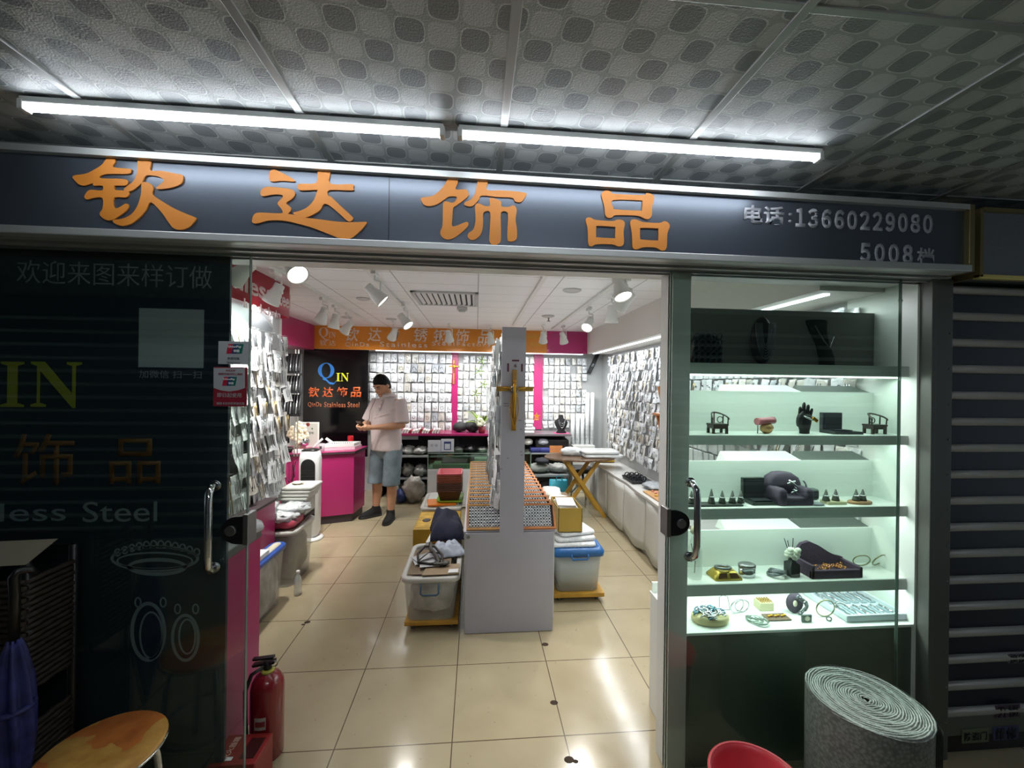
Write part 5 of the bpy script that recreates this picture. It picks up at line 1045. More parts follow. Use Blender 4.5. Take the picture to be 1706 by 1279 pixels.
lf.build('leaves', pm('lily_leaf', '#7f9a3a', .4, var=.3, scale=8), lp)
fl = MB()
for k_ in range(6):
    a = k_*PI/3; fl.sph(lp.location+Vector((-.03+.035*math.cos(a), -.08, .16+.035*math.sin(a))), (.03, .012, .03), 8, 5)
fl.build('bloom', pm('bloom_cream', '#d9dcc0', .5), lp)
tw = MB()
for i, (px, py) in enumerate(((798, 618), (806, 640), (793, 655), (803, 600))):
    p = aty(px, py, 3.7)
    for k_ in range(5):
        a = k_*2*PI/5; d = Vector((math.cos(a), 0, math.sin(a))); tw.loft([[p+d*t*.09+Vector((-d.z, 0, d.x))*w_, p+d*t*.09-Vector((-d.z, 0, d.x))*w_, p+d*t*.09+Vector((0, .003, 0))] for t, w_ in ((0, .003), (.5, .009), (1, .001))])
tw.build('hanging_sprigs', pm('sprig_green', '#6f8a3c', .5), lp)
for i in range(4):
    MB().rbox([(.175-.01*i, .10, 0), (.185-.01*i, .11, .012), (.18-.01*i, .105, .038), (.16, .09, .044)], (1.72+.02*(i % 2), 3.50, bz+.001+.045*i), .03).build('wrapped_stack', wrap, None, ('lowest', 'second lowest', 'second highest', 'topmost')[i] + ' white wrapped bundle stacked on the right part of the back counter', 'bundle', 'wrapped bundles on the back counter')
p = aty(935, 716, 3.45); bu = thing('necklace_bust', 'black velvet bust with silver necklaces on the back counter', 'display bust', (p.x, 3.45, bz))
vel = pm('black_velvet', '#0e0e12', .9)
MB().loft([[(p.x+a*math.cos(t), 3.45+.035*math.sin(t)-.0+o_, bz+z) for t in [2*PI*k_/16 for k_ in range(16)]] for a, z, o_ in ((.07, 0, 0), (.075, .01, 0), (.05, .04, 0), (.085, .11, .01), (.1, .15, .02), (.075, .185, .03), (.04, .205, .035), (.034, .25, .04), (.02, .255, .04))]).build('form', vel, bu)
nk = MB()
for d_ in (.05, .08, .11): nk.tube([(p.x+.045*math.cos(t)*(1+.2*d_), 3.41-.01*abs(math.sin(t)), bz+.19-d_*math.sin(t)) for t in [PI*k_/12 for k_ in range(13)]], .0035, 5)
nk.sph((p.x, 3.40, bz+.075), (.008, .004, .012), 6, 5).build('necklaces', its[5], bu)
MB().box(p.x-.1, p.x+.11, 3.38, 3.56, bz+.0005, bz+.004).build('pink_pad', pm('pink_pad', '#c24a80', .6), None, 'flat pink pad under the black velvet bust', 'pad')
bu.location.z += .004
p = aty(893, 700, 3.5); 
gx = thing('gold_star_ornament', 'golden star ornament on the white wrapped bundles beside the post', 'ornament', (p.x, 3.45, bz+.185))
for k_ in range(1): pass
mb = MB().slab([[((.055 if k_ % 2 == 0 else .022)*math.sin(PI*k_/5), .055+(.055 if k_ % 2 == 0 else .022)*math.cos(PI*k_/5)) for k_ in range(10)]], (p.x, 3.45, bz+.185), XF, ZF, .02); mb.build('star', pm('amber_gold', '#c8862b', .35, .4), gx)
MB().cyl((p.x, 3.45, bz+.183), (p.x, 3.45, bz+.2), .03, n=14).build('base', pm('amber_gold', '#c8862b'), gx)
# goods under the right part of the back counter
for i, (px, hx, w, lb) in enumerate(((880, '#c9c6c0', .07, 'white rounded package at the left of the dark shelf'), (905, '#bdbfc7', .09, 'pale rounded package on the dark shelf'))):
    p = aty(px, 735, 3.42); MB().wad((p.x, 3.45, .72), w, .06, .045, 150+i, .15).build('package', pm('pk'+hx, hx, .4), None, lb, 'package')
MB().box(1.46, 2.40, 3.38, 3.8, .60, .615).build('lower_shelf', pm('shelf_grey', '#8b8f90'), bc)
for i, (px, hx, lb) in enumerate(((893, '#232a66', 'navy blue velvet box on the dark shelf'), (909, '#343c7d', 'second blue velvet box on the dark shelf'))):
    p = aty(px, 745, 3.42); MB().rbox([(.07, .06, 0), (.08, .07, .03), (.075, .06, .07)], (p.x, 3.47, .617), .02).build('velvet_box', pm('vb'+hx, hx, .8), None, lb, 'box', 'blue velvet boxes')
p = aty(926, 745, 3.42); 
for i in range(2): MB().box(p.x-.09, p.x+.09, 3.40, 3.55, .617+.05*i, .664+.05*i, .003).build('wooden_box', wo_, None, ('lower', 'upper')[i] + ' orange wooden box on the dark shelf near the back right corner', 'box', 'orange wooden boxes')
MB().box(1.92, 2.4, 3.42, 3.7, .617, .80, .02).build('black_basket', pm('dark_carcass', '#1d1b1d'), None, 'black basket at the right end of the dark shelf', 'basket')
for i in range(2): MB().wad((1.95+.26*i, 3.25, .38), .14, .12, .06, 160+i, .35, 20, 12, 4).build('grey_goods_bag', gb, None, ('left', 'right')[i] + ' grey bag on the stand beneath the dark shelf', 'bag', 'grey bags beneath the dark shelf')
MB().wad((1.98, 3.2, .505), .10, .10, .04, 163, .3).build('dark_cloth', pm('dark_cloth', '#20222c', .8), None, 'dark cloth over the grey bags beside the glass case', 'cloth')
lk_ = thing('low_stand', 'low grey stand between the glass case and the folding table', 'stand', (2.05, 3.2, 0)); MB().box(1.83, 2.33, 3.08, 3.36, .35, .375).build('board', pm('shelf_grey', '#8b8f90'), lk_)
for x in (1.84, 2.30):
    for y in (3.09, 3.33): MB().box(x, x+.02, y, y+.02, 0, .35).build('leg', steel, lk_)
MB().wad((2.05, 3.2, 0), .17, .1, .13, 164, .3, 20, 12, 4).build('dark_sack', pm('dark_sack', '#4a4647', .6, var=.2, scale=9), None, 'large dark sack on the floor under the low grey stand', 'sack')
# small crucifix on the left pink strip
p = aty(756, 617, BW-.05); c2 = thing('crucifix', 'small golden crucifix hanging on the left pink strip of the back wall', 'crucifix', p); t1, t2 = aty(756, 600, BW-.05).z, aty(756, 640, BW-.05).z
MB().box(p.x-.012, p.x+.012, BW-.06, BW-.045, t2, t1, .002).build('upright', wood_g, c2); zc_ = aty(756, 610, BW-.05).z; MB().box(p.x-.07, p.x+.07, BW-.058, BW-.046, zc_-.011, zc_+.011, .002).build('crossbar', wood_g, c2)
MB().tor((p.x, BW-.064, zc_), .018, .005, (0, 1, 0), 14, 5).build('wreath', gold, c2); MB().tube([(p.x, BW-.064, zc_+.04), (p.x, BW-.066, zc_), (p.x+.004, BW-.066, zc_-.1)], [.006, .01, .006], 6).build('figure', gold, c2)
# white board and shelf ends behind the showcase post
sd = thing('side_cabinet', 'white low cabinet end showing behind the post of the showcase', 'cabinet', (2.0, -.48, 0)); MB().box(1.952, 1.975, -.598, -.357, 0, .555).build('side_board', white, sd); MB().box(1.95, 1.98, -.6, -.35, .555, .562).build('top_board', white, sd)
p = atx(1097, 690, 1.93); wr_ = thing('wooden_rack', 'small orange wooden rack fixed behind the showcase post', 'rack', (1.93, -.47, p.z-.1))
MB().box(1.915, 1.948, -.56, -.44, p.z-.004, p.z+.006).build('shelf_board', wo_, wr_); MB().hexa([(1.915, -.56, p.z+.006), (1.948, -.56, p.z+.006), (1.948, -.545, p.z+.006), (1.915, -.545, p.z+.006), (1.915, -.50, p.z+.13), (1.948, -.50, p.z+.13), (1.948, -.485, p.z+.13), (1.915, -.485, p.z+.13)]).build('back_board', wo_, wr_)
MB().hexa([(1.915, -.55, p.z-.1), (1.948, -.55, p.z-.1), (1.948, -.54, p.z-.1), (1.915, -.54, p.z-.1), (1.915, -.48, p.z-.004), (1.948, -.48, p.z-.004), (1.948, -.47, p.z-.004), (1.915, -.47, p.z-.004)]).build('brace', wo_, wr_)
# ------------------------------------------------------------------ lit glass showcase right of the doorway
GX0, GX1, GF, GB = 1.956, 2.975, -.668, -.505
led = (.86, 1, .93)
cw = pm('showcase_white', '#dfe6e0', .45); sfm = pm('shelf_edge_grey', '#c0c9c3', .45)
zt = [aty(1143, q, GF).z for q in (604, 725, 848, 975, 1047)]
zb_ = [aty(1143, q, GF).z for q in (622, 741, 866, 994)]
sw = thing('showcase', 'white lit jewelry showcase with four shelves right of the doorway', 'showcase', (2.465, -.55, 0))
MB().box(GX1, GX1+.012, -.70, -.36, 0, 2.04).build('side_wall', cw, sw)
MB().box(GX0, GX1, -.69, -.66, 0, zt[4]-.012).build('base_panel', pm('green_grey_base', '#59645c', .18), sw)
MB().box(GX0, GX1, -.70, -.37, zt[4]-.012, zt[4], .002).build('display_floor', pm('display_floor_white', '#e4ebe6', .5), sw)
MB().box(GX0, GX1, -.37, -.36, 0, zt[4]+.05).build('lower_back', cw, sw)
tops = [aty(1300, q, GB).z for q in (517, 652, 767, 881)]
for i in range(4):
    MB().box(GX0-.004, GX1, GF, GF+.014, zb_[i], zt[i], .001).box(GX0-.004, GX1, GF+.014, GB, zt[i]-.016, zt[i]-.001).build('shelf', sfm, sw)
    MB().box(GX0-.004, GX1, GF+.003, GB, zt[i]-.0005, zt[i]+.001).build('shelf_top', cw, sw)
    MB().box(GX0-.02, GX1, GB, GB+.008, zt[i]-.02, tops[i]).build('back_panel', pm('shaded_back_panel', '#6d736e', .5) if i == 0 else cw, sw)  # top panel: shade of the unlit compartment is put into its colour
    if i:
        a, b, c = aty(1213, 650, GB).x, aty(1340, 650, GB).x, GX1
        for x0, x1, m_ in ((a, b, pm('lit_ledge', '#e6eeea', .4)), (b, c, pm('unlit_ledge', '#5c6660', .5))):  # light painted in: left half of the ledge as lit, right half unlit
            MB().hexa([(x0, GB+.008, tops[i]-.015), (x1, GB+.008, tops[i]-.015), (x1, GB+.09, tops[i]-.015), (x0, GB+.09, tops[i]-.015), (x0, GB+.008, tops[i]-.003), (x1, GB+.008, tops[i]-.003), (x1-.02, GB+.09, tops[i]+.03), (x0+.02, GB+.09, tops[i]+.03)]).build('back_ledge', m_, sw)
for i in range(4):
    zs = zb_[0]-.001 if i == 0 else zt[i]-.017
    t = MB().box(GX0+.01, GX1-.02, GF+.018, GF+.026, zs-.006, zs).build('light_strip', lampm('case_strip', '#eafff4', 5.0 if i == 0 else 3.0), sw)
    area('case_light', ((GX0+GX1)/2, GF+.055, zs-.008), GX1-GX0-.06, .05, (CASE_E, CASE_E, CASE_E, CASE_E*1.2)[i], led, (-.25, 0, 0))
MB().cyl((aty(1499, 500, -.70).x, -.70, 1.95), (aty(1499, 500, -.70).x, -.706, 1.95), .008).build('glass_clip', chrome, sw)
shd = {k: zt[k-1]+.0012 for k in (1, 2, 3, 4, 5)}
def on_(px, py, s, Y=None):                                   # a spot on a shelf under a sight line
    Y = -.595 if Y is None else Y; p = aty(px, py, Y); return Vector((p.x, Y, shd[s]))
def flr(px, py): p = atz(px, py, shd[5]); return Vector((p.x, max(-.685, min(-.40, p.y)), shd[5]))
dkw, ebony = pm('dark_carved_wood', '#3a3228', .4), pm('matte_black', '#17181a', .6)
ssil = pm('bright_silver', '#c2c6c8', .15, .95)
# shelf 1: dark busts
p = on_(1172, 598, 1, -.58); t = thing('bracelet_stand', 'dark stack of bracelets at the left end of the top showcase shelf', 'bracelet stand', p)
MB().loft([[(p.x+.068*math.cos(a), p.y+s*.03, p.z+.13*abs(math.sin(a))**.7) for a in [PI*k/14 for k in range(15)]] for s in (-1, 1)]).build('form', ebony, t)
k_ = MB()
for j in range(5):
    for i in range(5): k_.tor((p.x-.052+.026*i, p.y-.034, p.z+.014+.026*j), .012, .0035, (0, 1, .3), 12, 5)
k_.build('bracelets', pm('dark_bead_metal', '#4b5258', .3, .7), t)
p = on_(1269, 598, 1, -.58); t = thing('necklace_bust', 'tall oval black bust full of necklaces on the top showcase shelf', 'display bust', p)
MB().sph((p.x, p.y, p.z+.108), (.052, .022, .108), 18, 12).build('form', ebony, t)
k_ = MB()
for j in range(6):
    w = .016+.006*j; k_.tube([(p.x+w*math.cos(a), p.y-.022-.003*math.sin(a), p.z+.185-(.10+.012*j)*math.sin(a)) for a in [PI*q/10 for q in range(11)]], .002, 4)
for j in range(9): k_.sph((p.x+.038+.006*math.sin(j*.35), p.y-.02, p.z+.16-.014*j), .004, 6, 4)
k_.build('necklaces', pm('dull_silver', '#7d8488', .35, .9), t)
p = on_(1368, 598, 1, -.58); t = thing('necklace_bust', 'slanted black neck bust with one chain on the top showcase shelf', 'display bust', p)
MB().loft([[(p.x+o_+a*math.cos(q), p.y+.02*math.sin(q), p.z+z) for q in [2*PI*k/14 for k in range(14)]] for a, z, o_ in ((.035, 0, .028), (.036, .04, .026), (.03, .10, .005), (.042, .16, -.018), (.052, .2, -.026), (.048, .207, -.026))]).build('form', pm('dark_green_velvet', '#1c2a24', .9), t)
MB().tube([(p.x-.05, p.y-.02, p.z+.18), (p.x-.01, p.y-.026, p.z+.11), (p.x+.02, p.y-.026, p.z+.08), (p.x+.045, p.y-.02, p.z+.13)], .003, 5).build('chain', MATS['dull_silver'], t)
# shelf 2
def chair(label, px, mirror):
    p = on_(px, 724, 2, -.60); t = thing('miniature_chair', label, 'ornament', p, 'carved miniature chairs'); w = .036
    MB().box(p.x-w, p.x+w, p.y-.028, p.y+.028, p.z+.035, p.z+.043, .002).box(p.x-w+.003, p.x+w-.003, p.y-.026, p.y+.026, p.z+.022, p.z+.035).build('seat', dkw, t)
    for sx in (-1, 1):
        for sy in (-1, 1): MB().box(p.x+sx*(w-.006)-.005, p.x+sx*(w-.006)+.005, p.y+sy*.02-.004, p.y+sy*.02+.004, p.z, p.z+.024).build('leg', dkw, t)
    m = -1 if mirror else 1; pts = [(p.x+w*1.05*math.cos(a), p.y+.026-.05*abs(math.cos(a))**2, p.z+.062+.028*math.sin(a)) for a in [PI*k/12 for k in range(13)]]
    MB().tube(pts, .0038, 6).build('curved_back_rail', dkw, t)
    for k in (1, 3, 6, 9, 11): 
        q = pts[k]; MB().tube([q, (q[0]*.96+p.x*.04, q[1], p.z+.043)], .0028, 5).build('back_post', dkw, t)
    MB().tor((p.x+m*.012, p.y+.0, p.z+.06), .013, .002, (0, 1, 0), 14, 5).build('ring_ornament', dkw, t)
chair('carved dark miniature chair at the left end of the second showcase shelf', 1195, False)
chair('carved dark miniature chair at the right end of the second showcase shelf', 1457, True)
p = on_(1274, 722, 2, -.60); t = thing('folded_ornament', 'folded pink and gold paper ornament on the second showcase shelf', 'ornament', p)
MB().loft([[(p.x-.038+.078*u, p.y+.02*math.cos(a), p.z+.052+.02*u*.3+.016*math.sin(a)) for a in [2*PI*k/10 for k in range(10)]] for u in (0, .25, .5, .75, 1)]).build('pink_fold', pm('pink_paper', '#a8626a', .4, var=.25, scale=50), t)
MB().sph((p.x+.005, p.y-.005, p.z+.024), (.03, .02, .024), 12, 8, .3, 3).build('gold_lining', pm('gold_paper', '#b08a5a', .35, .4), t); MB().tube([(p.x-.034, p.y, p.z+.05), (p.x-.036, p.y-.005, p.z+.02), (p.x-.034, p.y, p.z)], .002).tube([(p.x+.03, p.y, p.z+.05), (p.x+.035, p.y-.005, p.z+.07)], .003).build('cord', dkw, t)
# display hand
p = on_(1340, 724, 2, -.60); t = thing('display_hand', 'upright black mannequin hand holding a gold piece on the second showcase shelf', 'display hand', p)
m_ = MB(); m_.loft([[(p.x+o_+a*math.cos(q), p.y+b*math.sin(q), p.z+z) for q in [2*PI*k/16 for k in range(16)]] for a, b, z, o_ in ((.023, .016, 0, 0), (.022, .015, .012, 0), (.026, .016, .026, 0), (.034, .018, .045, -.004), (.036, .016, .066, -.002), (.033, .013, .082, 0), (.026, .008, .086, 0))])
for bx, L, dx, w in ((-.024, .042, -.004, .0075), (-.008, .062, -.001, .0085), (.010, .052, .001, .0083), (.026, .036, .003, .0068)):
    m_.tube([(p.x+bx, p.y, p.z+.07), (p.x+bx+dx*.4, p.y-.004, p.z+.078+L*.45), (p.x+bx+dx*.8, p.y-.007, p.z+.078+L*.85), (p.x+bx+dx, p.y-.009, p.z+.078+L)], [w, w*.95, w*.85, w*.4], 9)
m_.tube([(p.x-.026, p.y-.003, p.z+.035), (p.x-.038, p.y-.014, p.z+.062), (p.x-.033, p.y-.022, p.z+.085), (p.x-.026, p.y-.024, p.z+.10)], [.012, .0105, .0085, .004], 9)
remesh(m_, .0024, 3).build('hand', ebony, t)
MB().tube([(p.x-.02, p.y-.018, p.z+.078), (p.x+.0, p.y-.022, p.z+.07), (p.x+.022, p.y-.022, p.z+.062)], .004, 6).build('silver_chain', ssil, t)
mb = MB().box(-.014, .014, -.004, .004, -.007, .007, .001); mb.T(Matrix.Translation((p.x+.032, p.y-.02, p.z+.064)) @ Matrix.Rotation(.6, 4, 'Y')); mb.build('gold_piece', gold, t)
def obox(label, px, py, s, w, h, lw, m_, Y=-.58):
    p = on_(px, py, s, Y); t = thing('jewelry_box', label, 'box', p, 'open dark jewelry boxes')
    MB().box(p.x-w, p.x+w, p.y+.01, p.y+.03, p.z, p.z+h, .002).build('lid', m_, t); MB().box(p.x-w+.01, p.x+w-.006, p.y+.006, p.y+.011, p.z+.016, p.z+h-.01).build('lid_lining', pm('lid_velvet', '#23282e', .9), t)
    MB().hexa([(p.x-w, p.y-.055, p.z), (p.x+w+lw, p.y-.055, p.z), (p.x+w, p.y+.01, p.z), (p.x-w, p.y+.01, p.z), (p.x-w, p.y-.055, p.z+.012), (p.x+w+lw, p.y-.055, p.z+.012), (p.x+w, p.y+.01, p.z+.016), (p.x-w, p.y+.01, p.z+.016)]).build('base', m_, t)
    MB().box(p.x-w+.015, p.x+w-.002, p.y-.045, p.y+.0, p.z+.0145, p.z+.018).build('cushion', pm('lid_velvet', '#23282e'), t)
obox('open grey-black jewelry box right of the mannequin hand', 1390, 724, 2, .048, .092, .04, pm('box_black', '#33373a', .4))
obox('open dark green-black jewelry box beside the purple armchair stand', 1258, 846, 3, .05, .105, .02, pm('box_dark_green', '#27322e', .4))
# shelf 3: ring cones
crm, gcone = pm('cream_block', '#c9c69e', .6), pm('dark_cone', '#4b5249', .6)
def cone(px, label, hz=.056, base=.0, s=3, Y=-.62):
    p = on_(px, 846, s, Y); p.z += base; t = thing('ring_cone', label, 'ring holder', p, 'ring cones')
    MB().lathe([(.015, 0), (.014, .008), (.002, hz)], p, 14).build('cone', gcone, t); MB().tor((p.x, p.y, p.z+hz*.42), .0105, .0028, (.15, .1, 1), 16, 6).sph((p.x, p.y-.0105, p.z+hz*.45), .0045, 8, 5).build('ring', ssil, t)
bs = on_(1196, 847, 3, -.62); MB().box(GX0+.01, bs.x+.10, -.645, -.595, bs.z, bs.z+.008, .001).build('dark_strip', pm('strip_dark', '#3b443f', .5), None, 'long dark strip under the row of ring cones on the third showcase shelf', 'display strip')
for i, px in enumerate((1152, 1185, 1203, 1220, 1234)): cone(px, ('leftmost', 'second', 'third', 'fourth', 'rightmost')[i] + ' ring cone of the row on the dark strip', .062 if i == 1 else .054, .0085)
p = on_(1309, 846, 3, -.58); t = thing('armchair_stand', 'purple velvet armchair shaped stand with silver crosses on the third showcase shelf', 'display stand', p); pv = pm('purple_velvet', '#4a4150', .85, bump=.2)
MB().rbox([(.078, .03, 0), (.08, .032, .08), (.07, .03, .105), (.04, .026, .125), (.01, .02, .128)], p+Vector((0, .03, 0)), .02).build('backrest', pv, t)
for s in (-1, 1): MB().rbox([(.02, .045, 0), (.021, .046, .06), (.012, .038, .072)], p+Vector((s*.062, -.022, 0)), .012).build('armrest', pv, t)
MB().rbox([(.05, .045, 0), (.05, .045, .03), (.045, .04, .034)], p+Vector((0, -.02, 0)), .01).build('seat', pv, t)
k_ = MB()
for x, z, r in ((.0, .10, .03), (.02, .06, .042)):
    mb = MB(); k_.cyl((p.x+x, p.y-.015, p.z+z), (p.x+x+r, p.y-.03, p.z+z-r), .006, n=6).cyl((p.x+x-.01, p.y-.018, p.z+z-.018), (p.x+x+.026, p.y-.02, p.z+z-.004), .006, n=6)
k_.build('silver_crosses', ssil, t)
k_ = MB()
for j in range(14): k_.sph((p.x+.055+.012*math.sin(j*.4), p.y-.035, p.z+.10-.006*j), .004, 6, 4)
k_.build('bead_chain', MATS['dull_silver'], t)
p = on_(1352, 835, 3, -.55); t = thing('ring_box', 'small rounded grey green ring box standing behind the round disc', 'box', p); MB().box(p.x-.024, p.x+.026, p.y-.015, p.y+.02, p.z, p.z+.05, .008, 3).build('lid', pm('grey_green_box', '#59665f', .5), t)
MB().box(p.x-.014, p.x+.02, p.y-.018, p.y-.014, p.z+.008, p.z+.042, .004).build('velvet', pm('lid_velvet', '#23282e'), t)
p = on_(1360, 845, 3, -.635); MB().lathe([(.034, 0), (.034, .006), (.024, .01), (.005, .008)], p, 22, 1, .6).build('display_disc', pm('grey_disc', '#8d9699', .4), None, 'flat grey display disc with dark velvet at the middle of the third shelf', 'display disc')
p = on_(1389, 845, 3, -.62); MB().box(p.x-.045, p.x+.045, p.y-.02, p.y+.025, p.z, p.z+.013, .002).build('display_block', crm, None, 'cream block under two ring cones on the third showcase shelf', 'display block')
cone(1376, 'left ring cone on the cream block', .05, .0135); cone(1392, 'right ring cone on the cream block', .05, .0135)
p = on_(1432, 845, 3, -.62); MB().lathe([(.055, 0), (.055, .009), (.05, .012)], p, 24, 1, .5).build('oval_plinth', pm('round_wood_base', '#a8835c', .5), None, 'oval wooden base under two ring cones at the right of the third shelf', 'display base')
cone(1426, 'left ring cone on the oval wooden base', .05, .0125); cone(1437, 'right ring cone on the oval wooden base', .05, .0125)
# shelf 4
p = on_(1156, 972, 4, -.60); t = thing('glass_bottle', 'clear glass bottle with twigs at the left end of the fourth showcase shelf', 'bottle', p)
MB().lathe([(.03, 0), (.033, .01), (.033, .12), (.02, .15), (.014, .17), (.016, .19)], p, 18).build('glass_wall', see('bottle_glass', '#cfdcd4', .3, .05), t)
MB().tube([(p.x-.02, p.y-.01, p.z+.15), (p.x+.005, p.y, p.z+.07), (p.x+.002, p.y, p.z+.02)], .002).tube([(p.x+.02, p.y, p.z+.14), (p.x+.005, p.y, p.z+.07)], .002).build('twigs', dkw, t); MB().sph((p.x, p.y, p.z+.205), (.018, .018, .02), 10, 6, .3, 4).build('stopper', pm('stopper_cream', '#a9a48c', .5), t)
p = on_(1206, 970, 4, -.605); t = thing('gold_box', 'low gold box with sloping sides and dark windows on the fourth showcase shelf', 'box', p)
MB().rbox([(.062, .038, 0), (.062, .038, .008), (.04, .024, .034), (.038, .022, .034)], p, .004, 1).build('body', pm('brushed_gold', '#b59f45', .3, .6), t)
for s in (-1, 1): MB().hexa([(p.x+s*.028-.02, p.y-.037, p.z+.011), (p.x+s*.028+.02, p.y-.037, p.z+.011), (p.x+s*.022+.016, p.y-.029, p.z+.029), (p.x+s*.022-.016, p.y-.029, p.z+.029), (p.x+s*.028-.02, p.y-.0385, p.z+.0115), (p.x+s*.028+.02, p.y-.0385, p.z+.0115), (p.x+s*.022+.016, p.y-.0305, p.z+.0295), (p.x+s*.022-.016, p.y-.0305, p.z+.0295)]).build('window', pm('brown_window', '#4a3420', .3), t)
MB().tor((p.x-.006, p.y, p.z+.042), .03, .006, (0, .2, 1), 20, 6).build('bracelet', MATS['dull_silver'], t)
p = on_(1244, 968, 4, -.60); t = thing('metal_tin', 'small oval silver tin on the fourth showcase shelf', 'tin', p); MB().lathe([(.034, 0), (.036, .003), (.036, .04)], p, 24, 1, .75).build('body', ssil, t); MB().lathe([(.0375, .038), (.0375, .05), (.03, .054), (.005, .053)], p, 24, 1, .75).build('lid', steel, t)
p = on_(1291, 967, 4, -.61); k_ = MB()
for j in range(5): k_.tor((p.x+.004*j, p.y, p.z+.012+.003*j), .03+.003*(j % 2), .004, (.1*j-.2, .2, 1), 20, 5)
k_.build('bracelet_coil', MATS['dull_silver'], None, 'coiled dark silver bracelet on the fourth showcase shelf', 'bracelet')
p = on_(1319, 967, 4, -.61); t = thing('reed_diffuser', 'dark glass reed diffuser with white flowers on the fourth showcase shelf', 'diffuser', p)
MB().rbox([(.022, .022, 0), (.023, .023, .004), (.023, .023, .056), (.012, .012, .064), (.011, .011, .075)], p, .005).build('bottle', pm('smoked_glass', '#20272a', .08), t); k_ = MB()
for j in range(16): k_.sph((p.x+.02*math.sin(j*2.4), p.y-.006-.01*math.cos(j*1.3), p.z+.085+.035*(j/16)), .0125, 8, 5, .3, j)
k_.build('flowers', pm('white_petal', '#e3e8d8', .6), t); k_ = MB()
for dx, dz in ((-.038, .165), (-.022, .155), (.004, .165)): k_.cyl((p.x, p.y, p.z+.06), (p.x+dx, p.y, p.z+dz), .0018, n=5)
k_.build('reeds', ebony, t)
p = on_(1379, 966, 4, -.60); t = thing('sofa_tray', 'purple sofa shaped velvet tray of small gold pieces on the fourth showcase shelf', 'tray', p); pu = pm('plum_velvet', '#45374a', .85, bump=.2)
MB().loft([[(p.x-.12+.24*u, p.y+.05, p.z), (p.x-.12+.24*u, p.y+.05, p.z+h), (p.x-.12+.24*u, p.y+.066, p.z+h), (p.x-.12+.24*u, p.y+.066, p.z)] for u, h in ((0, .07), (.15, .115), (.3, .125), (.5, .105), (.7, .075), (.85, .058), (1, .05))], sm=False).build('backrest', pu, t)
MB().box(p.x-.12, p.x+.12, p.y-.05, p.y-.035, p.z, p.z+.036, .003).box(p.x-.12, p.x-.105, p.y-.05, p.y+.06, p.z, p.z+.058, .003).box(p.x+.105, p.x+.12, p.y-.05, p.y+.06, p.z, p.z+.046, .003).box(p.x-.11, p.x+.11, p.y-.04, p.y+.05, p.z, p.z+.018).build('tray', pu, t); k_ = MB()
for j in range(34): k_.tor((p.x-.07+.16*RB.random(), p.y-.02+.05*RB.random(), p.z+.024+.012*RB.random()), .006, .002, (RB.uniform(-1, 1), RB.uniform(-1, 1), 1), 8, 4)
k_.build('gold_pieces', pm('rose_gold', '#b8804f', .25, .9), t, kind='stuff')
for px, s, lb in ((1435, .3, 'left thin bangle leaning at the right end of the fourth shelf'), (1464, -.2, 'right thin bangle standing at the right end of the fourth shelf')):
    p = on_(px, 963, 4, -.56); MB().tor(p+Vector((0, 0, .036)), .033, .0028, (s, 1, .55), 30, 6).build('bangle', pm('bangle_bronze', '#8c8a6c', .25, .9), None, lb, 'bangle', 'bangles on the fourth shelf')
# display floor
p = flr(1183, 1034); t = thing('jewelry_cushion', 'round cream cushion heaped with silver and blue jewelry at the left of the showcase floor', 'cushion', p)
MB().lathe([(.075, 0), (.082, .012), (.08, .028), (.06, .034)], p, 26, 1, .62).build('cushion', pm('cream_cushion', '#c2b98b', .7), t); k_ = MB(); q_ = MB()
for j in range(60):
    a = RB.random()*2*PI; r = .066*RB.random()**.5; (k_ if j % 3 else q_).tor((p.x+r*math.cos(a), p.y+r*.6*math.sin(a), p.z+.036+.022*(1-r/.066)*RB.random()), .011, .0035, (RB.uniform(-1, 1), RB.uniform(-1, 1), 1), 9, 4)
k_.build('silver_jewelry', ssil, t, kind='stuff'); q_.build('blue_jewelry', pm('blue_steel', '#5c7f93', .25, .8), t, kind='stuff')
p = flr(1205, 1012); k_ = MB()
for s in (-1, 1): k_.tube([(p.x+s*.025, p.y-.01, p.z), (p.x+s*.02, p.y, p.z+.05), (p.x, p.y+.005, p.z+.055)], .0018, 5)
k_.tube([(p.x-.022, p.y-.02, p.z+.002), (p.x+.022, p.y-.02, p.z+.002)], .0018, 5); k_.build('wire_easel', pm('clear_wire', '#a7b3ac', .2, .5), None, 'thin wire easel at the back left of the showcase floor', 'easel')
for i, (px, py, R_) in enumerate(((1228, 1022, .034), (1236, 1020, .03))):
    p = flr(px, py); MB().tor(p+Vector((0, 0, R_)), R_, .0028, (-.2+.3*i, 1, .2), 28, 6).build('bangle', ssil, None, ('left', 'right')[i] + ' silver bangle of the overlapping pair on the showcase floor', 'bangle', 'paired bangles on the showcase floor')
p = flr(1279, 1018); t = thing('slotted_box', 'cream box with slotted top holding rings on the showcase floor', 'box', p); MB().box(p.x-.033, p.x+.03, p.y, p.y+.05, p.z, p.z+.036, .002).build('body', pm('cream_box', '#c8c3a0', .6), t); k_ = MB()
for j in range(5):
    for q in range(3): k_.tor((p.x-.024+.012*j, p.y+.01+.014*q, p.z+.038), .005, .0016, (1, 0, .1), 8, 4)
k_.build('rings', gold, t)
p = flr(1260, 1036); k_ = MB()
for j in range(3): k_.tor((p.x-.012*j+.012, p.y+.006*j, p.z+.007), .034-.006*j, .0055, (.06*j, .05, 1), 24, 5, .6)
k_.build('coiled_bracelet', pm('green_silver', '#93a39a', .25, .8), None, 'greenish coiled bracelet near the front of the showcase floor', 'bracelet')
p = flr(1292, 1030); t = thing('display_card', 'brown card with small gold pieces on the showcase floor', 'card', p); MB().box(p.x-.045, p.x+.06, p.y-.02, p.y+.03, p.z, p.z+.006, .001).build('card', pm('brown_card', '#6d5a48', .6), t); k_ = MB()
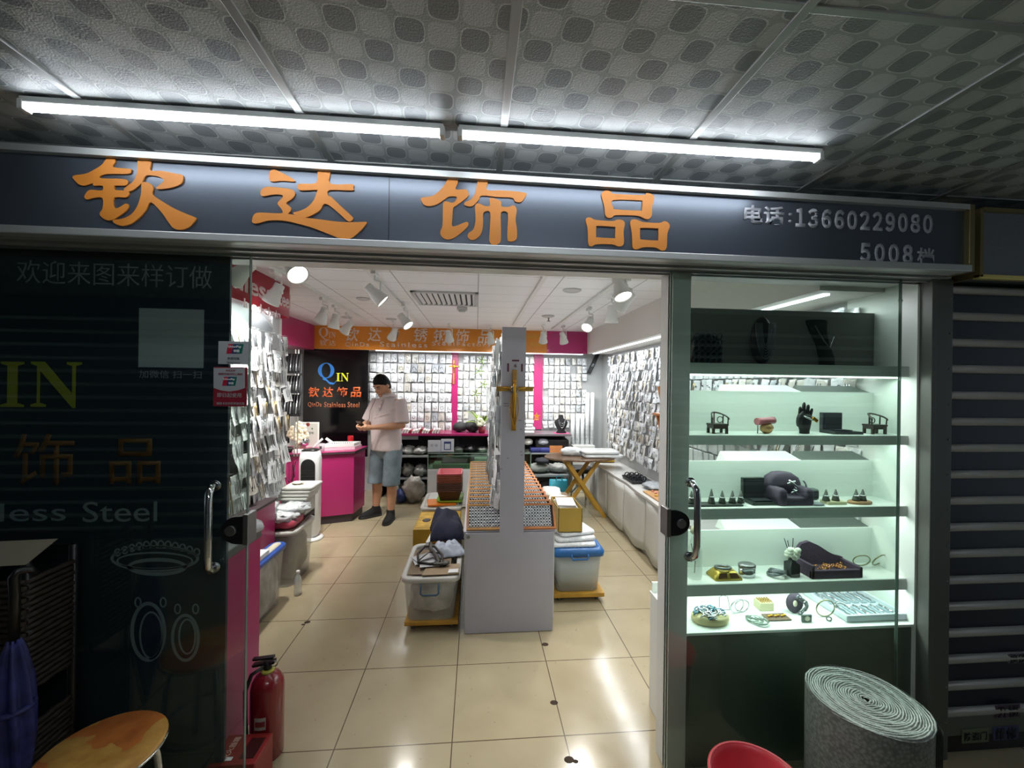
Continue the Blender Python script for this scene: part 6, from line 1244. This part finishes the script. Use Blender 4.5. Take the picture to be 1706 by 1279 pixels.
for j in range(6): k_.sph((p.x-.03+.015*j, p.y+.005*(j % 2), p.z+.011), (.007, .006, .005), 7, 4)
k_.build('pieces', gold, t)
p = flr(1330, 1022); t = thing('round_bust', 'purple round bust with ringed chain on the showcase floor', 'display bust', p); MB().sph(p+Vector((-.01, .01, .045)), (.04, .018, .046), 16, 10).build('form', pv, t); k_ = MB()
for j in range(11): k_.tor((p.x-.015+.045*math.sin(j*.28), p.y-.012, p.z+.08-.007*j), .008, .003, (RB.uniform(-.5, .5), 1, .3), 9, 4)
k_.build('chain', MATS['dull_silver'], t); MB().sph(p+Vector((-.022, -.008, .05)), (.01, .005, .014), 10, 6).build('white_cameo', pm('cameo', '#d9d3bd', .4), t)
p = flr(1345, 1036); t = thing('picture_stand', 'tiny framed picture stand at the front of the showcase floor', 'frame', p); MB().box(p.x-.024, p.x+.022, p.y, p.y+.008, p.z, p.z+.03, .002).build('frame', pm('dark_silver_frame', '#5f6866', .3, .6), t); MB().cyl((p.x, p.y-.001, p.z+.015), (p.x, p.y+.001, p.z+.015), .011).build('picture', pm('cameo', '#d9d3bd'), t)
p = flr(1375, 1028); MB().tor(p+Vector((0, 0, .04)), .039, .0028, (.1, 1, .15), 30, 6).build('hoop_bangle', pm('bangle_bronze', '#8c8a6c'), None, 'large thin hoop bangle standing on the showcase floor', 'bangle')
p = flr(1381, 1034); MB().tor(p+Vector((0, 0, .009)), .009, .003, (.6, 1, .1), 16, 6).build('small_ring', steel, None, 'tiny ring at the foot of the large hoop bangle', 'ring')
p = flr(1407, 1020); MB().tor(p+Vector((0, 0, .012)), .036, .0045, (.05, -.45, 1), 28, 6, 1.6).build('cuff_bangle', ssil, None, 'wide cuff bangle lying between the hoop bangle and the white tray', 'bangle')
a, b = flr(1400, 1028), flr(1490, 1022); p = Vector(((a.x+b.x)/2+.0, -.56, shd[5])); t = thing('bracelet_tray', 'white tray of bracelets in rows at the right end of the showcase floor', 'tray', p); w = .135
MB().box(p.x-w, p.x+w, p.y-.1, p.y+.13, p.z, p.z+.012).box(p.x-w, p.x+w, p.y-.11, p.y-.098, p.z, p.z+.028, .004).box(p.x-w, p.x+w, p.y+.128, p.y+.14, p.z, p.z+.028, .004).box(p.x-w-.008, p.x-w+.002, p.y-.11, p.y+.14, p.z, p.z+.028, .004).box(p.x+w-.002, p.x+w+.008, p.y-.11, p.y+.14, p.z, p.z+.028, .004).build('tray', pm('pale_blue_tray', '#ccd7dd', .5), t)
for r_ in range(2):
    for j in range(6):
        x, y = p.x-w+.03+.042*j, p.y-.06+.115*r_; k_ = MB().box(x-.015, x+.015, y-.045, y+.045, p.z+.012, p.z+.02, .003).build('slot_pad', pm('pad_grey_blue', '#9fb0ba', .6), t)
        k_ = MB().tube([(x-.004+.004*math.sin(q*1.5+j), y-.04+.008*q, p.z+.0225) for q in range(11)], .003+.001*((j+r_) % 3), 5).build('bracelet', ssil if (j+r_) % 3 else steel, t)

# ------------------------------------------------------------------ foreground in the corridor
bw = Vector((2.445, -1.0, 0)); t = thing('bubble_wrap_roll', 'large standing roll of bubble wrap in front of the showcase base', 'bubble wrap roll', bw); R_, H_ = .172, .50
bwm = see('bubble_film', '#7a7f7c', .93, .35); g = N(bwm); x, y, z = g.pos()
vo = g.nt.nodes.new('ShaderNodeTexVoronoi'); vo.inputs['Scale'].default_value = 95; g.nt.links.new(g.co, vo.inputs['Vector']); g.bump(mm('SUBTRACT', 1, vo.outputs['Distance']), .9, .012)
g.col(g.ramp(vo.outputs['Distance'], [(.2, '#828682'), (.75, '#5e635f')]))
MB().lathe([(R_*.99, 0), (R_, .01), (R_*.995, H_*.5), (R_, H_-.006), (R_*.985, H_)], bw, 48, cap=False).build('outer_wrap', bwm, t)
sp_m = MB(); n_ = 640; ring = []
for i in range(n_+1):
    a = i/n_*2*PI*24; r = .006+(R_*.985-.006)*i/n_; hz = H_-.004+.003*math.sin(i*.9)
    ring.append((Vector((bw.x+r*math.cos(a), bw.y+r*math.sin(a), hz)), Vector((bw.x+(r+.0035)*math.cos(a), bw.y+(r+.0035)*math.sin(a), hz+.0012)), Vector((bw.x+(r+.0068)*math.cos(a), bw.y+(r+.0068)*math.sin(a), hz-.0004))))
sp_m.loft([list(q) for q in ring], cap=False); sp_m.lathe([(R_*.97, H_-.012), (.02, H_-.012)], bw, 40, cap=False); sp_m.build('spiral_end', see('bubble_film_lit_end', '#d3d8d4', .97, .4, bump=.6, bscale=150), t)  # same film, painted paler here for the tube light on the roll's top
fl_ = MB(); fl_.grid(lambda u, v: (bw.x+(R_+.004+.012*u*u)*math.cos(-.35-.5*u), bw.y+(R_+.004+.012*u*u)*math.sin(-.35-.5*u), .01+(H_-.02)*v), 8, 10); fl_.build('loose_edge', bwm, t)
bp_ = atz(1262, 1290, .27); bc_ = Vector((2.00, -1.075, 0)); t = thing('red_basin', 'red plastic basin standing on the corridor floor in front of the showcase', 'basin', bc_); rpl = pm('red_plastic', '#d84a55', .35)
MB().lathe([(.095, 0), (.105, .006), (.136, .30), (.142, .306), (.146, .312), (.142, .318), (.134, .314), (.128, .30), (.10, .012), (.002, .01)], bc_, 40, cap=False).build('tub', rpl, t)
MB().tor((bc_.x, bc_.y, .313), .141, .006, (0, 0, 1), 40, 8).build('rim', rpl, t)
sc0 = Vector((-.02, -.985, 0)); t = thing('round_stool', 'round wooden stool with a worn orange brown seat at the bottom left', 'stool', sc0)
stm = pm('worn_stool_wood', '#93501f', .45, var=.3, scale=7); g = N(stm); x, y, z = g.pos(); g.col(g.mix(g.m('GREATER_THAN', g.noise(5, 3), .52), g.ramp(g.noise(14, 4), [(.3, '#b4642e'), (.7, '#dd8842')]), g.ramp(g.noise(20, 3), [(.3, '#c08a40'), (.7, '#e2b05c')])))
MB().lathe([(.13, -.028), (.152, -.02), (.156, -.006), (.150, 0), (.05, .002), (.002, .002)], sc0+Vector((0, 0, .46)), 40).build('seat', stm, t)
MB().tor((sc0.x, sc0.y, .448), .155, .005, (0, 0, 1), 40, 6).build('metal_rim', chrome, t)
for k in range(4):
    a = PI/4+k*PI/2; MB().tube([(sc0.x+.11*math.cos(a), sc0.y+.11*math.sin(a), .44), (sc0.x+.13*math.cos(a), sc0.y+.13*math.sin(a), .36), (sc0.x+.17*math.cos(a), sc0.y+.17*math.sin(a), .0)], .011).build('leg', chrome, t)
MB().tor((sc0.x, sc0.y, .16), .155, .007, (0, 0, 1), 32, 6).build('foot_ring', chrome, t)
# woven rack, cardboard and umbrella at the far left
t = thing('woven_rack', 'dark woven basket rack against the black panel at the left edge', 'rack', (-.60, -.84, 0)); wv = pm('dark_wicker', '#2a221c', .6, var=.4, scale=60)
for z0, z1 in ((.60, .97), (.12, .5)):
    k_ = MB()
    for j in range(int((z1-z0)/.018)):
        z = z0+.018*j
        k_.tube([(-.95+.035*i, -.93-.006*((i+j) % 2), z) for i in range(20)], .0085, 5).tube([(-.285-.006*((i+j) % 2), -.93+.03*i, z) for i in range(6)], .0085, 5)
    k_.build('woven_basket', wv, t); MB().box(-.95, -.29, -.925, -.77, z0, z0+.012).build('basket_floor', wv, t)
for x in (-.95, -.295):
    for y in (-.92, -.77): MB().cyl((x, y, 0), (x, y, 1.0), .012, n=8).build('post', black, t)
a, b = aty(2, 922, -.9), aty(70, 946, -.9)
k_ = thing('cardboard_sign', 'pale handwritten cardboard sheet leaning on top of the woven rack', 'sign', (-.5, -.86, 1.0))
MB().hexa([(-.95, -.93, .975), (-.285, -.935, .998), (-.285, -.93, .998), (-.95, -.925, .975), (-.95, -.84, 1.02), (-.275, -.85, 1.045), (-.275, -.845, 1.045), (-.95, -.835, 1.02)]).build('sheet', pm('pale_cardboard', '#8b8573', .8), k_)
q = aty(3, 944, -.915); text('handwriting', '货', (q.x, -.925, q.z+.004), XF, Vector((0, .6, .4)).normalized(), .03, .035, pm('marker_black', '#17171a', .7), k_, .01)
MB().box(-.95, -.29, -.775, -.765, .99, 1.0).build('rack_rail', black, t)
u0 = Vector((-.262, -.985, 0)); t = thing('folded_umbrella', 'folded blue umbrella hanging by its black handle on the woven rack', 'umbrella', (u0.x, u0.y, .45))
MB().tube([(u0.x+.02, u0.y+.04, .975), (u0.x+.02, u0.y+.02, .998), (u0.x+.008, u0.y, 1.0), (u0.x, u0.y-.004, .985), (u0.x, u0.y, .93), (u0.x, u0.y, .79)], [.009, .011, .012, .012, .0125, .012], 10).build('handle', black, t)
um = pm('blue_umbrella_cloth', '#262a63', .6, var=.5, scale=25); k_ = MB(); n_ = 14
k_.loft([[(u0.x+r*(1+.28*math.cos(7*q+z*9))*math.cos(q), u0.y+r*(1+.28*math.cos(7*q+z*9))*math.sin(q), z) for q in [2*PI*i/42 for i in range(42)]] for r, z in ((.012, .80), (.02, .77), (.034, .68), (.04, .58), (.042, .5), (.034, .42), (.02, .33), (.008, .24))]); k_.build('folded_canopy', um, t)
MB().cyl((u0.x, u0.y, .25), (u0.x, u0.y, .18), .005, n=8).build('tip', steel, t); MB().tor((u0.x, u0.y, .6), .043, .006, (0, 0, 1), 20, 5, 1.5).build('strap', um, t)
# ------------------------------------------------------------------ the standing person looking at a phone
O = Vector((.055, 2.60, 0)); aS = Vector((.87, -.49, 0)); aF = Vector((-.49, -.87, 0))
def B(s, f, z): return O + aS*s + aF*f + Vector((0, 0, z))
person = thing('person', 'person in pale polo shirt and denim shorts looking down at a phone', 'person', O)
skin = pm('skin', '#b98a6c', .5, var=.06, scale=12)
mb = MB()
def ell(c, rs, rf, n=20, ps=None, pf=None):
    return [c + aS*rs*math.cos(2*PI*i/n) + aF*rf*math.sin(2*PI*i/n) for i in range(n)]
# torso under the clothes, neck
mb.loft([ell(B(0, f, z), rs, rf) for rs, rf, f, z in ((.15, .10, 0, .82), (.165, .115, 0, .92), (.16, .12, .015, 1.02), (.165, .12, .01, 1.14), (.175, .11, -.005, 1.26), (.15, .08, -.015, 1.35), (.075, .06, -.01, 1.40), (.055, .055, .005, 1.43), (.053, .054, .03, 1.50))])
def limb(pts, rad, n=14): mb.tube([Vector(p) for p in pts], rad, n)
# legs: hip, knee, calf, ankle
legs = ((-1, B(-.10, 0, .86), B(-.12, .03, .48), B(-.135, .0, .30), B(-.145, .01, .09), Vector((-.80, -.60, 0))), (1, B(.10, 0, .86), B(.115, .05, .48), B(.115, .04, .30), B(.115, .055, .09), Vector((-.12, -1, 0)).normalized()))
for s, h, k, c, a, d in legs:
    limb([h, h.lerp(k, .5), k, k.lerp(c, .5), c, c.lerp(a, .6), a, a-Vector((0, 0, .04))], [.09, .078, .058, .055, .057, .045, .038, .038])
    limb([a-Vector((0, 0, .03))-d*.03, a-Vector((0, 0, .045))+d*.06, a-Vector((0, 0, .06))+d*.13], [.038, .036, .02])
# arms: shoulder, elbow, wrist
shL, elL, wrL = B(.185, -.015, 1.33), B(.245, .03, 1.085), B(.035, .27, 1.075)
shR, elR, wrR = B(-.185, -.015, 1.33), B(-.25, .05, 1.09), B(-.085, .29, 1.10)
for sh, el, wr in ((shL, elL, wrL), (shR, elR, wrR)):
    limb([B(0, -.01, 1.33).lerp(sh, .6), sh, sh.lerp(el, .5), el, el.lerp(wr, .35), el.lerp(wr, .8), wr], [.06, .058, .048, .042, .042, .03, .026])
# hands holding the phone: palms and five fingers each
ph = B(-.05, .345, 1.10); pu = (aF*.75+Vector((0, 0, .66))).normalized(); pn = (aF*-.66+Vector((0, 0, .75))).normalized()       # phone long axis, screen normal
def hand(wr, side):                                          # side +1: the hand on the aS side
    palm = ph + aS*side*.045 - pn*.012 - pu*.02; limb([wr, wr.lerp(palm, .5), palm, palm+pu*.03], [.026, .03, .034, .028], 12)
    for i in range(4):
        b = palm + pu*(.035-.018*i) - pn*.014 + aS*side*.008; L = (.9, 1, .95, .75)[i]
        limb([b, b - aS*side*.03*L - pn*.012, b - aS*side*.055*L - pn*.008, b - aS*side*.07*L - pn*.002], [.0105, .0100, .0092, .006], 8)
    b = palm - pu*.01 + pn*.012
    limb([palm-pu*.012, b + pu*.02 + pn*.008 - aS*side*.004, b + pu*.045 + pn*.008 - aS*side*.016, b + pu*.06 + pn*.007 - aS*side*.024], [.014, .0125, .0105, .006], 8)
hand(wrL, 1); hand(wrR, -1)
# head: tilted down and toward the phone
hc = B(-.02, .075, 1.545); tilt = Matrix.Rotation(.50, 3, aS) if False else None
fwd = (aF*.84 - Vector((0, 0, .54)) - aS*.08).normalized(); side = (aS - fwd*aS.dot(fwd)).normalized(); up = side.cross(fwd) if side.cross(fwd).z > 0 else fwd.cross(side)
def H(a, b, c): return hc + side*a + fwd*b + up*c            # face space: right-left, forward, up
rings = []
for j in range(17):
    th = PI*(.003+.994*j/16); zc = -math.cos(th); ring = []
    for i in range(28):
        an = 2*PI*i/28; cs, sn = math.cos(an), math.sin(an); r = math.sin(th)
        x, y, z = .076*r*cs, .098*r*sn, .118*zc
        if z < 0: x *= 1-.28*(-zc)**1.3; y *= 1-.08*(-zc) if sn > 0 else 1-.35*(-zc)
        if sn > 0 and zc < -.1: y += .012*(-zc)*(1-abs(cs))
        ring.append(H(x, y, z))
    rings.append(ring)
mb.loft(rings)
mb.tube([H(0, .088, .025), H(0, .104, -.005), H(0, .114, -.028), H(0, .100, -.038)], [.009, .011, .014, .011], 10)       # nose
for s in (-1, 1):
    mb.sph(H(s*.012, .098, -.031), .009, 8, 6); mb.tube([H(s*.012, .088, .034), H(s*.035, .084, .038), H(s*.055, .066, .03)], [.008, .009, .007], 8)
    mb.loft([[H(s*(.074+o), -.008+r*math.cos(t), -.008+r*1.55*math.sin(t)) for t in [2*PI*i/14 for i in range(14)]] for o, r in ((-.008, .012), (.0, .02), (.008, .022), (.011, .018))])          # ear
mb.tube([H(-.022, .088, -.064), H(-.008, .097, -.062), H(.008, .097, -.062), H(.022, .088, -.064)], [.005, .0075, .0075, .005], 8); mb.tube([H(-.018, .088, -.074), H(0, .096, -.074), H(.018, .088, -.074)], [.005, .008, .005], 8)
mb.sph(H(0, .082, -.098), (.026, .022, .018), 10, 8)
mb.tube([B(0, .0, 1.42), B(-.005, .03, 1.48), H(0, -.02, -.03)], [.056, .055, .054], 14)
remesh(mb, .0058, 3, .5).build('body', skin, person)
dk2 = pm('lash_dark', '#241a18', .6)
for s in (-1, 1):
    MB().tube([H(s*.015, .0945, .006), H(s*.03, .0935, .004), H(s*.046, .083, .006)], .0028, 6).build('eyelid_line', dk2, person)
MB().tube([H(-.02, .0975, -.068), H(0, .1055, -.068), H(.02, .0975, -.068)], .0018, 6).build('mouth_line', pm('lip_shadow', '#7c4a42', .6), person)
# hair: short, black
hm = pm('black_hair', '#070607', .75, spec=.2, bump=.4, bscale=160); hb = MB(); rings = []
for j in range(11):
    th = PI/2*1.08*j/10; ring = []
    for i in range(28):
        an = 2*PI*i/28; cs, sn = math.cos(an), math.sin(an); low = .62+.06*math.sin(i*3.7) if sn > .5 else 1.28 if sn < -.25 else 1.0 if sn < .0 else .80; t2 = th*low
        r = math.sin(t2); k = 1.075+.03*math.sin(i*5+j*2.3)*math.sin(j*1.7+i)
        ring.append(H(.080*r*cs*k, .099*r*sn*k, .128*math.cos(t2)*k-.004))
    rings.append(ring)
hb.loft(rings, cap=True); remesh(hb, .005, 1).build('hair', hm, person)
for s in (-1, 1):
    MB().tube([H(s*.014, .098, .026), H(s*.032, .097, .032), H(s*.054, .078, .026)], [.003, .0045, .0025], 6).build('eyebrow', hm, person)
# polo shirt
sh_ = pm('pale_polo_cloth', '#c9bcbc', .8, bump=.15, bscale=30); mb = MB()
mb.loft([ell(B(0, f, z), rs, rf, 24) for rs, rf, f, z in ((.195, .145, .005, .79), (.197, .148, .01, .80), (.19, .15, .015, .92), (.188, .152, .02, 1.02), (.192, .145, .015, 1.14), (.202, .13, 0, 1.25), (.185, .105, -.012, 1.33), (.125, .085, -.012, 1.385), (.075, .07, -.005, 1.415))])
for sh, el in ((shL, elL), (shR, elR)):
    d = (el-sh); mb.tube([B(0, -.01, 1.30).lerp(sh, .55), sh+Vector((0, 0, .006)), sh+d*.4, sh+d*.86, sh+d*.9], [.06, .072, .076, .083, .082], 16)
for k in range(9):                                           # soft folds across the belly and side
    z = .86+.05*k; a = .6+.25*math.sin(k*2.1); mb.tube([B(.19*math.cos(a+t)*.98, .148*math.sin(a+t)+.012, z-.05*t+.02*math.sin(k)) for t in (0, .5, 1.0, 1.5)], [.002, .004, .004, .002], 6)
r = remesh(mb, .0085, 3); s_ = r.build('polo_shirt', sh_, person)
MB().loft([ell(B(0, -.004+.01*z, 1.405+z), .086-.1*z+o, .083-.1*z+o, 20) for z, o in ((0, .0), (.035, -.006), (.045, -.004), (.01, .014), (0, .012))], cap=False).build('collar', sh_, person)
pk = MB(); pk.box(-.014, .014, -.003, .003, -.14, 0, .001); f3 = Matrix((( aS.x, -aF.x, 0, 0), (aS.y, -aF.y, 0, 0), (0, 0, 1, 0), (0, 0, 0, 1)))
pk.T(Matrix.Translation(B(0, .088, 1.385)) @ f3 @ Matrix.Rotation(-.39, 4, 'X')); pk.build('placket', sh_, s_)
for i in range(3): MB().sph(B(0, .099+.019*i, 1.365-.045*i), .0055, 8, 5).build('button', pm('button_dark', '#4a4246', .4), s_)
# denim shorts
dn = pm('washed_denim', '#6c7a82', .8, var=.28, scale=9, bump=.2, bscale=120); mb = MB()
mb.loft([ell(B(0, 0, z), rs, rf, 24) for rs, rf, z in ((.10, .09, .70), (.16, .12, .76), (.178, .128, .84), (.172, .122, .93))])
for s, h, k, c, a, d in legs:
    e = k + (k-h)*.12; mb.loft([ell(q, r1, r2, 20) for q, r1, r2 in ((h, .09, .112), (h.lerp(k, .35), .098, .112), (h.lerp(k, .75), .094, .105), (e-Vector((0, 0, .02)), .096, .106), (e-Vector((0, 0, .03)), .094, .104))])
so = remesh(mb, .008, 2).build('denim_shorts', dn, person)
MB().sph(B(.165, .06, .76), (.01, .02, .03), 8, 6).build('pale_patch', pm('pale_denim', '#b9c4cc', .8), so)
# shoes
shm, sole = pm('black_knit_shoe', '#121214', .8, bump=.3, bscale=200), pm('black_sole', '#1c1b1c', .6)
for s, h, k, c, a, d in legs:
    n_ = Vector((-d.y, d.x, 0)); g0 = Vector((a.x, a.y, 0)) - d*.065; mb = MB()
    mb.loft([[g0 + d*l + n_*w*math.cos(t) + Vector((0, 0, .02+max(0, math.sin(t))*hh+min(0, math.sin(t))*.012)) for t in [2*PI*i/18 for i in range(18)]] for l, w, hh in ((0, .022, .05), (.015, .036, .085), (.06, .042, .105), (.10, .043, .095), (.15, .047, .07), (.20, .046, .05), (.24, .036, .036), (.262, .014, .02))])
    mb.tube([a-Vector((0, 0, .03)), a+Vector((0, 0, .035))], [.05, .045], 16)
    sh = remesh(mb, .007, 2).build('shoe', shm, person)
    MB().loft([[g0 + d*l + n_*w*math.cos(t)*1.05 + Vector((0, 0, .001+.022*(math.sin(t) > 0))) for t in [2*PI*(i+.5)/16 for i in range(16)]] for l, w in ((-.004, .018), (.012, .036), (.06, .041), (.12, .043), (.19, .046), (.24, .038), (.268, .014))]).build('sole', sole, sh)
# the phone is its own thing
pt = thing('smartphone', 'dark smartphone held in both hands by the standing person', 'phone', ph)
mb = MB().box(-.037, .037, -.075, .075, -.005, .005, .004); M3 = Matrix(((aS.x, pu.x, pn.x, ph.x), (aS.y, pu.y, pn.y, ph.y), (aS.z, pu.z, pn.z, ph.z), (0, 0, 0, 1)))
mb.T(M3); mb.build('case', pm('phone_case', '#2b211c', .35), pt); mb = MB().box(-.033, .033, -.07, .07, .005, .006); mb.T(M3); mb.build('screen', pm('phone_screen', '#30343a', .1), pt)
# thin strap of the earphone down the shirt front
MB().tube([H(-.07, .0, -.04), B(-.10, .10, 1.36), B(-.13, .14, 1.25), B(-.12, .165, 1.15), B(-.09, .26, 1.10)], .0025, 6).build('earphone_cable', black, person)
